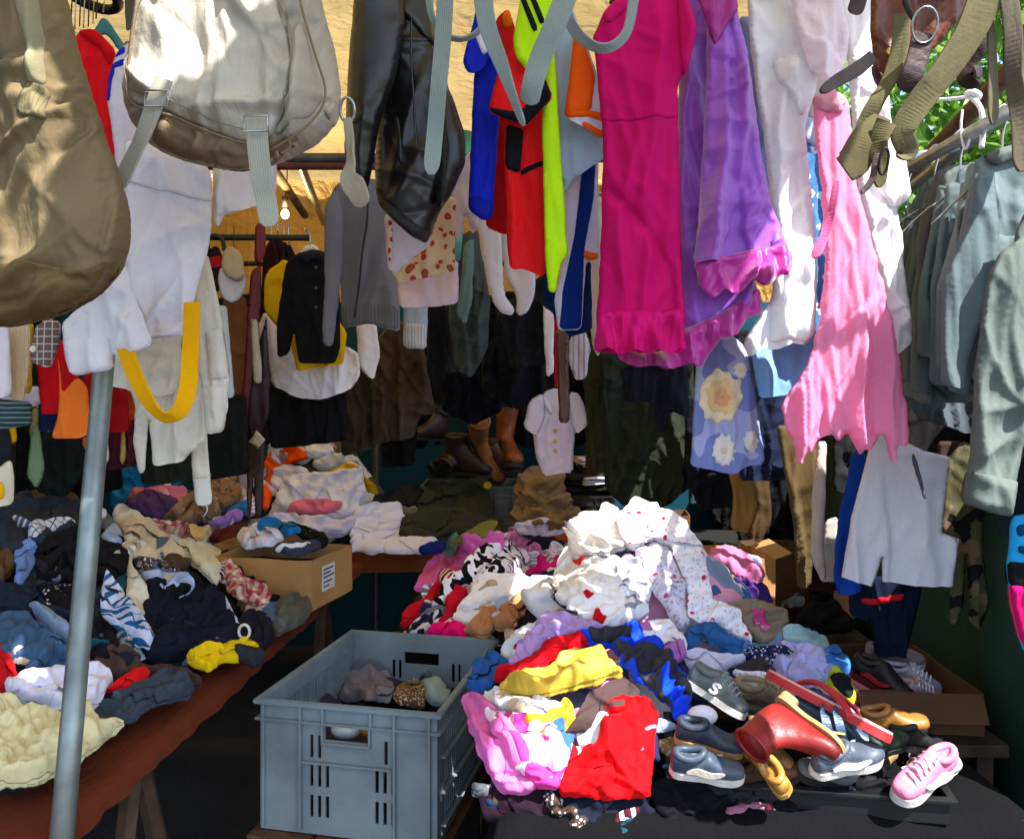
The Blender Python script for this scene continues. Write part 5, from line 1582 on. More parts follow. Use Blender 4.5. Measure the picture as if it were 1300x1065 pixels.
ct_ = hang('camouflage_trousers', 'camouflage trousers hanging beside the white trousers', 'trousers', 2.12, fab('4c4c34', 'camo', '6a5844', '17181a', sc=16), [(1198, 590), (1220, 560), (1258, 570), (1250, 640), (1246, 700), (1258, 770), (1244, 802), (1230, 790), (1226, 700), (1222, 770), (1212, 800), (1204, 788), (1208, 720), (1212, 690), (1194, 672)], t=.03, amp=.012)
hang('dark_jacket', 'dark brown jacket behind the camouflage trousers', 'jacket', 2.25, fab('3a2c26'), [(1190, 560), (1225, 560), (1235, 640), (1215, 700), (1192, 690)], t=.03)
ns = hang('navy_shorts', 'navy shorts with red stripe below the white trousers', 'shorts', 2.22, fab('10162c'), [(1080, 728), (1150, 735), (1172, 735), (1160, 800), (1150, 832), (1112, 834), (1106, 790), (1078, 780)], t=.03, amp=.012)
patch(ns, 'red_stripe', fab('c01828'), [(1094, 760), (1120, 757), (1146, 752), (1146, 759), (1120, 764), (1095, 767)], .004)
pk = hang('blue_pink_shirt', 'turquoise and magenta shirt at the right edge below the sleeve', 'shirt', 1.45, fab('2090c8'), [(1284, 655), (1320, 650), (1322, 720), (1300, 830), (1290, 800), (1282, 760), (1278, 715)], t=.02)
patch(pk, 'black_band', fab('101014'), [(1278, 712), (1322, 716), (1322, 745), (1279, 742)], .004)
patch(pk, 'magenta_hem', fab('c80c60'), [(1280, 742), (1322, 745), (1304, 830), (1292, 805), (1284, 775)], .004)
patch(pk, 'dark_print', fab('0c3c5c'), [(1290, 668), (1312, 662), (1312, 672), (1292, 682)], .003)
patch(pk, 'dark_print', fab('0c3c5c'), [(1292, 692), (1312, 694), (1312, 704), (1293, 702)], .003)
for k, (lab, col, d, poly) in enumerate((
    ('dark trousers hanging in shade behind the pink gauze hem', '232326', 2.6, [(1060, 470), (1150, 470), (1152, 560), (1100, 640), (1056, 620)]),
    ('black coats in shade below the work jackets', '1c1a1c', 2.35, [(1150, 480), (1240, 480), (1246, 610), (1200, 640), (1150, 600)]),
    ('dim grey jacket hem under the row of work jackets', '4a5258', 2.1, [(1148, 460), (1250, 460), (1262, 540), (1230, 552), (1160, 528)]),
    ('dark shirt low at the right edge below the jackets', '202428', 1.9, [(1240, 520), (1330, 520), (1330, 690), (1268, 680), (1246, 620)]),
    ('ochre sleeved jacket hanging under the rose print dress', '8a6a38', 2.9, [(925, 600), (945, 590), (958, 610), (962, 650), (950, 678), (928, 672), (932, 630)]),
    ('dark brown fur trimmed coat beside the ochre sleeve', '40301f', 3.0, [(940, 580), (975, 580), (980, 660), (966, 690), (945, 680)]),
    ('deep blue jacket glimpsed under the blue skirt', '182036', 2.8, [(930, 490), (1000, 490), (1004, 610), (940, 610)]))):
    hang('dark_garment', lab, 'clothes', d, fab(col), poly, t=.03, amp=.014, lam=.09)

# ------------------------------------------------------------------ second row, left and middle
rows = [
 ('shirt', 'white shirt tail at the far left under the kit bag', 'shirt', 1.75, 'e0e0ec', None, [(-20, 410), (10, 410), (16, 500), (0, 506), (-20, 500)]),
 ('sweater', 'cream knitted sleeve at the far left', 'sweater', 1.80, 'd8c4a4', 'k', [(8, 410), (38, 405), (36, 480), (30, 508), (12, 506)]),
 ('yellow_shirt', 'strip of mustard shirt left of the checked cuff', 'shirt', 1.9, 'b89a20', None, [(28, 410), (42, 410), (40, 500), (28, 500)]),
 ('red_sweater', 'red sweater sleeve under the checked cuff', 'sweater', 1.82, 'b80c18', None, [(44, 440), (78, 430), (98, 470), (102, 506), (92, 512), (82, 500), (80, 524), (52, 526)]),
 ('orange_shirt', 'orange shirt with flared hem left of the steel pole', 'shirt', 1.70, 'e87428', None, [(72, 450), (80, 500), (98, 478), (110, 490), (116, 545), (104, 556), (64, 557), (74, 530), (76, 490)]),
 ('red_shirt', 'dark red shirt behind the steel pole', 'shirt', 2.0, '9c1418', None, [(104, 470), (160, 470), (165, 545), (150, 550), (110, 545)]),
 ('rust_shirt', 'rust orange shirt right of the steel pole', 'shirt', 2.05, 'b44a18', None, [(110, 500), (172, 495), (172, 532), (118, 540)]),
 ('striped_shirt', 'dark green striped shirt hem at the left edge', 'shirt', 1.95, '2a4048', 's', [(-20, 505), (40, 510), (42, 540), (0, 545), (-20, 542)]),
 ('lilac_shirt', 'lilac white shirt hem under the mustard strip', 'shirt', 2.0, 'c8bcc8', None, [(0, 495), (50, 490), (50, 514), (20, 518), (0, 510)]),
 ('navy_jacket', 'navy blue jacket strip below the red sweater', 'jacket', 2.1, '1c2450', None, [(48, 500), (75, 500), (72, 546), (50, 548)]),
 ('coat', 'charcoal coat at the far left edge', 'coat', 2.2, '23262e', None, [(-30, 520), (14, 525), (16, 600), (10, 632), (-30, 640)]),
 ('coat', 'dark green coat left of the steel pole', 'coat', 2.45, '141c1c', None, [(55, 520), (110, 530), (108, 600), (85, 630), (45, 625), (50, 570)]),
 ('maroon_coat', 'maroon coat edge right of the steel pole', 'coat', 2.5, '3c1420', None, [(108, 540), (180, 530), (176, 590), (120, 600)]),
 ('dark_coat', 'black coat behind the cream sash', 'coat', 2.6, '17191a', None, [(255, 500), (312, 500), (316, 600), (262, 610)]),
 ('green_coat', 'dim olive coat behind the cream gown', 'coat', 2.55, '20261e', None, [(170, 540), (250, 540), (262, 610), (180, 615)]),
 ('brown_coat', 'brown suede coat below the white cap', 'coat', 2.85, '6a4024', None, [(282, 380), (312, 375), (322, 440), (318, 520), (296, 520), (286, 450)]),
 ('dark_trousers', 'black trousers below the white t-shirt', 'trousers', 3.1, '15161a', None, [(330, 470), (440, 490), (440, 560), (345, 570)]),
]
for nm, lab, cat, d, col, pt, poly in rows:
    mt = fab(col, knit=60) if pt == 'k' else (fab(col, 'stripe', '6a8088', sc=90, ang=90) if pt == 's' else fab(col))
    hang(nm, lab, cat, d, mt, poly, t=.02, amp=.009, lam=.06, wr=.02)
cc = hang('checked_shirt', 'brown checked shirt cuff with button under the kit bag', 'shirt', 1.62, fab('6a5c5c', 'check', 'c8c0b8', sc=70), [(44, 415), (58, 405), (78, 408), (74, 440), (66, 467), (37, 460), (42, 430)], t=.02)
button_on(cc, 44, 443, PLASTICW, .007)
gt = hang('green_tie', 'sage green necktie hanging over dark coats at left', 'tie', 2.1, fab('6f8468', rough=.5), [(40, 540), (50, 540), (57, 600), (46, 622), (34, 606)], t=.006, amp=.002)
hang('olive_tie', 'patterned olive necktie above the sage green one', 'tie', 2.15, fab('8a8248', 'dots', '2c3a5c', 'a09860', sc=60), [(42, 515), (50, 515), (48, 552), (42, 565), (37, 550)], t=.006, amp=.002)
hang('yellow_tie', 'yellow necktie at the left edge', 'tie', 2.12, fab('d8a010'), [(11, 540), (20, 540), (21, 560), (14, 565)], t=.006, amp=.002)
hang('cream_jacket', 'sunlit cream lapel at the left edge above the table', 'jacket', 1.75, fab('d8d0b8'), [(-10, 600), (14, 582), (18, 610), (16, 640), (-10, 645)], t=.02)
hang('yellow_lapel', 'yellow cloth corner at the left edge above the table', 'clothes', 1.7, fab('e0b010'), [(-10, 610), (5, 612), (6, 634), (-10, 636)], t=.012)
for k, (x0, x1, y0, y1, col, lab) in enumerate(((118, 128, 548, 575, '8a3a4a', 'rose'), (130, 138, 545, 590, 'd0c8c0', 'white'), (152, 160, 540, 590, 'b09050', 'gold'), (160, 168, 540, 575, '5a1c30', 'wine'), (104, 112, 555, 572, 'c06030', 'copper'), (57, 66, 535, 550, 'd8d0d8', 'silver'))):
    hang('necktie', f'{lab} coloured necktie end hanging near the steel pole', 'tie', 2.2 + .01 * k, fab(col, rough=.55), [(x0 + 2, y0), (x1 - 2, y0), (x1, y1 - 8), ((x0 + x1) / 2, y1), (x0, y1 - 8)], t=.005, amp=.001, group='neckties on the left')

cap = empty('peaked_hat', P(293, 350, 2.86)); tag(cap, 'white and tan cap hanging under the black rail', 'cap')
hang('brim', None, None, 2.84, fab('c4c4d0'), [(276, 352), (279, 338), (300, 345), (312, 352), (312, 366), (304, 382), (292, 386), (281, 378)], t=.02, amp=0, wr=.01, hem=False, parent=cap, smooth=2)
hang('crown', None, None, 2.82, fab('b8a488'), [(280, 335), (284, 318), (294, 312), (304, 318), (310, 336), (311, 352), (300, 358), (286, 352)], t=.05, amp=0, wr=.02, hem=False, parent=cap, smooth=2)
tube('string', [P(297, 286, 2.88), P(297, 314, 2.86)], .0015, BLACKM, cap, 5)
bgs = empty('black_bag', P(272, 330, 2.9)); tag(bgs, 'black bag with round handle beside the cap', 'bag')
hang('body', None, None, 2.92, fab('2a1a20'), [(262, 318), (276, 310), (284, 330), (280, 370), (264, 372)], t=.03, parent=bgs)
hang('red_band', None, None, 2.87, fab('a01828'), [(263, 328), (280, 324), (282, 338), (264, 340)], t=.01, amp=0, wr=0, parent=bgs)
tube('handle', [P(264, 318, 2.9), P(264, 304, 2.9), P(272, 299, 2.9), P(282, 304, 2.9), P(285, 318, 2.9)], .008, BLACKM, bgs, 8, 6)
TM = (('maroon necktie hanging from the black rail', '6c1018', 2.80, [(325, 284), (336, 284), (338, 320), (332, 332), (328, 338), (322, 330)]),
      ('long maroon silk necktie left of the yellow shirt', '5c0e1c', 2.78, [(318, 345), (332, 335), (330, 400), (324, 480), (318, 540), (306, 562), (302, 535), (310, 470), (314, 400)]),
      ('dark aubergine necktie beside the long maroon one', '261420', 2.76, [(320, 470), (338, 400), (343, 480), (341, 530), (328, 556), (314, 545)]),
      ('pale grey strap hanging beside the maroon necktie', 'a8a090', 2.74, [(318, 405), (326, 405), (333, 470), (332, 486), (322, 486)]))
for lab, col, d, poly in TM:
    o = hang('necktie', lab, 'tie', d, fab(col, rough=.5, spec=.4), poly, t=.007, amp=.003, lam=.04)
bel = hang('brown_belt', 'black leather belts hanging left of the orange cloth', 'belt', 2.7, LDARK, [(312, 560), (336, 555), (334, 640), (330, 660), (324, 655), (322, 600), (318, 665), (314, 662)], t=.006, amp=0, wr=0, hem=False)
tg_ = hang('price_tag', 'square pale card tag hanging on the dark necktie', 'tag', 2.68, solid('c8b8a0', .8), [(316, 560), (326, 546), (337, 558), (327, 570)], t=.002, amp=0, wr=0, hem=False, smooth=0, jag=0)
for k, (x, y, col) in enumerate(((345, 318, '2c1014'), (353, 312, '241014'), (361, 322, '181014'), (367, 326, '14100f'))):
    o = hang('hanging_jacket', ['dark maroon', 'dark brown', 'black', 'charcoal'][k] + ' jacket shoulder among hooks behind the yellow shirt', 'jacket', 3.1 + .08 * k, fab(col), [(x, y - 18), (x + 8, y), (x + 12, y + 90), (x - 18, y + 100), (x - 10, y)], t=.03)
    tube('hanger_hook', [P(x, y - 16, 3.1 + .08 * k), P(x - 1, y - 36, 3.1 + .08 * k), P(x + 3, y - 44, 3.1 + .08 * k)], .003, RING, o[0], 6, 4)

ysh = hang('yellow_shirt', 'yellow shirt hanging behind the black one', 'shirt', 2.90, fab('e0b010'), [(340, 345), (362, 328), (440, 420), (436, 463), (404, 466), (377, 472), (368, 430), (350, 413), (336, 396), (335, 362)], t=.02, amp=.008)
bsh = hang('black_shirt', 'black shirt on a white hanger', 'shirt', 2.80, fab('121318'), [(364, 332), (376, 322), (400, 316), (424, 322), (430, 360), (433, 440), (425, 462), (380, 461), (373, 420), (367, 450), (352, 455), (352, 410), (357, 370)], t=.03, amp=.010, lam=.10)
patch(bsh, 'collar', fab('1c1e28'), [(376, 324), (386, 318), (414, 318), (424, 326), (410, 336), (400, 328), (388, 336)], .012)
for by in (340, 365, 390): button_on(bsh, 401, by, solid('3a3a40', .4), .006)
hang('white_tshirt', 'loose white t-shirt hanging under the yellow shirt', 'shirt', 2.98, WHITE, [(326, 416), (336, 394), (352, 412), (370, 440), (440, 440), (456, 450), (456, 480), (440, 497), (410, 507), (380, 505), (345, 490), (340, 460), (330, 440)], t=.03, amp=.016, lam=.08)
hang('white_sleeve_shirt', 'white shirt with hanging sleeve right of the black shirt', 'shirt', 3.02, WHITE, [(452, 410), (478, 410), (482, 450), (475, 482), (464, 476), (455, 464)], t=.02)
wh = empty('white_hanger', P(394, 315, 2.82)); tag(wh, 'white plastic hanger above the black shirt', 'hanger')
hang('yoke', None, None, 2.82, PLASTICW, [(378, 326), (384, 314), (394, 309), (402, 313), (410, 324), (402, 320), (393, 318), (385, 322)], t=.012, amp=0, wr=0, hem=False, parent=wh)
tube('hook', [P(394, 311, 2.82), P(393, 296, 2.82), P(389, 290, 2.82), P(386, 296, 2.82)], .0028, RING, wh, 6, 5)
GREY = fab('7d7f8c', knit=130, bump=.7)
gc = hang('grey_cardigan', 'grey zipped cardigan hanging below the rucksack strap', 'cardigan', 2.18, GREY, [(424, 236), (445, 224), (490, 230), (496, 260), (506, 350), (508, 421), (485, 416), (470, 410), (450, 414), (434, 417), (432, 360), (424, 330)], t=.032, amp=.012, lam=.10)
hang('sleeve', None, None, 2.12, GREY, [(412, 262), (426, 234), (436, 270), (434, 340), (428, 395), (422, 440), (409, 438), (412, 360)], t=.03, amp=.006, parent=gc[0])
patch(gc, 'ribbed_hem', fab('6c6c74', 'pin', '54545c', sc=120), [(433, 388), (470, 386), (507, 390), (508, 421), (485, 417), (468, 411), (434, 417)], .005)
tube('zip', [P(467, 240, 2.12), P(466, 280, 2.12), P(460, 320, 2.12), P(456, 360, 2.12), P(450, 404, 2.12)], .003, BLACKM, gc[0], 6, 5)
bk = hang('pale_blue_sweater', 'pale blue knitted sleeve with ribbed cuff', 'sweater', 2.4, fab('a8b8c8', knit=60), [(513, 375), (542, 375), (543, 410), (541, 443), (512, 442)], t=.03)
patch(bk, 'ribbed_cuff', fab('c0c0c4', 'pin', '8c8c94', sc=110), [(513, 411), (542, 411), (541, 443), (512, 442)], .006)
hang('lilac_blouse', 'pale lilac top with red piping under the leather jacket', 'shirt', 1.74, fab('cfc4d4', tr=.1), [(488, 272), (505, 262), (545, 290), (548, 310), (520, 330), (505, 345), (492, 342)], t=.02, parts=[('floral_trim', fab('d8c8c0', 'floral', 'b82828', 'c04030', sc=60), [(492, 280), (499, 282), (498, 330), (494, 336)], .003)])
fs = hang('floral_skirt', 'cream skirt printed with red flowers under the leather jacket', 'skirt', 1.82, fab('d4bc98', 'floral', 'b03c34', '7c7440', sc=44), [(496, 345), (520, 320), (545, 290), (560, 250), (579, 250), (577, 345), (545, 352), (508, 358)], t=.02, amp=.010, lam=.06)
hang('pale_pink_skirt', 'pale pink skirt below the floral one', 'skirt', 1.95, fab('d8c4d0'), [(500, 340), (582, 330), (582, 386), (545, 390), (508, 391)], t=.02, amp=.012, lam=.07)
hang('lace_blouse', 'white lace trimmed top with dark trim beside the blue jersey', 'blouse', 1.9, fab('d4c8d0', tr=.15, bump=2), [(572, 215), (598, 190), (610, 260), (606, 290), (598, 296), (592, 270), (584, 300), (572, 300)], t=.02, jag=1.4)
tgx = empty('tights', P(640, 340, 2.0)); tag(tgx, 'pair of white tights with feet dangling under the red jersey', 'tights')
hang('leg', None, None, 2.0, WHITE, [(604, 262), (634, 268), (638, 330), (640, 374), (654, 394), (649, 401), (635, 397), (624, 382), (614, 330)], t=.022, amp=.004, hem=False, parent=tgx, smooth=2)
hang('leg', None, None, 2.05, WHITE, [(630, 268), (662, 290), (680, 345), (679, 375), (671, 395), (660, 402), (655, 395), (657, 380), (642, 350)], t=.022, amp=.004, hem=False, parent=tgx, smooth=2)

# dark coats and suits hung deep in the shade
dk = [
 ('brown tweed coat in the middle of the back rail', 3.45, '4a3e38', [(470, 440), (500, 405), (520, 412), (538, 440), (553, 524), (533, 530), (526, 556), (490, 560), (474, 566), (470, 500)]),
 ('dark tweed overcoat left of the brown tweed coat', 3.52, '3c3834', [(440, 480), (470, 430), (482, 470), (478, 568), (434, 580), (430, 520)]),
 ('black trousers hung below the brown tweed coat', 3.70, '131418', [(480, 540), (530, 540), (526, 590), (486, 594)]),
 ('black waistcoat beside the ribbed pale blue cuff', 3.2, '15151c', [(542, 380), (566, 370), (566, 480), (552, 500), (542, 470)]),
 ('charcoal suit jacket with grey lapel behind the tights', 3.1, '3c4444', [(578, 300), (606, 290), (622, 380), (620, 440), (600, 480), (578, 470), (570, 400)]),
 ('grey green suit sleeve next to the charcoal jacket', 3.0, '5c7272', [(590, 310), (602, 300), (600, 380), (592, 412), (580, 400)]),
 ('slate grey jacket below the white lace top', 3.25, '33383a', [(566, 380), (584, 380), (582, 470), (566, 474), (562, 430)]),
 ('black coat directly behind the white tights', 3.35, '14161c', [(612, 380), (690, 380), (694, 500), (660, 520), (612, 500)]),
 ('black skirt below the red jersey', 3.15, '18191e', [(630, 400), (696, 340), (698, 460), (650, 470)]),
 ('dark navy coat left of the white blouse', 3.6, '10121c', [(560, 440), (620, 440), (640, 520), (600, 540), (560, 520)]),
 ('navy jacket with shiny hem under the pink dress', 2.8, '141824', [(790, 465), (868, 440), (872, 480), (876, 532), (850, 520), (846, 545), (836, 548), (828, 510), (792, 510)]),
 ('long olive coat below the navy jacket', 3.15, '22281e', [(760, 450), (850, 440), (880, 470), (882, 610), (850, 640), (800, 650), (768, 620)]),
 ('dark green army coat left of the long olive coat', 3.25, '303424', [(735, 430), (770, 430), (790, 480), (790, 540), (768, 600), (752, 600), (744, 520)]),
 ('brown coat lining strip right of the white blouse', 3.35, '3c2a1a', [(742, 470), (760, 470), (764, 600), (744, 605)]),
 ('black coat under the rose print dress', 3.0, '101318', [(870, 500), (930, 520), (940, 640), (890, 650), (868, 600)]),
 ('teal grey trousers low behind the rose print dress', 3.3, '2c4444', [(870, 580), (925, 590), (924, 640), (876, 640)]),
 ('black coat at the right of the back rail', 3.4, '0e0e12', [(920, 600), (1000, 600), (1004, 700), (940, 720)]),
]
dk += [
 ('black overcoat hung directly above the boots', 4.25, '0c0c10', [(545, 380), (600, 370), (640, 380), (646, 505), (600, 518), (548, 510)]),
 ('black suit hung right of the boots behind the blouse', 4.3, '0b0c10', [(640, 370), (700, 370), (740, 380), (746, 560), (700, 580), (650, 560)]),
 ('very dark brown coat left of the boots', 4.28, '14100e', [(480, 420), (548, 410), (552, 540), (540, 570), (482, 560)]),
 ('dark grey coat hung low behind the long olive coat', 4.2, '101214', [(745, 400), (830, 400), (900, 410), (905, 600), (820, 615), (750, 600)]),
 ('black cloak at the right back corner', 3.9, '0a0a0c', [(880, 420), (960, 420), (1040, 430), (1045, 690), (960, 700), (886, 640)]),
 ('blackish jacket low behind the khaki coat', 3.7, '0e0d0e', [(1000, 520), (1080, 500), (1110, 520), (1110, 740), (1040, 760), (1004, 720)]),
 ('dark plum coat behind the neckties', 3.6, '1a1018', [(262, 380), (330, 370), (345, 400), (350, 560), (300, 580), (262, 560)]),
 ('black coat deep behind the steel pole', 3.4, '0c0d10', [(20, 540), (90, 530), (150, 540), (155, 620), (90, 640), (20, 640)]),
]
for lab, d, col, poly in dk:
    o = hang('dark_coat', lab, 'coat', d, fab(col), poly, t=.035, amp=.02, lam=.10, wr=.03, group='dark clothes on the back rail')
hang('silver_blouse', 'silvery striped blouse sleeve below the navy track stripe', 'blouse', 2.7, fab('b4acb8', 'stripe', '8c8494', sc=60), [(722, 430), (740, 415), (750, 440), (744, 480), (730, 482), (722, 460)], t=.02)
hang('cream_blouse', 'cream cloth edge left of the pink dress', 'clothes', 2.0, fab('c8bcb0'), [(738, 300), (764, 240), (768, 400), (760, 455), (752, 440), (746, 380)], t=.018)
hang('white_strip_shirt', 'white shirt strip hanging above the blouse', 'shirt', 2.9, WHITE, [(690, 340), (704, 340), (706, 400), (706, 470), (694, 480), (690, 420)], t=.015)
hang('red_strip_shirt', 'narrow red cloth beside the brown leather strap', 'clothes', 2.85, fab('a01830'), [(703, 395), (712, 395), (710, 490), (703, 494)], t=.012)
b1 = hang('leather_belts', 'bundle of brown leather belts hanging over the white blouse', 'belt', 2.75, solid('5c3a30', .4, 0, 24, .4, .003, .5, .15, name='leather'), [(706, 418), (722, 418), (722, 480), (724, 532), (720, 538), (710, 536), (708, 480)], t=.012, amp=.004, lam=.03, wr=.01)
blz = hang('white_uniform_blouse', 'white short sleeved blouse with brass buttons at the back', 'blouse', 3.3, fab('d0c8da'), [(690, 498), (706, 492), (724, 500), (730, 540), (727, 600), (690, 604), (680, 580), (676, 545)], t=.03, amp=.008, lam=.08)
hang('sleeve', None, None, 3.27, fab('d0c8da'), [(672, 508), (690, 498), (692, 530), (682, 554), (664, 542)], t=.028, amp=.003, parent=blz[0])
hang('sleeve', None, None, 3.27, fab('d0c8da'), [(722, 498), (736, 500), (749, 538), (732, 552), (724, 530)], t=.028, amp=.003, parent=blz[0])
patch(blz, 'lapel', fab('dcd6e4'), [(690, 500), (703, 520), (700, 528), (688, 510)], .012)
patch(blz, 'lapel', fab('dcd6e4'), [(718, 500), (706, 520), (710, 528), (722, 512)], .012)
for by in (547, 560, 573): button_on(blz, 705, by, BRASS, .008)

# ------------------------------------------------------------------ heaps: left table
def W_(c, **k): return fab(c, **k)
Ls = [
 ('jacket', 'dark grey quilted jacket on the far left of the table heap', '2c3440', [(-20, 652), (30, 634), (66, 632), (112, 652), (114, 684), (70, 692), (26, 712), (-20, 700)], 1, {}),
 ('brown_coat', 'brown corduroy coat behind the grey quilted jacket', '5a4228', [(10, 640), (50, 624), (90, 630), (114, 642), (112, 660), (60, 636), (14, 648)], 0, {}),
 ('tan_coat', 'tan suede lump at the left edge of the heap', '5c4630', [(-20, 672), (10, 690), (20, 715), (8, 740), (-20, 740)], 0, {}),
 ('black_sweater', 'black sweater across the top of the left heap', '17171c', [(44, 700), (70, 682), (112, 676), (158, 690), (162, 730), (140, 745), (90, 742), (48, 738)], 1, {}),
 ('light_blue_shirt', 'light blue shirt crumpled at the left of the heap', '7090d0', [(18, 700), (34, 690), (46, 696), (42, 720), (30, 745), (20, 760), (22, 725)], 1, {}),
 ('cream_trousers', 'cream trousers laid across the heap beside the pole', 'cdbfa8', [(138, 662), (160, 660), (200, 680), (228, 708), (230, 726), (190, 728), (160, 712), (150, 685)], 2, {}),
 ('stone_sleeve', 'stone coloured sleeve ending in a cuff on the heap', 'cfccb8', [(200, 686), (240, 692), (280, 704), (274, 752), (256, 738), (228, 712)], 2, {}),
 ('navy_coat', 'large navy coat sprawling over the middle of the heap', '161a28', [(176, 745), (240, 735), (270, 760), (300, 800), (312, 830), (280, 835), (240, 838), (205, 850), (178, 842), (172, 800)], 1, {}),
 ('black_trousers', 'black trousers trailing behind the light blue cloth', '121318', [(165, 718), (230, 722), (262, 745), (272, 770), (240, 762), (180, 742)], 0, {}),
 ('light_blue_pillowcase', 'pale blue cloth corner on top of the navy coat', 'a8bce0', [(172, 735), (200, 736), (236, 738), (242, 752), (230, 766), (205, 766), (182, 755)], 3, {}),
 ('cream_strip_shirt', 'cream shirt tail hanging beside the striped sleeve', 'd2cbb4', [(160, 708), (166, 730), (186, 775), (186, 790), (172, 797), (154, 770), (158, 740)], 3, {}),
 ('dark_denim', 'dark indigo jeans behind the pole on the heap', '1f2838', [(-20, 748), (30, 742), (100, 748), (130, 770), (120, 800), (60, 790), (-20, 770)], 0, {}),
 ('denim_jacket', 'slate blue sweatshirt at the left front of the heap', '3c5878', [(-20, 800), (10, 792), (34, 785), (50, 815), (90, 830), (92, 858), (50, 858), (15, 850), (-20, 840)], 2, {}),
 ('light_denim', 'light washed jeans bunched behind the pole', '8098b8', [(34, 772), (60, 775), (72, 790), (100, 812), (98, 828), (70, 822), (50, 800)], 2, {}),
 ('navy_cloth', 'black cloth right of the pole below the striped sleeve', '14151c', [(100, 790), (130, 785), (150, 825), (170, 845), (130, 850), (100, 840)], 0, {}),
 ('red_cloth', 'red cloth corner at the left edge of the heap', 'c01420', [(-15, 826), (8, 832), (20, 860), (14, 888), (-15, 880)], 2, {}),
 ('white_cloth', 'white crumpled shirt lying in front of the pole', 'dad8e8', [(8, 888), (22, 862), (60, 856), (110, 855), (146, 868), (130, 892), (110, 914), (70, 914), (30, 902)], 2, {}),
 ('brown_sweater', 'brown sweater folded right of the pole', '4c3c38', [(116, 850), (124, 832), (150, 826), (172, 838), (178, 858), (160, 874), (130, 868)], 2, {}),
 ('brown_trousers', 'brown trousers leg behind the yellow shirt', '4a3430', [(164, 852), (200, 846), (236, 856), (256, 874), (250, 882), (210, 866), (172, 864)], 1, {}),
 ('red_shirt', 'bright red cloth right of the white shirt', 'd0141c', [(128, 892), (150, 874), (166, 862), (176, 858), (188, 872), (170, 888), (148, 892)], 3, {}),
 ('grey_trousers', 'dark grey trousers at the table edge with pocket', '3a424e', [(108, 912), (130, 892), (180, 878), (200, 858), (230, 866), (248, 880), (238, 892), (196, 905), (160, 925), (125, 932)], 1, {}),
 ('yellow_shirt', 'bright yellow shirt at the table edge', 'e0c010', [(232, 850), (262, 838), (290, 828), (306, 818), (312, 826), (326, 824), (322, 842), (300, 850), (280, 852), (262, 870), (250, 862)], 3, {}),
 ('pale_yellow_sheet', 'pale yellow sheet crumpled at the front of the left table', 'd8d0a0', [(-20, 886), (10, 895), (40, 912), (80, 912), (112, 905), (118, 926), (158, 930), (130, 955), (105, 982), (60, 1010), (-20, 1010)], 2, {}),
 ('olive_trousers', 'olive grey trousers folded at the table edge by the box', '55564e', [(344, 785), (350, 768), (372, 758), (392, 762), (396, 780), (380, 800), (350, 812), (342, 805)], 2, {}),
 ('black_cardigan', 'black cardigan between the box and the plaid shirt', '131418', [(276, 708), (310, 705), (345, 722), (378, 735), (380, 758), (350, 765), (345, 780), (300, 750), (280, 735)], 1, {}),
 ('dark_shoe_bag', 'black cloth with white toggle under the plaid sleeve', '1c1d26', [(296, 790), (320, 776), (344, 785), (348, 815), (330, 835), (312, 830), (300, 812)], 1, {}),
 ('white_sock', 'white cloth strip between navy coat and plaid sleeve', 'c8cede', [(270, 752), (282, 770), (300, 795), (312, 808), (306, 816), (290, 806), (274, 780)], 2, {}),
 ('grey_sock', 'grey and white socks beside the yellow shirt', '8088a0', [(228, 848), (240, 826), (268, 820), (282, 826), (262, 838), (240, 846)], 1, {}),
]
for nm, lab, col, poly, lv, kw in Ls:
    heap(nm, lab, 'clothes' if nm in ('red_cloth', 'white_cloth', 'navy_cloth') else nm.split('_')[-1], 'L', fab(col, **kw), poly, lv, group='clothes heaped on the left table')
heap('checked_shirt', 'blue and white checked collar on top of the left heap', 'shirt', 'L', fab('d0d0e0', 'check', '3c4460', sc=60), [(36, 684), (45, 674), (80, 668), (96, 672), (92, 682), (60, 688), (46, 700), (36, 698)], 3)
heap('plaid_shirt', 'red plaid shirt lying behind the cream trousers', 'shirt', 'L', fab('a83c40', 'plaid', 'd0b8a4', sc=34), [(172, 672), (200, 668), (228, 676), (250, 692), (240, 698), (214, 690), (190, 682)], 2)
heap('plaid_sleeve_shirt', 'red plaid shirt sleeve trailing towards the table edge', 'shirt', 'L', fab('a03c44', 'plaid', 'd8c0b0', sc=34), [(276, 722), (288, 726), (304, 745), (330, 755), (346, 762), (334, 784), (320, 784), (300, 772), (286, 770), (276, 745)], 3)
heap('striped_sweater', 'blue and white striped sweater sleeve right of the pole', 'sweater', 'L', fab('c4cce4', 'stripe', '205a90', sc=34, ang=98), [(124, 760), (132, 732), (142, 745), (160, 775), (178, 800), (191, 826), (180, 842), (170, 838), (150, 812), (128, 800)], 3, amp=.014)
tube('toggle', [P(312, 800, 2.16) + Vector((.014 * math.cos(a), -.012, .018 * math.sin(a))) for a in np.linspace(0, 2 * math.pi, 12, endpoint=False)], .004, PLASTICW, None, 6, closed=True)
o = bpy.data.objects['toggle']; tag(o, 'small white plastic ring lying on the black cloth bag', 'ring')

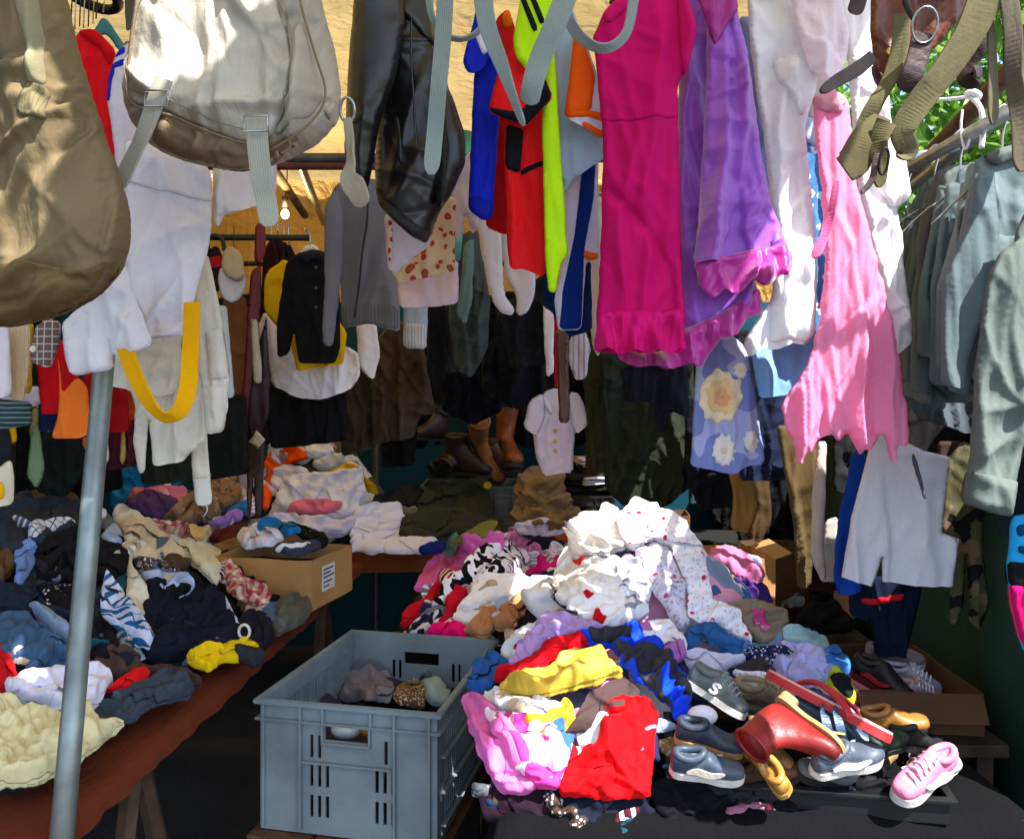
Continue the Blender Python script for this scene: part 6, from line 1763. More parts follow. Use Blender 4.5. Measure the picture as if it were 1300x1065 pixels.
# ------------------------------------------------------------------ heaps: back table
Bs = [
 ('turquoise_cloth', 'turquoise blue cloth on the back left heap', '1878b8', [(142, 640), (150, 610), (180, 592), (220, 590), (236, 606), (234, 616), (200, 622), (170, 634), (150, 650)], 2, {}),
 ('pink_cloth', 'salmon pink cloth under the cream sash', 'c87088', [(162, 632), (176, 620), (200, 618), (236, 618), (240, 634), (220, 642), (170, 640)], 1, {}),
 ('purple_blouse', 'plum purple top on the back left heap', '4c3464', [(168, 634), (200, 624), (226, 640), (232, 655), (210, 664), (180, 662), (168, 650)], 3, {}),
 ('white_rag', 'white cloth corner left of the plum top', 'd0d0dc', [(142, 658), (154, 642), (170, 650), (176, 664), (150, 668)], 2, {}),
 ('navy_rag', 'blue navy cloth under the plum top', '24447c', [(140, 650), (168, 660), (196, 664), (196, 672), (150, 668)], 0, {}),
 ('light_rag', 'pale bundle of linen behind the camouflage jacket', 'b0a4ac', [(294, 606), (306, 602), (316, 612), (316, 640), (300, 640)], 1, {}),
 ('lilac_scarf', 'lilac shiny scarf in front of the camouflage jacket', 'a078c8', [(262, 668), (280, 660), (296, 650), (308, 652), (306, 664), (282, 672)], 2, {}),
 ('blue_rag', 'bright blue rag behind the lilac scarf', '2868a8', [(280, 652), (300, 640), (318, 636), (320, 656), (300, 656)], 1, {}),
 ('dark_scarf', 'brown patterned scarf beside the carton', '5a2c20', [(262, 690), (272, 678), (300, 668), (318, 668), (300, 688), (280, 694)], 1, {}),
 ('cream_rag', 'cream yellow cloth corner on the carton edge', 'd8c088', [(218, 676), (240, 670), (270, 672), (258, 692), (246, 696)], 2, {}),
 ('white_shirts', 'white shirts piled at the top of the white heap', 'd8cede', [(342, 560), (352, 542), (388, 538), (402, 548), (410, 565), (396, 586), (370, 590), (346, 588)], 1, {}),
 ('pale_blue_shirts', 'pale blue shirt on the right of the white heap', 'c4cae4', [(390, 570), (410, 545), (420, 556), (422, 580), (404, 588), (392, 582)], 1, {}),
 ('orange_blouse', 'bright orange top on the white heap', 'e05008', [(334, 650), (340, 600), (352, 580), (374, 568), (392, 576), (398, 588), (380, 595), (352, 604), (346, 640), (340, 656)], 3, {}),
 ('white_sack', 'big white bag at the foot of the white heap', 'd0cede', [(352, 640), (356, 610), (385, 602), (420, 604), (455, 592), (460, 620), (454, 660), (420, 662), (370, 656)], 2, {}),
 ('striped_towel', 'white towel with teal stripes above the white bag', 'd4d0e0', [(346, 610), (360, 598), (390, 596), (396, 606), (372, 616), (352, 630)], 3, {}),
 ('rose_cloth', 'rose pink cloth in front of the white bag', 'd06c80', [(364, 656), (376, 640), (400, 636), (434, 642), (434, 656), (410, 662), (384, 660)], 3, {}),
 ('mustard_cloth', 'mustard yellow cloth right of the white bag', 'c09010', [(410, 605), (440, 590), (456, 596), (462, 610), (476, 622), (478, 630), (464, 626), (450, 604), (430, 606)], 2, {}),
 ('pale_towels', 'grey and white towels below the yellow cloth strip', 'bcbcc0', [(396, 590), (420, 578), (450, 575), (440, 592), (412, 600)], 1, {}),
 ('white_linen', 'flat white linen in front of the rose pink cloth', 'c8c4d8', [(324, 674), (340, 660), (370, 656), (420, 660), (458, 660), (456, 676), (430, 684), (350, 684)], 2, {}),
 ('black_cloth', 'black clothing pile right of the mustard cloth', '1c1c1c', [(462, 650), (478, 630), (510, 620), (536, 624), (530, 650), (490, 655)], 1, {}),
 ('olive_uniform', 'olive uniform lying in front of the grey crate', '2c2e22', [(526, 645), (550, 622), (600, 620), (622, 640), (630, 668), (580, 668), (530, 660)], 2, {}),
 ('olive_trousers', 'olive trousers lying along the back table edge', '343628', [(504, 690), (512, 662), (540, 652), (590, 650), (634, 668), (636, 690), (600, 694), (560, 690), (540, 697)], 3, {}),
 ('beige_strip', 'beige folded cloth under the black clothing pile', '8a7a5c', [(480, 652), (510, 646), (530, 648), (528, 656), (490, 658)], 2, {}),
 ('blue_cloth', 'deep blue cloth at the back table edge', '18286c', [(530, 705), (550, 695), (570, 698), (565, 708), (540, 712)], 3, {}),
]
for nm, lab, col, poly, lv, kw in Bs:
    heap(nm, lab, 'clothes' if nm.split('_')[-1] in ('cloth', 'rag', 'linen', 'strip', 'uniform') else nm.split('_')[-1], 'B', fab(col, **kw), poly, lv, group='clothes heaped on the back table', scale=9)
heap('camouflage_jacket', 'brown camouflage jacket beside the cream sash', 'jacket', 'B', fab('7c6450', 'camo', '56443c', '9a8068', sc=15), [(206, 665), (220, 645), (246, 630), (268, 606), (285, 600), (300, 612), (302, 636), (288, 650), (262, 668), (230, 672)], 2)
# folded white stacks at the back table edge
FW = fab('d6d4e4', bump=.5)
for k in range(6):
    y0 = 702 - k * 6.5
    o, _ = heap('folded_sheet', ['lowest', 'second lowest', 'third lowest', 'fourth', 'fifth', 'topmost'][k] + ' folded white sheet in the stack at the back table edge', 'sheet', 'B', FW,
         [(440 + k, y0), (446 + k, y0 - 16), (470, y0 - 24), (522 - k * 3, y0 - 26), (520 - k * 2, y0 - 8), (508 - k, y0 + 1)] if k > 1 else [(442, y0), (450, y0 - 14), (540 + 15 * (1 - k), y0 - 18), (556 - 12 * k, y0 - 6), (540, y0 + 3)], 1 + k * .9, puff=.012, amp=.006, smooth=1, group='folded white sheets')
# ------------------------------------------------------------------ central pile
Cs = [
 ('orchid_blouse', 'orchid pink top at the back left of the sunlit pile', 'd060a8', [(530, 760), (540, 724), (572, 706), (588, 692), (616, 685), (642, 694), (634, 714), (602, 724), (572, 740), (546, 758)], 2, {}),
 ('pink_print_blouse', 'pink and white printed top behind the cow print', 'e888b8', [(624, 682), (640, 679), (670, 688), (690, 702), (684, 712), (655, 706), (634, 697)], 2, dict(pat='floral', h2='f4e0ec', h3='d84890', sc=40)),
 ('cow_print_blouse', 'black and white cow print top on the pile', 'ece8f0', [(548, 780), (572, 742), (604, 712), (622, 702), (660, 704), (672, 712), (648, 742), (622, 747), (602, 744), (588, 752), (566, 778)], 3, dict(pat='cow', h2='121218', sc=26)),
 ('dark_red_blouse', 'dark red top at the left edge of the pile', 'b81020', [(509, 794), (514, 780), (540, 764), (560, 744), (566, 752), (550, 776), (530, 792), (512, 799)], 2, {}),
 ('navy_print_blouse', 'navy top with white print at the left foot of the pile', '1c2236', [(514, 808), (528, 787), (566, 773), (562, 792), (544, 808), (524, 812)], 1, dict(pat='cow', h2='c8c8d4', sc=22)),
 ('teal_blouse', 'teal blue cloth beside the cow print top', '2c7a9c', [(644, 744), (662, 714), (682, 708), (686, 716), (664, 738), (656, 752)], 3, {}),
 ('magenta_cloth', 'magenta pink cloth with blue patch on the pile', 'd81880', [(666, 742), (680, 718), (700, 712), (722, 720), (726, 738), (704, 742), (690, 736)], 4, {}),
 ('crimson_blouse', 'crimson top under the white shirt at left of the pile', 'c00c2c', [(552, 810), (568, 782), (564, 754), (580, 744), (598, 754), (584, 780), (574, 800)], 2, {}),
 ('hot_pink_cloth', 'hot pink cloth above the back rim of the grey crate', 'e80c70', [(540, 815), (556, 800), (575, 793), (596, 802), (596, 820), (560, 820)], 3, {}),
 ('white_shirt', 'sunlit white shirt draped over the left of the pile', 'f0eef2', [(576, 792), (598, 762), (612, 737), (650, 742), (692, 742), (718, 764), (722, 796), (692, 802), (662, 770), (622, 786), (604, 802), (586, 800)], 4, {}),
 ('tan_suede', 'tan suede cloth below the sunlit white shirt', 'b48058', [(588, 812), (614, 786), (648, 770), (688, 762), (680, 792), (652, 812), (610, 820)], 4, {}),
 ('white_linen', 'white linen under the tan suede cloth', 'e8e8f0', [(640, 830), (660, 806), (690, 792), (722, 786), (716, 806), (690, 820), (664, 850), (645, 846)], 2, {}),
 ('cream_blouse', 'cream blouse at the top left of the sunlit mound', 'f2ece4', [(700, 728), (720, 702), (734, 682), (766, 656), (790, 654), (802, 668), (800, 704), (772, 718), (732, 726)], 3, {}),
 ('pale_green_cloth', 'pale aqua cloth left of the cream blouse', 'a8c0c4', [(700, 712), (712, 700), (730, 686), (734, 696), (716, 716)], 2, {}),
 ('flowered_sheet', 'white sheet with red flower sprigs arching over the mound', 'f0ecf4', [(796, 690), (798, 662), (814, 645), (836, 654), (862, 672), (884, 696), (894, 730), (898, 764), (932, 790), (952, 830), (936, 824), (905, 802), (880, 802), (870, 786), (866, 740), (848, 700), (826, 700), (806, 712)], 5, dict(pat='dots', h2='c82850', h3='cec8dc', sc=46)),
 ('flowered_fold', 'inner fold of white flowered cloth on the mound', 'dcd6e6', [(806, 712), (830, 694), (850, 702), (866, 742), (874, 796), (862, 806), (836, 772), (820, 740)], 3, dict(pat='dots', h2='c05080', h3='a8a0c0', sc=42)),  # the fold's purple shading is put into its darker cloth colour
 ('striped_cloth', 'grey and white striped cloth on the mound', 'eceaf2', [(780, 728), (812, 716), (826, 745), (818, 792), (790, 800), (786, 760)], 4, dict(pat='stripe', h2='9a98a8', sc=30, ang=90)),
 ('pale_pink_fold', 'dusty pink fold between cream blouse and striped cloth', 'd0a8b4', [(784, 716), (800, 704), (812, 716), (820, 742), (806, 750), (792, 736)], 3, {}),
 ('purple_print_blouse', 'white top with violet print in front of the mound', 'f2eef6', [(798, 812), (812, 798), (846, 792), (864, 818), (866, 850), (848, 862), (822, 842), (806, 830)], 5, dict(pat='cow', h2='b070b0', sc=9)),
 ('lavender_blouse', 'lavender top draped in the middle of the pile', 'b898d4', [(650, 862), (680, 812), (706, 790), (736, 804), (768, 815), (738, 828), (702, 832), (684, 858), (660, 866)], 5, {}),
 ('black_blouse', 'black cloth behind the lavender top', '26242c', [(702, 790), (716, 780), (734, 784), (752, 806), (742, 814), (722, 802)], 3, {}),
 ('red_jersey', 'red cloth with rolled sleeve above the yellow shirt', 'cc0c1c', [(634, 878), (642, 866), (674, 858), (702, 838), (736, 820), (748, 836), (722, 848), (702, 864), (692, 878), (660, 884)], 6, {}),
 ('yellow_shirt', 'sunlit yellow satin shirt at the front of the pile', 'd8b840', [(640, 892), (668, 878), (706, 862), (732, 836), (762, 844), (788, 878), (752, 888), (722, 898), (702, 906), (668, 902)], 6, dict(rough=.55, spec=.4)),
 ('denim_blue_cloth', 'denim blue cloth beside the crate corner', '2c5aa0', [(598, 884), (610, 856), (630, 832), (650, 846), (648, 870), (632, 884), (612, 896)], 4, {}),
 ('white_tee', 'white tee bunched under the red cloth', 'e4e4f0', [(612, 896), (636, 880), (664, 898), (668, 922), (644, 920), (622, 908)], 3, {}),
 ('pink_blouse', 'bubblegum pink top spilling past the crate', 'e070b8', [(592, 902), (612, 892), (642, 920), (664, 948), (700, 980), (672, 1010), (640, 1005), (612, 970)], 4, {}),
 ('pink_white_blouse', 'white top with pink print at the front edge', 'f4e8f0', [(622, 916), (660, 920), (704, 934), (724, 952), (712, 1000), (680, 1000), (644, 954)], 5, dict(pat='cow', h2='e0409c', sc=16)),
 ('cream_tee', 'cream cloth under the yellow shirt', 'ece4d8', [(640, 902), (700, 902), (724, 908), (726, 930), (684, 930), (652, 922)], 4, {}),
 ('gold_cloth', 'golden yellow cloth below the cream one', 'e0b830', [(654, 930), (700, 922), (722, 900), (738, 940), (718, 950), (684, 942)], 5, {}),
 ('brown_blouse', 'dark brown cloth between yellow shirt and red fleece', '4a3a38', [(722, 950), (750, 900), (788, 878), (808, 898), (794, 914), (766, 932), (744, 946)], 6, {}),
 ('red_fleece', 'bright red fleece at the front of the pile', 'd80c14', [(708, 1005), (724, 958), (764, 936), (774, 906), (800, 898), (828, 918), (826, 960), (818, 1010), (760, 1015)], 6, {}),
 ('white_scrap', 'small white scrap beside the red fleece', 'e8e8f0', [(750, 936), (760, 918), (772, 922), (768, 940), (756, 946)], 6, {}),
 ('jeans', 'mid blue jeans right of the mound', '2c5c94', [(858, 826), (874, 800), (900, 792), (930, 818), (956, 838), (932, 850), (902, 832), (870, 840)], 3, {}),
 ('brown_grey_jeans', 'brownish grey jeans hem on the blue jeans', '5c5060', [(878, 834), (892, 808), (916, 808), (926, 830), (908, 838)], 4, {}),
 ('lilac_cloth', 'long lilac white cloth below the jeans', 'd0cee8', [(862, 838), (880, 830), (912, 838), (944, 838), (946, 850), (904, 866), (866, 860)], 4, {}),
 ('khaki_bag', 'khaki bag with pink print right of the mound', '857866', [(916, 772), (950, 764), (994, 784), (990, 806), (966, 832), (942, 806)], 4, {}),
 ('aqua_blouse', 'aqua top at the right of the pile', '98b8c0', [(984, 804), (1012, 804), (1042, 820), (1044, 846), (1012, 834), (988, 822)], 4, {}),
 ('lilac_blouse', 'lilac top at the right of the pile', 'b0aede', [(968, 838), (998, 824), (1030, 838), (1052, 878), (1014, 884), (984, 864)], 4, {}),
 ('blue_blouse', 'cornflower blue cloth at the right edge of the pile', '3c78c4', [(1032, 838), (1054, 828), (1076, 850), (1072, 866), (1046, 854)], 4, {}),
 ('lime_black_blouse', 'black and lime top behind the flip flop', 'b4c420', [(1032, 862), (1048, 854), (1076, 872), (1084, 892), (1078, 908), (1052, 896)], 4, {}),
 ('slate_cloth', 'slate blue cloth between khaki bag and lilac top', '7890b0', [(944, 818), (968, 828), (990, 806), (988, 826), (970, 842), (950, 838)], 3, {}),
 ('brown_cloth', 'dark brown cloth behind the beige trainer', '40343a', [(930, 858), (960, 840), (984, 862), (970, 880), (940, 872)], 3, {}),
 ('dark_lining', 'dark cloth under the jeans beside the mound', '3a3c58', [(852, 836), (866, 830), (872, 862), (856, 866)], 2, {}),
]
Cs += [
 ('navy_skirt', 'dark navy skirt hanging over the front edge below the red fleece', '141828', [(700, 990), (740, 980), (820, 992), (830, 1040), (790, 1052), (720, 1046)], 3, {}),
 ('black_coat', 'black coat slumped over the front table edge below the shoes', '0e0e12', [(820, 990), (900, 984), (1000, 992), (1060, 1000), (1050, 1046), (940, 1056), (840, 1050)], 2, {}),
 ('charcoal_coat', 'charcoal coat at the right front table corner', '16161a', [(1040, 996), (1120, 988), (1200, 992), (1215, 1030), (1140, 1050), (1050, 1046)], 2, {}),
 ('plum_cloth', 'dark plum cloth hanging at the left front corner of the pile', '241420', [(606, 1000), (650, 996), (704, 1004), (716, 1046), (660, 1052), (616, 1040)], 2, {}),
]
CP = {}
for nm, lab, col, poly, lv, kw in Cs:
    cat = nm.split('_')[-1]
    if cat in ('cloth', 'suede', 'linen', 'fold', 'lining', 'scrap'): cat = 'clothes'
    CP[lab] = heap(nm, lab, cat, 'C', fab(col, **kw), poly, lv * .8, group='clothes on the central pile', amp=.009 if nm in ('black_coat', 'charcoal_coat', 'navy_skirt', 'plum_cloth') else .016, flaps=0 if nm in ('khaki_bag', 'magenta_cloth', 'lime_black_blouse') else None)
wt_ = heap('white_tshirt', 'sunlit white t-shirt with red print on the mound', 'shirt', 'C', fab('f4f2f4'), [(708, 740), (726, 722), (784, 714), (798, 742), (792, 802), (764, 812), (736, 800), (714, 774)], 3.2, flaps=0)
for pp in ([(742, 770), (748, 764), (756, 772), (746, 777)], [(750, 800), (756, 784), (768, 796), (762, 806), (752, 808)], [(735, 720), (748, 716), (754, 722), (742, 728)]):
    heap_patch(wt_[0], wt_[1], 'red_print', fab('d01020'), pp)
bj_ = heap('blue_jacket', 'royal blue and charcoal sports jacket sprawled over the pile', 'jacket', 'C', fab('1040d8', rough=.6), [(732, 826), (786, 816), (802, 812), (824, 838), (852, 864), (866, 892), (864, 926), (854, 946), (836, 920), (814, 900), (788, 872), (768, 846), (744, 838)], 6.2, flaps=0, amp=.016)
for pp in ([(744, 822), (786, 820), (796, 832), (762, 840), (750, 836)], [(770, 846), (810, 850), (836, 862), (856, 888), (852, 896), (826, 884), (800, 876), (788, 868)], [(800, 882), (822, 888), (846, 932), (838, 924), (816, 902)]):
    heap_patch(bj_[0], bj_[1], 'charcoal_panel', fab('33343e', rough=.6), pp)
kb = CP['khaki bag with pink print right of the mound']
heap_patch(kb[0], kb[1], 'pink_print', fab('b84880', 'floral', 'd880a8', '857866', sc=40), [(944, 782), (958, 784), (972, 806), (962, 812), (950, 798)])
mc = CP['magenta pink cloth with blue patch on the pile']
heap_patch(mc[0], mc[1], 'blue_patch', fab('2050b0'), [(700, 736), (712, 730), (718, 736), (706, 741)])
lb_ = CP['black and lime top behind the flip flop']
heap_patch(lb_[0], lb_[1], 'black_panel', fab('1a1c22'), [(1046, 868), (1070, 876), (1080, 892), (1074, 900), (1054, 890)])

def lying_sleeve(info, hk, col, cuff, x0, y0, ang, ln, w, lv):
    ob, inf = info
    a = math.radians(ang); c, s_ = math.cos(a), math.sin(a)
    def q(u, v): return (x0 + u * c - v * s_, y0 + (u * s_ + v * c) * .8)
    b = 7 * (1 if ang % 2 else -1)
    poly = [q(0, -w * .62), q(ln * .4, -w * .55 + b), q(ln, -w * .42), q(ln, w * .42), q(ln * .4, w * .5 + b), q(0, w * .62)]
    o, i2 = heap('sleeve', None, None, hk, fab(col), poly, lv, parent=ob, flaps=0, amp=.012, puff=.03)
    heap_patch(o, i2, 'cuff', fab(cuff), [q(ln * .86, -w * .44), q(ln * 1.01, -w * .44), q(ln * 1.01, w * .44), q(ln * .86, w * .44)], .005)
for lab, hk, col, cuff, x0, y0, ang, ln, w, lv in (
    ('sunlit white shirt draped over the left of the pile', 'C', 'f0eef2', 'e4e2ea', 640, 765, 151, 60, 22, 5),
    ('lavender top draped in the middle of the pile', 'C', 'b898d4', 'a080c0', 720, 812, 141, 62, 20, 6.5),
    ('royal blue and charcoal', 'C', '', '', 0, 0, 0, 0, 0, 0),
    ('bubblegum pink top spilling past the crate', 'C', 'e070b8', 'f4d8ec', 640, 935, 61, 56, 22, 6),
    ('cream blouse at the top left of the sunlit mound', 'C', 'f2ece4', 'e4dccc', 760, 690, 129, 50, 20, 5),
    ('lilac top at the right of the pile', 'C', 'b0aede', '9896cc', 1005, 850, 33, 48, 18, 5.5),
    ('orchid pink top at the back left of the sunlit pile', 'C', 'd060a8', 'b84890', 600, 705, 137, 58, 18, 4),
    ('mid blue jeans right of the mound', 'C', '2c5c94', '4a78ac', 895, 812, 27, 58, 20, 5)):
    if lab in CP: lying_sleeve(CP[lab], hk, col, cuff, x0, y0, ang, ln, w, lv)
for k, (lab, col, cuff, x0, y0, ang, ln, w, lv) in enumerate((
    ('white crumpled shirt lying in front of the pole', 'dad8e8', 'c8c6da', 60, 880, 171, 58, 22, 4),
    ('slate blue sweatshirt at the left front of the heap', '3c5878', '2c4460', 40, 820, 37, 60, 22, 4),
    ('large navy coat sprawling over the middle of the heap', '161a28', '262c3c', 230, 780, 41, 74, 26, 3),
    ('black sweater across the top of the left heap', '17171c', '26262c', 110, 705, 149, 70, 24, 3),
    ('bright yellow shirt at the table edge', 'e0c010', 'c8a808', 280, 842, 163, 48, 16, 5),
    ('dark grey trousers at the table edge with pocket', '3a424e', '4a525e', 200, 882, 157, 66, 20, 3))):
    ob = next((o for o in bpy.data.objects if o.get('label') == lab), None)
    if ob: lying_sleeve((ob, None), 'L', col, cuff, x0, y0, ang, ln, w, lv)
fillers('C', 46, [(600, 760), (720, 690), (790, 660), (850, 660), (905, 730), (940, 800), (1040, 840), (1060, 880), (900, 880), (860, 950), (740, 970), (620, 940), (600, 860)],
        [('white', 'f0eef4'), ('pale lilac', 'c8c4e4'), ('blue', '3a64b0'), ('grey', '9098a4'), ('pink', 'e48ab8'), ('white', 'f4f2f4'), ('cream', 'ece4d4'), ('red', 'c01828'), ('navy', '20284c'), ('pale blue', 'a8c0dc'), ('beige', 'b8a488')],
        'scraps between the clothes of the central pile', 12, 27, 5, (1.5, 4.5))
fillers('C', 16, [(520, 800), (560, 730), (620, 684), (690, 690), (720, 730), (640, 760), (590, 810)],
        [('magenta', 'c81874'), ('dark red', '901420'), ('grey', '686c74'), ('white', 'ece8f0'), ('brown', '5c4434'), ('dark blue', '1c2850')],
        'scraps between the clothes of the central pile', 10, 20, 6, (1, 2.5))
fillers('C', 26, [(850, 905), (960, 890), (1080, 905), (1180, 940), (1190, 990), (1000, 995), (845, 990)],
        [('black', '16171c'), ('slate', '3c4656'), ('grey', '70747c'), ('navy', '1c2438'), ('brown', '54402f'), ('white', 'd8d6dc'), ('tan', 'a08050')],
        'scraps between the shoes', 12, 24, 9, (-1, 1))
fillers('C', 30, [(610, 990), (720, 985), (830, 1000), (1000, 1005), (1200, 985), (1215, 1040), (1000, 1062), (700, 1062), (615, 1040)],
        [('dark blue', '22304c'), ('charcoal', '26272c'), ('wine', '4c1826'), ('grey', '54585e'), ('brown', '44342a'), ('dusty pink', '9c6478'), ('teal', '1c4048'), ('black', '141417')],
        'clothes slumped over the front table edge', 16, 32, 10, (.5, 3))
fillers('L', 46, [(0, 690), (60, 650), (140, 665), (240, 700), (340, 740), (360, 800), (300, 830), (230, 870), (120, 900), (0, 890)],
        [('black', '141519'), ('navy', '1c2234'), ('grey', '5c6470'), ('white', 'd4d4e0'), ('denim blue', '4a6488'), ('brown', '4c3a30'), ('pale blue', '98acd0'), ('beige', 'b8aa90'), ('charcoal', '2a2d34'), ('teal', '1c4c58')],
        'scraps between the clothes on the left table', 12, 28, 7, (.5, 3))
fillers('B', 24, [(150, 640), (240, 610), (340, 590), (400, 550), (470, 610), (480, 680), (330, 680), (260, 690)],
        [('white', 'd4d0de'), ('lilac', 'a890c4'), ('blue', '2c64a4'), ('brown', '5a4234'), ('grey', '84868c'), ('orange', 'c85c18'), ('pink', 'c88090'), ('navy', '20284c')],
        'scraps between the clothes on the back table', 8, 17, 8, (.5, 2.5))

# ------------------------------------------------------------------ plastic crates
def panel(name, w, h, holes, th, M, mat, parent):
    us = sorted({0.0, w} | {x for ho in holes for x in ho[:2]}); vs = sorted({0.0, h} | {x for ho in holes for x in ho[2:4]})
    def solid_cell(i, j):
        if i < 0 or j < 0 or i >= len(us) - 1 or j >= len(vs) - 1: return False
        cu, cv = (us[i] + us[i + 1]) / 2, (vs[j] + vs[j + 1]) / 2
        return not any(a < cu < b and c < cv < d for a, b, c, d in holes)
    V, Fc, ix = [], [], {}
    def vid(i, j, k):
        if (i, j, k) not in ix:
            ix[(i, j, k)] = len(V); V.append(M @ Vector((us[i], th * k, vs[j])))
        return ix[(i, j, k)]
    for i in range(len(us) - 1):
        for j in range(len(vs) - 1):
            if not solid_cell(i, j): continue
            Fc.append((vid(i, j, 0), vid(i + 1, j, 0), vid(i + 1, j + 1, 0), vid(i, j + 1, 0)))
            Fc.append((vid(i, j + 1, 1), vid(i + 1, j + 1, 1), vid(i + 1, j, 1), vid(i, j, 1)))
            for (di, dj, a, b) in ((-1, 0, (i, j), (i, j + 1)), (1, 0, (i + 1, j + 1), (i + 1, j)), (0, -1, (i + 1, j), (i, j)), (0, 1, (i, j + 1), (i + 1, j + 1))):
                if not solid_cell(i + di, j + dj):
                    Fc.append((vid(*a, 0), vid(*b, 0), vid(*b, 1), vid(*a, 1)))
    return mesh_obj(name, V, Fc, mat, parent, smooth=False)

def crate(label, M, W, L, H, mat, slots=True, hand=True):
    """stacking crate: perforated walls, ribs, flanged rim, hand holes; local x = width, y = depth"""
    e = empty('plastic_crate', M @ Vector((W / 2, L / 2, 0))); tag(e, label, 'crate')
    th = .005
    hw = W * .125
    fh = []
    if hand: fh.append((W / 2 - hw, W / 2 + hw * .95, H - .082, H - .047))
    if slots:
        for c in (.29, .335, .71, .755):
            fh.append((W * c, W * c + .0085, H - .125, H - .072))
        for c in (.29, .335, .38, .66, .705, .75):
            fh.append((W * c, W * c + .0085, H - .19, H - .14))
            fh.append((W * c, W * c + .0085, H - .26, H - .21))
    sh = []
    if slots:
        n = int(L / .021)
        for r_ in range(3):
            for k in range(n):
                u = .05 + k * (L - .1) / n
                sh.append((u, u + .010, .045 + r_ * .078, .045 + r_ * .078 + .055))
    Mf = M; Mb = M @ Matrix.Translation((0, L - th, 0))
    ML = M @ Matrix(((0, 1, 0, 0), (1, 0, 0, 0), (0, 0, 1, 0), (0, 0, 0, 1)))
    MR = M @ Matrix.Translation((W - th, 0, 0)) @ Matrix(((0, 1, 0, 0), (1, 0, 0, 0), (0, 0, 1, 0), (0, 0, 0, 1)))
    panel('wall', W, H, fh, th, Mf, mat, e)
    panel('wall', W, H, fh, th, Mb, mat, e)
    Lh = [(a, b, c, d) for a, b, c, d in sh]
    panel('wall', L - 2 * th - .002, H, Lh, th, ML @ Matrix.Translation((th + .001, 0, 0)), mat, e)
    panel('wall', L - 2 * th - .002, H, Lh, th, MR @ Matrix.Translation((th + .001, 0, 0)), mat, e)
    box_obj('base', (th + .001, th + .001, .004), (W - th - .001, L - th - .001, .010), mat, e, M, 0)
    # flanged rim with rounded edges
    def fr(z0, z1, out, nm):
        bm = bmesh.new()
        b = out; i_ = .004
        for lo, hi in (((-b, -b, z0), (W + b, i_, z1)), ((-b, L - i_, z0), (W + b, L + b, z1)), ((-b, i_ + .0005, z0), (i_, L - i_ - .0005, z1)), ((W - i_, i_ + .0005, z0), (W + b, L - i_ - .0005, z1))):
            add_box(bm, lo, hi)
        bmesh.ops.bevel(bm, geom=list(bm.edges), offset=.0022, segments=2, affect='EDGES')
        bmesh.ops.transform(bm, matrix=M, verts=bm.verts)
        return bm_obj(nm, bm, mat, e)
    fr(H - .008, H + .003, .013, 'rim')
    fr(H - .046, H - .040, .011, 'rib')
    for c in (.02, .235, .505 - .14, .505 + .13, .765, .955):
        if abs(c - .5) < .2: z0, z1 = H - .0405, H - .0075
        else: z0, z1 = .01, H - .0075
        for yy in ((-.012, .001), (L - .001, L + .012)):
            box_obj('rib', (W * c, yy[0], z0), (W * c + .006, yy[1], z1), mat, e, M, .0015)
    for z in (.10,):
        for yy in ((-.011, .001), (L - .001, L + .011)):
            box_obj('rib', (W * .25, yy[0], H - .136), (W * .75, yy[1], H - .131), mat, e, M, .0015)
    if hand:
        for yy in ((-.010, .001), (L - .001, L + .010)):
            for (a, b, c, d) in ((W / 2 - hw - .006, W / 2 + hw + .006, H - .090, H - .084), (W / 2 - hw - .006, W / 2 - hw - .001, H - .0835, H - .0465), (W / 2 + hw + .001, W / 2 + hw + .006, H - .0835, H - .0465)):
                box_obj('handle_rim', (a, yy[0], c), (b, yy[1], d), mat, e, M, .0015)
    n = 9
    for sx in ((-.011, .001), (W - .001, W + .011)):
        for z in (.033, .107, .187):
            box_obj('rib', (sx[0], .03, z), (sx[1], L - .03, z + .005), mat, e, M, .0015)
        for k in range(n):
            y = .03 + k * (L - .06 - .005) / (n - 1)
            box_obj('rib', (sx[0] * .9 + (.001 if sx[0] > 0 else 0), y, .0385), (sx[1] * .9, y + .005, H - .047), mat, e, M, .0015)
    return e

CRG = solid('7f8d93', .5, 0, 6, .2, .0012, .35, h2='68757b', name='plastic')
Mc = Matrix.Translation((-.587, 1.985, .415)) @ Matrix.Rotation(math.radians(-12.2), 4, 'Z')
crate('big blue grey slotted plastic crate in the foreground', Mc, .43, .55, .30, CRG)
# bench under the crate
e = empty('bench', (-.3, 2.2, 0)); tag(e, 'low plank bench carrying the big blue grey crate', 'bench')
for k in range(3):
    box_obj('plank', (-.02 + k * .16, -.03, .385), (.13 + k * .16, .60, .411), WOODB, e, Mc @ Matrix.Translation((0, 0, -.415)), .004)
for lx in (.02, .40):
    for ly in (.05, .50):
        box_obj('leg', (lx, ly, 0), (lx + .045, ly + .045, .3845), WOODD, e, Mc @ Matrix.Translation((0, 0, -.415)), .004)

Ml = Mc.inverted()
def HK(x, y):
    return .565 + gauss(x, y, .085, -.33, 2.15, .12, .10) + gauss(x, y, .06, -.19, 2.18, .08, .10)
HEAP['K'] = (HK, 1.98, 2.5)
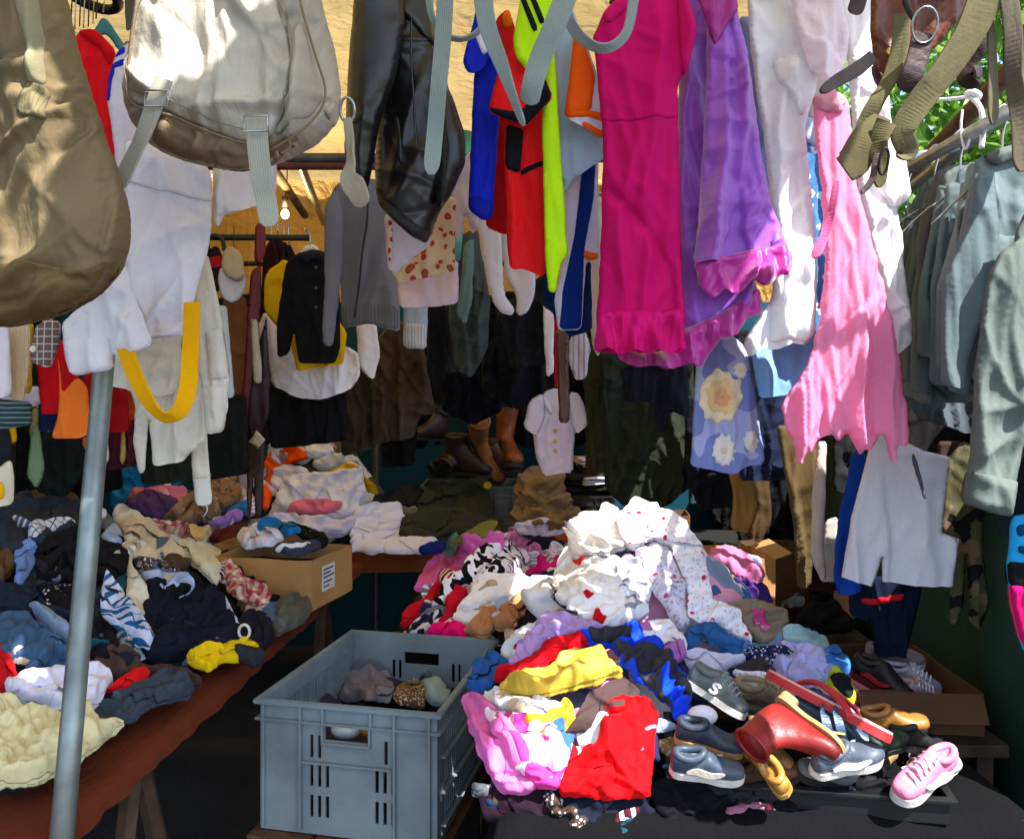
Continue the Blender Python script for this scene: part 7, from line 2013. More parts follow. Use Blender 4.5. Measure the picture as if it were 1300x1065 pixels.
# hidden bulk of what the crate holds
kc = grid_obj('cloth_filling', np.linspace(.012, .418, 34), np.linspace(.012, .538, 40), lambda u, v: np.array([tuple(Mc @ Vector((a, b, .115 + .09 * vnoise(np.array([[a * 16, b * 12, 0]]))[0]))) for a, b in zip(u, v)]), fab('34323a'))
tag(kc, 'dark clothing lying at the bottom of the grey crate', 'clothes')
gcap = empty('baseball_hat', P(465, 880, 2.12)); tag(gcap, 'grey baseball cap lying in the plastic crate', 'cap')
heap('crown', None, None, 'K', fab('77747a', bump=.6), [(432, 893), (436, 868), (446, 856), (470, 853), (492, 858), (502, 872), (500, 895), (470, 899)], 2, .03, .012, parent=gcap)
heap('brim', None, None, 'K', fab('66646c', bump=.5), [(440, 862), (450, 848), (472, 846), (490, 856), (500, 866), (480, 866), (456, 866)], 3, .018, .006, parent=gcap)
tube('seam', [P(440, 870, 2.06), P(465, 866, 2.05), P(498, 872, 2.06)], .002, fab('55535a'), gcap, 6, 5)
heap('dotted_hat', 'brown hat with pale dots in the plastic crate', 'hat', 'K', fab('5c4636', 'dots', 'd8c8b0', 'c0a888', sc=75), [(498, 898), (504, 876), (518, 870), (532, 876), (542, 892), (538, 906), (510, 904)], 3, .03, .010)
heap('sage_cloth', 'sage grey cloth bundle in the plastic crate', 'clothes', 'K', fab('8c9c98'), [(524, 866), (532, 872), (545, 866), (560, 872), (566, 888), (556, 902), (540, 896), (530, 882)], 2, .03, .02)
heap('red_pompom', 'red fuzzy cloth in the back corner of the crate', 'clothes', 'K', fab('8c2838', bump=2), [(386, 880), (394, 868), (408, 866), (412, 876), (402, 888), (388, 888)], 1, .02, .03)
heap('purple_cloth', 'dim violet cloth behind the grey cap in the crate', 'clothes', 'K', fab('4a4458'), [(410, 878), (430, 860), (440, 858), (436, 880), (430, 895), (412, 890)], 0)
heap('mesh_hat', 'dark grey mesh cap behind the grey baseball cap', 'cap', 'K', fab('4a4a50', bump=2), [(440, 860), (448, 846), (468, 844), (486, 850), (496, 862), (484, 862), (460, 862)], 1)
def blob(name, label, cat, c, r, mat, sq=(1, 1, 1)):
    bm = bmesh.new(); bmesh.ops.create_uvsphere(bm, u_segments=24, v_segments=14, radius=r, matrix=Matrix.Translation(c) @ Matrix.Diagonal((*sq, 1)))
    for v in bm.verts:
        v.co += (v.co - c) * .10 * (float(vnoise(np.array([tuple(v.co * 30)]))[0]) - .5)
    o = bm_obj(name, bm, mat, None, True); tag(o, label, cat); return o
blob('yellow_ball', 'mustard leather ball seen through the crate handle', 'ball', P(470, 918, 2.02), .030, solid('b8862c', .5, 0, 30, .3))
blob('white_ball', 'white rounded object beside the mustard ball in the crate', 'ball', P(440, 924, 2.03), .030, solid('d8d8d8', .5, 0, 30, .1), (1.3, 1, .8))

CRD = solid('5a5c56', .55, 0, 9, .2, .0006, .35, name='plastic')
BLK = solid('141618', .45, 0, 12, .2, .0006, .4, name='plastic')
crate('grey plastic crate under the boots on the back table', Matrix.Translation(P(536, 690, 4.06)) @ Matrix.Translation((0, 0, .01)), .45, .34, .26, CRD, slots=False)
crate('black slotted plastic crate at the right of the back table', Matrix.Translation(P(712, 690, 3.98)) @ Matrix.Translation((0, 0, .0)), .25, .32, .22, BLK)
ta = blob('yellow_tag', 'round yellow tag hanging on the grey crate', 'tag', P(619, 616, 4.02), .020, solid('e0b010', .6, 0, 40, .1), (1, .2, .9))

def folded(name, label, cat, c, w, d, h, mat, rot=0, group=None, n=3):
    """folded garment: a few soft layers with rounded fold edges"""
    e = empty(name, c); tag(e, label, cat, group)
    for k in range(n):
        hz = h / n
        bm = bmesh.new()
        add_box(bm, (-w / 2, -d / 2, k * hz + .001), (w / 2, d / 2, (k + 1) * hz - .0005))
        bmesh.ops.subdivide_edges(bm, edges=list(bm.edges), cuts=5, use_grid_fill=True)
        bmesh.ops.bevel(bm, geom=[ed for ed in bm.edges if len(ed.link_faces) == 2 and ed.calc_face_angle(0) > .5], offset=hz * .35, segments=2, affect='EDGES')
        M = Matrix.Translation(c) @ Matrix.Rotation(math.radians(rot + 3 * math.sin(k * 2.1 + w * 50)), 4, 'Z')
        for v in bm.verts:
            q = np.array([[v.co.x * 14 + k, v.co.y * 14, v.co.z * 20 + w * 77]])
            dlt = float(vnoise(q)[0]) - .5
            v.co += Vector((dlt * .02, (float(vnoise(q + 31)[0]) - .5) * .02, dlt * .012))
        bmesh.ops.transform(bm, matrix=M, verts=bm.verts)
        bm_obj('fold', bm, mat, e, True)
    return e
zc = .76
for k, (px, py, d, w, h, col, lab) in enumerate((
    (575, 606, 4.2, .20, .05, '26281c', 'folded olive uniform on the grey crate, left of two'),
    (628, 604, 4.2, .20, .05, '2a2c20', 'folded olive uniform on the grey crate, right of two'),
    (688, 612, 4.15, .16, .05, '4c1420', 'folded dark red cloth beside the white blouse'),
    (742, 622, 4.12, .20, .08, '1c1f18', 'folded dark green clothes on the black crate'),
    (752, 600, 4.2, .16, .05, '2a1c24', 'folded dark plum cloth on top of the black crate stack'),
    (752, 590, 4.2, .15, .035, 'c8b4c4', 'folded pale pink cloth topping the black crate stack'),
    (752, 612, 4.1, .14, .03, 'b8bcc8', 'thin folded pale cloth in the black crate stack'))):
    folded('folded_clothes', lab, 'clothes', P(px, py, d), w, .2, h, fab(col), 4 * k - 8)

# tan bag and white cloth on the back table
def HR(x, y): return .765 + gauss(x, y, .28, .14, 3.85, .13, .16) + 0 * x
HEAP['T'] = (HR, 3.3, 4.2)
tb = heap('tan_bag', 'tan canvas bag standing in front of the black crate', 'bag', 'T', fab('7c6444'), [(648, 682), (656, 650), (668, 612), (682, 600), (700, 602), (712, 625), (724, 650), (728, 676), (700, 682)], 2, .03, .035, scale=8)
heap_patch(tb[0], tb[1], 'label', fab('b8a890'), [(678, 604), (694, 601), (698, 608), (682, 612)])
heap('white_cloth', 'white cloth lying in front of the tan bag', 'clothes', 'T', fab('cac8d8'), [(652, 684), (660, 670), (690, 664), (716, 668), (722, 682), (700, 690), (670, 688)], 4, .02, .02)
heap('dark_cloth', 'dark navy cloth between tan bag and pile', 'clothes', 'C', fab('2a2c3a'), [(650, 690), (680, 684), (720, 692), (708, 704), (676, 700)], 2)
heap('yellow_green_cloth', 'olive yellow cloth behind the orchid pink top', 'clothes', 'C', fab('7a7430'), [(572, 704), (590, 684), (618, 668), (634, 670), (620, 686), (596, 694)], 2)
heap('mint_cloth', 'mint green cloth left of the olive yellow one', 'clothes', 'C', fab('60b090'), [(562, 704), (572, 686), (584, 682), (584, 694), (574, 706)], 1)
heap('camouflage_hat', 'camouflage cap behind the sunlit mound', 'cap', 'T', fab('70704c', 'camo', '484a34', 'a8a880', sc=30), [(728, 668), (738, 652), (752, 648), (764, 656), (760, 668), (740, 674)], 2)

# ------------------------------------------------------------------ cardboard boxes
def board_mat(h):
    m, nt, bs, out = newmat('cardboard_' + h)
    L = nt.links
    tc = nt.nodes.new('ShaderNodeTexCoord')
    n = nd(nt, 'ShaderNodeTexNoise'); n.inputs['Scale'].default_value = 7; n.inputs['Detail'].default_value = 6
    L.new(tc.outputs['Object'], n.inputs['Vector'])
    c = lin(h)
    col = ramp(nt, n.outputs[0], [(.3, tuple(v * .72 for v in c[:3]) + (1,)), (.65, c)])
    L.new(col, bs.inputs['Base Color']); bs.inputs['Roughness'].default_value = .85
    w = nd(nt, 'ShaderNodeTexWave'); w.inputs['Scale'].default_value = 60; w.inputs['Distortion'].default_value = .4
    L.new(tc.outputs['Object'], w.inputs['Vector'])
    b = nd(nt, 'ShaderNodeBump'); b.inputs['Distance'].default_value = .0012; b.inputs['Strength'].default_value = .5
    L.new(w.outputs[1], b.inputs['Height']); L.new(b.outputs[0], bs.inputs['Normal'])
    return m
CB, CB2 = board_mat('b88a50'), board_mat('5c3e24')  # second board darker: the shadow over the shoe box is in its colour
def carton(label, M, W, L, H, mat, flaps=()):
    e = empty('cardboard_box', M @ Vector((W / 2, L / 2, 0))); tag(e, label, 'box')
    t = .005
    for lo, hi in (((0, 0, 0), (W, t, H)), ((0, L - t, 0), (W, L, H)), ((0, t + .0004, 0), (t, L - t - .0004, H)), ((W - t, t + .0004, 0), (W, L - t - .0004, H))):
        bm = bmesh.new(); add_box(bm, lo, hi)
        bmesh.ops.subdivide_edges(bm, edges=list(bm.edges), cuts=6, use_grid_fill=True)
        for v in bm.verts:
            k = vnoise(np.array([[v.co.x * 9 + W * 31, v.co.y * 9, v.co.z * 9]]))[0] - .5
            v.co += Vector((.010 * k * (1 if hi[0] - lo[0] < .01 else 0), .010 * k * (1 if hi[1] - lo[1] < .01 else 0), .012 * k * (v.co.z / H)))
        bmesh.ops.transform(bm, matrix=M, verts=bm.verts)
        bm_obj('wall', bm, mat, e)
    box_obj('base', (t, t, .002), (W - t, L - t, .006), mat, e, M, 0)
    for (ax, ang, ln) in flaps:
        R = Matrix.Rotation(math.radians(ang), 4, 'X' if ax in 'fb' else 'Y')
        if ax == 'f': fm = M @ Matrix.Translation((0, 0, H)) @ R; sz = ((.004, -.002, 0), (W - .004, .002, ln))
        elif ax == 'b': fm = M @ Matrix.Translation((0, L, H)) @ R; sz = ((.004, -.002, 0), (W - .004, .002, ln))
        elif ax == 'r': fm = M @ Matrix.Translation((W, 0, H)) @ R; sz = ((-.002, .004, 0), (.002, L - .004, ln))
        else: fm = M @ Matrix.Translation((0, 0, H)) @ R; sz = ((-.002, .004, 0), (.002, L - .004, ln))
        box_obj('flap', sz[0], sz[1], mat, e, fm, .001)
    return e
# carton with clothes on the left table: right front corner near (556->px 445?)
a_ = P(395, 768, 2.62)          # near right bottom corner
yawb = math.radians(18)
Mb = Matrix.Translation((a_.x, a_.y, .746)) @ Matrix.Rotation(math.radians(-14), 4, 'Z') @ Matrix.Translation((-.34, 0, 0))
cb = carton('open cardboard box of clothes with white label on the left table', Mb, .34, .30, .155, CB)
lab_ = box_obj('paper_label', (.3405, .07, .045), (.3418, .16, .125), solid('d8d8d8', .7, 0, 60, .1), cb, Mb, 0)
INK = solid('303038', .8)
for k, (z0, w) in enumerate(((.110, .07), (.098, .05), (.086, .075), (.070, .06), (.056, .04))):
    box_obj('print_line', (.3416, .08, z0), (.3424, .08 + w, z0 + .005), INK, lab_, Mb, 0)
def HX(x, y): return .892 + gauss(x, y, .05, -.72, 2.78, .12, .12)
HEAP['X'] = (HX, 2.55, 3.1)
fill = grid_obj('cloth_filling', np.linspace(.008, .332, 24), np.linspace(.008, .292, 24), lambda u, v: np.array([tuple(Mb @ Vector((a, b, .085 + .03 * vnoise(np.array([[a * 14, b * 14, 3]]))[0]))) for a, b in zip(u, v)]), fab('24242c'))
tag(fill, 'dark clothing filling the open box on the left table', 'clothes')
for nm, lab, col, poly, lv in (
    ('white_shirt', 'white shirt in the open box on the left table', 'd4d4e4', [(300, 690), (308, 678), (330, 674), (352, 684), (362, 694), (345, 702), (310, 706)], 2),
    ('blue_shirt', 'bright blue cloth in the open box', '1c70b8', [(322, 686), (330, 672), (354, 668), (372, 674), (384, 686), (368, 694), (350, 692), (336, 690)], 3),
    ('grey_sneaker_cloth', 'dark grey sports top with white piping in the open box', '34384a', [(346, 706), (356, 696), (374, 690), (400, 690), (408, 700), (392, 708), (366, 710)], 2),
    ('black_shirt', 'black cloth at the back of the open box', '15161a', [(328, 676), (346, 664), (380, 668), (412, 684), (418, 694), (400, 698), (382, 684), (356, 668)], 1)):
    o = heap(nm, lab, 'clothes', 'X', fab(col), poly, lv, .02, .018)
    if nm.startswith('grey'):
        heap_patch(o[0], o[1], 'piping', fab('e0e0e8'), [(350, 704), (362, 697), (390, 694), (394, 697), (364, 701), (354, 708)])
Mb2 = Matrix.Translation(P(262, 712, 2.9)) @ Matrix.Rotation(math.radians(-14), 4, 'Z')
carton('second cardboard box mostly hidden behind the first', Matrix.Translation((Mb2.translation.x - .02, 3.02, .746)) @ Matrix.Rotation(math.radians(-10), 4, 'Z'), .30, .24, .13, CB)

# bench and boxes in the dark on the right
e = empty('bench', (.95, 2.7, 0)); tag(e, 'low wooden bench in the dark on the right', 'bench')
box_obj('board', (.66, 2.66, .57), (1.19, 3.45, .60), WOODD, e, None, .004)
for x in (.70, 1.12):
    for y in (2.70, 3.38): box_obj('leg', (x, y, 0), (x + .04, y + .04, .569), WOODD, e, None, .003)
e = empty('crate_stand', (1.0, 2.2, 0)); tag(e, 'wooden stand under the box of shoes', 'stand')
box_obj('board', (.83, 2.0, .57), (1.17, 2.5, .60), WOODD, e, None, .004)
for x in (.88, 1.11):
    for y in (2.03, 2.43): box_obj('leg', (x, y, 0), (x + .04, y + .04, .569), WOODD, e, None, .003)
Mr = Matrix.Translation((.835, 2.06, .604)) @ Matrix.Rotation(math.radians(-3), 4, 'Z')
carton('open brown box of shoes in the dark at lower right', Mr, .30, .40, .10, CB2, [('f', 150, .07)])
Mp = Matrix.Translation(P(893, 775, 2.78)); Mp.translation.z = .70
carton('cardboard box with pink clothes right of the mound', Mp, .235, .26, .175, CB, [('r', 70, .06)])
def HP(x, y): return .86 + gauss(x, y, .06, .74, 2.92, .1, .12)
HEAP['P'] = (HP, 2.6, 3.2)
for nm, lab, cat, col, poly, lv in (
    ('pink_blouse', 'dusty pink top in the box right of the mound', 'shirt', 'c06c98', [(896, 722), (906, 708), (930, 702), (956, 716), (972, 738), (966, 752), (934, 740), (910, 730)], 3),
    ('grey_blouse', 'pale grey top spilling from the pink box', 'shirt', 'a0a8b4', [(890, 736), (906, 722), (930, 736), (934, 756), (910, 764), (894, 752)], 2),
    ('purple_blouse', 'purple cloth under the dusty pink top', 'clothes', '442c74', [(926, 744), (946, 738), (970, 752), (984, 772), (960, 768), (936, 760)], 2),
    ('lilac_rag', 'lilac cloth corner behind the dusty pink top', 'clothes', 'a8a4d0', [(938, 712), (950, 708), (966, 712), (968, 722), (950, 718)], 2)):
    heap(nm, lab, cat, 'P', fab(col), poly, lv)
carton('small brown carton in shade behind the pink box', Matrix.Translation((.90, 3.12, .604)) @ Matrix.Rotation(math.radians(8), 4, 'Z'), .20, .18, .24, CB2)
carton('low brown carton at the right end of the back table', Matrix.Translation((.56, 3.75, .748)) @ Matrix.Rotation(math.radians(-6), 4, 'Z'), .22, .2, .12, CB2)
for k, (x, y, z, col, lab) in enumerate(((.74, 3.30, .602, '2a2620', 'lowest folded dark trousers on the bench in shade'), (.74, 3.30, .655, '332c26', 'second folded brown trousers on the bench in shade'), (.75, 3.30, .708, '242824', 'third folded green trousers on the bench in shade'),
                                   (.73, 3.31, .761, '3a3028', 'fourth folded tan trousers on the bench in shade'), (.74, 3.30, .814, '1f201e', 'topmost folded black trousers on the bench in shade'), (.52, 4.05, .75, '2e2a22', 'folded dark khaki cloth at the right end of the back table'))):
    folded('folded_trousers', lab, 'trousers', Vector((x, y, z)), .26, .22, .052, fab(col), 5 * math.sin(k), group='folded trousers in the shade')
def HD(x, y): return .61 + gauss(x, y, .10, 1.0, 2.85, .12, .12) + gauss(x, y, .06, .82, 2.8, .12, .1)
HEAP['D'] = (HD, 2.6, 3.4)
heap('black_hat', 'black felt hat lying on the dark bench', 'hat', 'D', fab('141416'), [(1006, 806), (1012, 786), (1030, 770), (1056, 772), (1076, 792), (1080, 808), (1050, 812), (1024, 812)], 3, .04, .01)
heap('grey_rag', 'grey cloth beside the black hat', 'clothes', 'D', fab('6c7478'), [(990, 772), (1000, 756), (1018, 760), (1024, 774), (1006, 780)], 2)
heap('beige_sock', 'beige cloth hanging over the bench end', 'clothes', 'D', fab('8c7860'), [(1056, 764), (1072, 762), (1086, 776), (1090, 796), (1078, 800), (1066, 784)], 4)
heap('brown_rag', 'brown cloths piled behind the black hat', 'clothes', 'D', fab('2c241e'), [(980, 750), (1010, 735), (1050, 740), (1070, 760), (1040, 772), (1000, 766)], 1)

# black tray for the shoes at the front right
TR = Matrix.Translation((.31, 1.64, .640)) @ Matrix.Rotation(math.radians(-9), 4, 'Z')
tr = empty('shoe_tray', TR @ Vector((.24, .18, 0))); tag(tr, 'black plastic tray full of shoes at the front of the pile', 'tray')
TW, TD, TH = .50, .32, .045
for lo, hi in (((0, 0, 0), (TW, .006, TH)), ((0, TD, 0), (TW, TD + .006, TH)), ((0, .0065, 0), (.006, TD - .0005, TH)), ((TW - .006, .0065, 0), (TW, TD - .0005, TH))):
    box_obj('side', lo, hi, BLK, tr, TR, .0015)
for lo, hi in (((-.012, -.012, TH - .004), (TW + .012, .004, TH + .006)), ((-.012, TD + .002, TH - .004), (TW + .012, TD + .018, TH + .006)), ((-.012, .0045, TH - .004), (.004, TD + .0015, TH + .006)), ((TW - .004, .0045, TH - .004), (TW + .012, TD + .0015, TH + .006))):
    box_obj('rim', lo, hi, BLK, tr, TR, .003)
box_obj('base', (.007, .007, .001), (TW - .007, TD - .001, .006), BLK, tr, TR, 0)

# ------------------------------------------------------------------ shoes
def loft(name, rings, mat, M, parent, seg=20, ex=2.4, caps=True):
    """rings: (ax, az, bx, bz, halfwidth) - a side profile given by top and bottom points"""
    V, Fc, UV = [], [], []
    R = []
    # smooth the profile with Catmull-Rom in 5-D
    r = [np.array(q, float) for q in rings]
    for i in range(len(r) - 1):
        p0, p1, p2, p3 = r[max(i - 1, 0)], r[i], r[i + 1], r[min(i + 2, len(r) - 1)]
        for j in range(4):
            t = j / 4
            R.append(.5 * ((2 * p1) + (-p0 + p2) * t + (2 * p0 - 5 * p1 + 4 * p2 - p3) * t * t + (-p0 + 3 * p1 - 3 * p2 + p3) * t ** 3))
    R.append(r[-1])
    for q in R:
        a = np.array([q[0], q[1]]); b = np.array([q[2], q[3]])
        c = (a + b) / 2; h = (a - b) / 2
        for s in range(seg):
            th = 2 * math.pi * s / seg
            cs, sn = math.cos(th), math.sin(th)
            k1 = math.copysign(abs(cs) ** (2 / ex), cs); k2 = math.copysign(abs(sn) ** (2 / ex), sn)
            p = c + h * k1
            V.append(M @ Vector((p[0], q[4] * k2, p[1]))); UV.append((p[0], p[1]))
    n = len(R)
    for i in range(n - 1):
        for s in range(seg):
            Fc.append((i * seg + s, i * seg + (s + 1) % seg, (i + 1) * seg + (s + 1) % seg, (i + 1) * seg + s))
    if caps:
        Fc.append(tuple(range(seg - 1, -1, -1))); Fc.append(tuple(range((n - 1) * seg, n * seg)))
    return mesh_obj(name, V, Fc, mat, parent, UV)

def outline_slab(name, pts, z0, z1, mat, M, parent, inset=.0):
    """foot-shaped slab"""
    c = crom([Vector((x, y, 0)) for x, y in pts] + [Vector((pts[0][0], pts[0][1], 0))], 5)[:-1]
    n = len(c)
    V = [M @ Vector((p.x, p.y, z0)) for p in c] + [M @ Vector((p.x * 1.0, p.y, z1)) for p in c]
    Fc = [(i, (i + 1) % n, n + (i + 1) % n, n + i) for i in range(n)] + [tuple(range(n - 1, -1, -1)), tuple(range(n, 2 * n))]
    return mesh_obj(name, V, Fc, mat, parent, smooth=False)
FOOT = [(0, .0), (.01, .026), (.05, .033), (.11, .030), (.17, .040), (.22, .044), (.26, .032), (.278, .006), (.272, -.020), (.24, -.040), (.19, -.044), (.13, -.034), (.07, -.034), (.02, -.030)]

def frame(loc, fx, up, s=1.0):
    fx = Vector(fx).normalized(); up = Vector(up); up = (up - fx * up.dot(fx)).normalized()
    y = up.cross(fx)
    M = Matrix((fx, y, up)).transposed().to_4x4() @ Matrix.Scale(s, 4)
    return Matrix.Translation(loc) @ M

def sneaker(label, M, upper, sole, lace, lining, accent=None, mark=None, low=False):
    e = empty('sneaker' if lace else 'shoe', M.translation); tag(e, label, 'shoe')
    k = .82 if low else 1.0
    rings = [(.280, .030, .278, .016, .010), (.272, .046, .272, .010, .027), (.245, .058, .246, .004, .040), (.205, .074 * k, .205, .004, .044), (.168, .096 * k, .165, .004, .041),
             (.140, .116 * k, .13, .004, .037), (.112, .104 * k, .105, .004, .034), (.085, .080, .08, .004, .033), (.045, .082, .042, .004, .034), (.016, .098 * k, .012, .006, .031), (.004, .096 * k, .001, .022, .020)]
    loft('upper', rings, upper, M, e)
    outline_slab('sole', [(x * 1.02 - .002, y * 1.08) for x, y in FOOT], -.012, .016, sole, M, e)
    # foot opening
    ring = [M @ Vector((.068 + .052 * math.cos(a), .027 * math.sin(a), .086 + .012 * math.cos(a) ** 2 + .006 * math.cos(a))) for a in np.linspace(0, 2 * math.pi, 20, endpoint=False)]
    tube('collar', ring, .007, upper, e, 8, closed=True)
    V = ring + [M @ Vector((.068, 0, .070))]
    mesh_obj('lining', V, [(i, (i + 1) % 20, 20) for i in range(20)], lining, e)
    if lace:
        for i in range(5):
            x = .135 + i * .020; z = .124 * k - i * .0115 * k + .0
            tube('lace', [M @ Vector((x, -.028, z - .018)), M @ Vector((x + .006, 0, z + .002)), M @ Vector((x + .012, .028, z - .018))], .0021, lace, e, 6, 4)
        loft('tongue', [(.12, .128 * k, .125, .10, .018), (.145, .125 * k, .15, .10, .020), (.20, .084 * k, .20, .06, .018)], upper, M, e)
    if accent:
        for sy in (-1, 1):
            c = [M @ Vector(p) for p in ((.06, sy * .036, .03), (.10, sy * .038, .040), (.15, sy * .044, .034), (.20, sy * .046, .050))]
            ribbon('side_mark', c, .012, accent, .003, normal=M.to_3x3() @ Vector((0, sy, .25)), parent=e, wlist=[.4, 1.2, 1, .5])
    if mark:
        # S shaped emblem in an oval on the side that faces the viewer
        for sy in (-1, 1):
            S_ = [(.150, .062), (.140, .070), (.124, .068), (.120, .058), (.132, .051), (.142, .044), (.138, .034), (.122, .031), (.112, .038)]
            tube('emblem', [M @ Vector((x, sy * (.0475 - .25 * (z - .03)), z)) for x, z in S_], .0035, mark, e, 6, 4)
    return e

def boot(label, M, mat, sole, h=.26, lining=None, w=1.0):
    e = empty('boot', M.translation); tag(e, label, 'boot')
    rings = [(.272, .030, .270, .014, .010), (.264, .050, .264, .008, .028), (.235, .066, .238, .004, .041), (.195, .086, .20, .004, .043), (.158, .112, .15, .004, .038),
             (.132, .140, .085, .006, .036), (.120, .165, .015, .022, .036), (.116, .19, -.004, .085, .040), (.118, h * .82, -.002, h * .74, .046), (.124, h, -.004, h * 1.0, .052)]
    rings = [(a, b, c, d, f * w) for a, b, c, d, f in rings]
    loft('upper', rings, mat, M, e, ex=2.2)
    outline_slab('sole', [(x * .99, y * 1.02) for x, y in FOOT], -.006, .010, sole, M, e)
    outline_slab('heel', [(0, 0), (.01, .028), (.05, .032), (.065, .026), (.068, 0), (.065, -.026), (.05, -.032), (.01, -.028)], -.03, -.0065, sole, M, e)
    cx, rx = .060, .064
    ring = [M @ Vector((cx + rx * math.cos(a), .052 * w * math.sin(a), h)) for a in np.linspace(0, 2 * math.pi, 20, endpoint=False)]
    tube('collar', ring, .004, mat, e, 8, closed=True)
    V = [M @ Vector((cx + rx * .93 * math.cos(a), .048 * w * math.sin(a), h + .003)) for a in np.linspace(0, 2 * math.pi, 20, endpoint=False)] + [M @ Vector((cx, 0, h - .06))]
    mesh_obj('lining', V, [(i, (i + 1) % 20, 20) for i in range(20)], lining or LDARK, e)
    return e
SOLW, SOLT, SOLB = solid('d8d4cc', .6, 0, 40, .15), solid('b08a58', .6, 0, 40, .25), solid('1c1a1a', .6, 0, 40, .2)
LACEW, LACEG = fab('e0e0e4'), fab('909098')
DLIN = fab('24242a')

REDL = solid('94201f', .42, 0, 11, .5, .0022, .45, .06, h2='5c1414', name='leather')
# the red boot lies on its side: its open shaft points left, the sole faces right
boot('shiny red leather boot lying on its side among the shoes', frame(P(986, 886, 1.62), (.52, -.52, -.36), (-1, -.16, -.10), .53), REDL, SOLT, .22, solid('70141a', .6), 1.0)
sneaker('grey running shoe with S emblem beside the blue jacket', frame(P(872, 864, 1.78), (.78, -.55, -.36), (.35, -.1, .9), .48), solid('66706c', .6, 0, 60, .2), SOLW, LACEG, DLIN, mark=solid('e4e4e8', .5, 0, 60, .05))
sneaker('beige trainer behind the red boot', frame(P(922, 884, 1.82), (.92, .1, -.16), (.1, -.5, .85), .54), solid('9a8a6c', .7, 0, 50, .25), solid('a89878', .7), fab('b0a080'), solid('c8c0b0', .6), accent=solid('5c4c40', .6))
sneaker('navy leather loafer in front of the grey running shoe', frame(P(856, 935, 1.63), (.93, -.25, -.12), (.1, -.35, .93), .46), solid('1e2a3c', .5, 0, 14, .4, .002, .4, .05, h2='3c4450'), SOLT, None, solid('8a8478', .6), low=True)
sneaker('dark blue leather shoe with pale trim in front of the navy loafer', frame(P(850, 976, 1.57), (.95, -.1, -.06), (.05, -.4, .92), .48), solid('2c3c50', .5, 0, 14, .4, .002, .4, .05, h2='4a5460'), SOLW, None, solid('6a7078', .6), low=True, accent=solid('b8b0a0', .4))
sneaker('tan clog with round opening under the red boot', frame(P(1000, 1010, 1.53), (-.3, .75, .40), (-.35, -.65, .65), .50), solid('c08838', .4, 0, 26, .25, .001, .5, .3), solid('c89850', .5), None, solid('4a3020', .6), low=True)
sneaker('blue strapped sandal with gold buckle in the tray', frame(P(1000, 906, 1.72), (.85, -.40, -.30), (.25, -.25, .93), .66), solid('34506c', .4, 0, 30, .25, .001, .5, .2), SOLB, None, solid('302c50', .8), low=True)
o = empty('sandal_strap', P(1052, 918, 1.62)); tag(o, 'pair of blue straps with a gold buckle over the sandal', 'strap')
for x in (1046, 1062):
    ribbon('strap', [P(x - 4, 892, 1.66), P(x, 906, 1.60), P(x + 6, 930, 1.58), P(x + 10, 944, 1.60)], .017, solid('2c4c68', .4, 0, 30, .2), .004, parent=o)
box_obj('buckle', (-.016, -.003, -.012), (.016, .003, .012), BRASS, o, frame(P(1060, 934, 1.565), (1, -.1, -.1), (0, -.55, .83)), .002)
sneaker('slate grey shoe with white swoosh at the front of the tray', frame(P(1030, 980, 1.55), (.93, .22, .10), (-.15, -.45, .88), .52), solid('4c5664', .5, 0, 40, .2), SOLW, None, DLIN, low=True, accent=solid('e8e4dc', .5))
sneaker('pink and white running shoe at the front right corner', frame(P(1204, 972, 1.62), (-.80, -.45, -.16), (-.1, -.45, .9), .56), solid('dc86a4', .7, 0, 14, .3, h2='c05c80'), SOLW, LACEW, solid('e890b0', .7), accent=SOLW)
sneaker('brown leather shoe toe inside the tray', frame(P(1092, 925, 1.84), (.9, -.2, .1), (0, -.3, .95), .5), solid('b07830', .35, 0, 30, .25, .001, .5, .4), SOLB, None, DLIN, low=True)
for lab, px, py, d, fx, up, sc_, col, h2, lace in (
    ('scuffed brown lace-up shoe at the front edge below the red boot', 930, 992, 1.63, (.8, -.3, .25), (.2, -.5, .8), .46, '5a3c28', '3c2818', 'x'),
    ('worn black pump behind the pink running shoe', 1128, 948, 1.70, (.6, -.5, .1), (.3, .2, .9), .42, '17171a', '2c2c30', None),
    ('grey canvas trainer tipped over at the front of the shoes', 1072, 994, 1.63, (-.7, -.3, .3), (.5, -.4, .7), .46, '74777c', '585b60', 'x'),
    ('dirty white trainer lying on its side by the tray rim', 1150, 990, 1.65, (.8, .3, .1), (-.3, -.75, .5), .46, 'c4c0ba', '94908a', 'x'),
    ('tan slipper wedged between the navy loafers and red boot', 942, 930, 1.66, (.5, -.6, -.3), (.4, -.2, .9), .40, '8c6a40', '6a4c2c', None),
    ('dark green shoe under the flip flop', 1100, 962, 1.64, (.7, .4, .1), (-.2, -.5, .8), .42, '2c3a30', '1c2620', None)):
    sneaker(lab, frame(P(px, py, d), fx, up, sc_), solid(col, .65, 0, 14, .4, .002, .35, 0, h2=h2), SOLB if h2 != '94908a' else SOLW, LACEG if lace else None, DLIN, low=not lace)
ff = empty('flip_flop', P(1068, 915, 1.66)); tag(ff, 'red flip flop with pale pink footbed lying across the shoes', 'sandal')
Mf = frame(P(1130, 944, 1.56), (-.66, .70, .22), (.52, .05, .85), .93)
outline_slab('sole', FOOT, 0, .017, solid('c02c30', .55, 0, 40, .15), Mf, ff)
outline_slab('footbed', [(x * .985 + .002, y * .96) for x, y in FOOT], .0172, .021, solid('e8b0a8', .7, 0, 60, .1), Mf, ff)
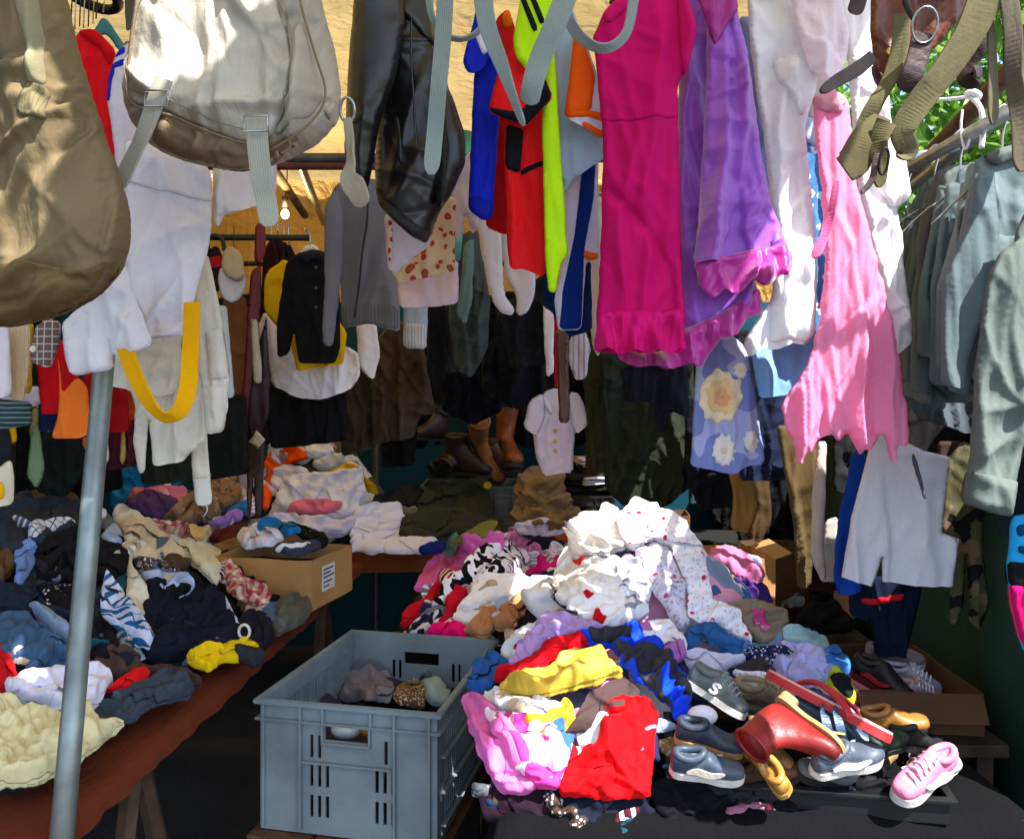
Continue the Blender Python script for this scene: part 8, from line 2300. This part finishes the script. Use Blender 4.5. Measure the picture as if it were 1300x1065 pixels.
for s in (-1, 1):
    ribbon('strap', [Mf @ Vector((.21, 0, .022)), Mf @ Vector((.17, s * .022, .042)), Mf @ Vector((.10, s * .036, .030)), Mf @ Vector((.075, s * .036, .010))], .016, solid('b82428', .4, 0, 40, .15), .004, normal=Mf.to_3x3() @ Vector((0, s * .4, 1)), parent=ff, round_end=False)
sh = blob('sock_bundle', 'crumpled white socks between the loafers and red boot', 'socks', P(892, 908, 1.66), .024, fab('dcdce8', bump=2), (1.2, .9, .8))
blob('sock_bundle', 'black sock balled up beside the blue jacket', 'socks', P(866, 880, 1.74), .026, fab('101014', bump=2), (.8, .9, 1.3))
# shoes in the dark box
sneaker('white trainer in the dark box of shoes, upper one', frame(P(1112, 862, 2.22), (.9, -.2, -.15), (0, -.3, .95), .56), solid('a8a0ac', .6, 0, 50, .2), SOLW, LACEW, DLIN)
sneaker('pinkish white trainer in the dark box of shoes, lower one', frame(P(1118, 888, 2.12), (.95, .1, -.05), (0, -.4, .9), .56), solid('a8888c', .6, 0, 50, .2), SOLW, LACEW, DLIN)
sneaker('black and red shoe at the left of the dark box', frame(P(1082, 852, 2.2), (.5, -.75, -.2), (.1, -.2, .95), .6), solid('18161a', .5, 0, 50, .2), solid('801820', .6), None, DLIN, accent=solid('a01c24', .6))
sneaker('pale grey shoe at the back of the dark box', frame(P(1098, 838, 2.36), (.9, -.2, 0), (0, -.3, .95), .55), solid('8c8484', .6, 0, 50, .2), SOLW, None, DLIN)
# boots on the back crate
SUEDE = solid('8a5c30', .8, 0, 30, .35, .003, .2)
RUSTL = solid('7c3c14', .5, 0, 22, .4, .003, .4)
DKB = solid('30201a', .5, 0, 22, .4, .003, .4)
zb_ = P(600, 600, 4.2)
boot('tan suede boot leaning on the boots at the back', frame(P(602, 566, 4.15), (.45, -.5, -.55), (-.42, .1, .85), .95), SUEDE, SOLB, .27)
boot('rust brown leather boot standing at the right of the boots', frame(P(634, 592, 4.12), (.3, -.9, .1), (.1, .05, 1), 1.0), RUSTL, SOLB, .27)
boot('dark brown boot lying at the front of the boots', frame(P(568, 598, 4.08), (.9, -.35, -.05), (0, -.2, 1), .9), DKB, SOLB, .20)
boot('dark boot lying on its side left of the suede boot', frame(P(548, 592, 4.14), (.4, -.7, .1), (.8, .2, .55), .8), DKB, SOLB, .22)
boot('small brown boot in the middle of the boots', frame(P(612, 596, 4.06), (.8, -.5, .02), (.05, -.1, 1), .8), solid('4a2c1c', .5, 0, 22, .4, .003, .4), SOLB, .18)
boot('dark brown boot with red lining at the left of the boots', frame(P(566, 560, 4.24), (-.6, -.6, .1), (.1, .1, 1), .8), DKB, SOLB, .20, solid('702018', .6))
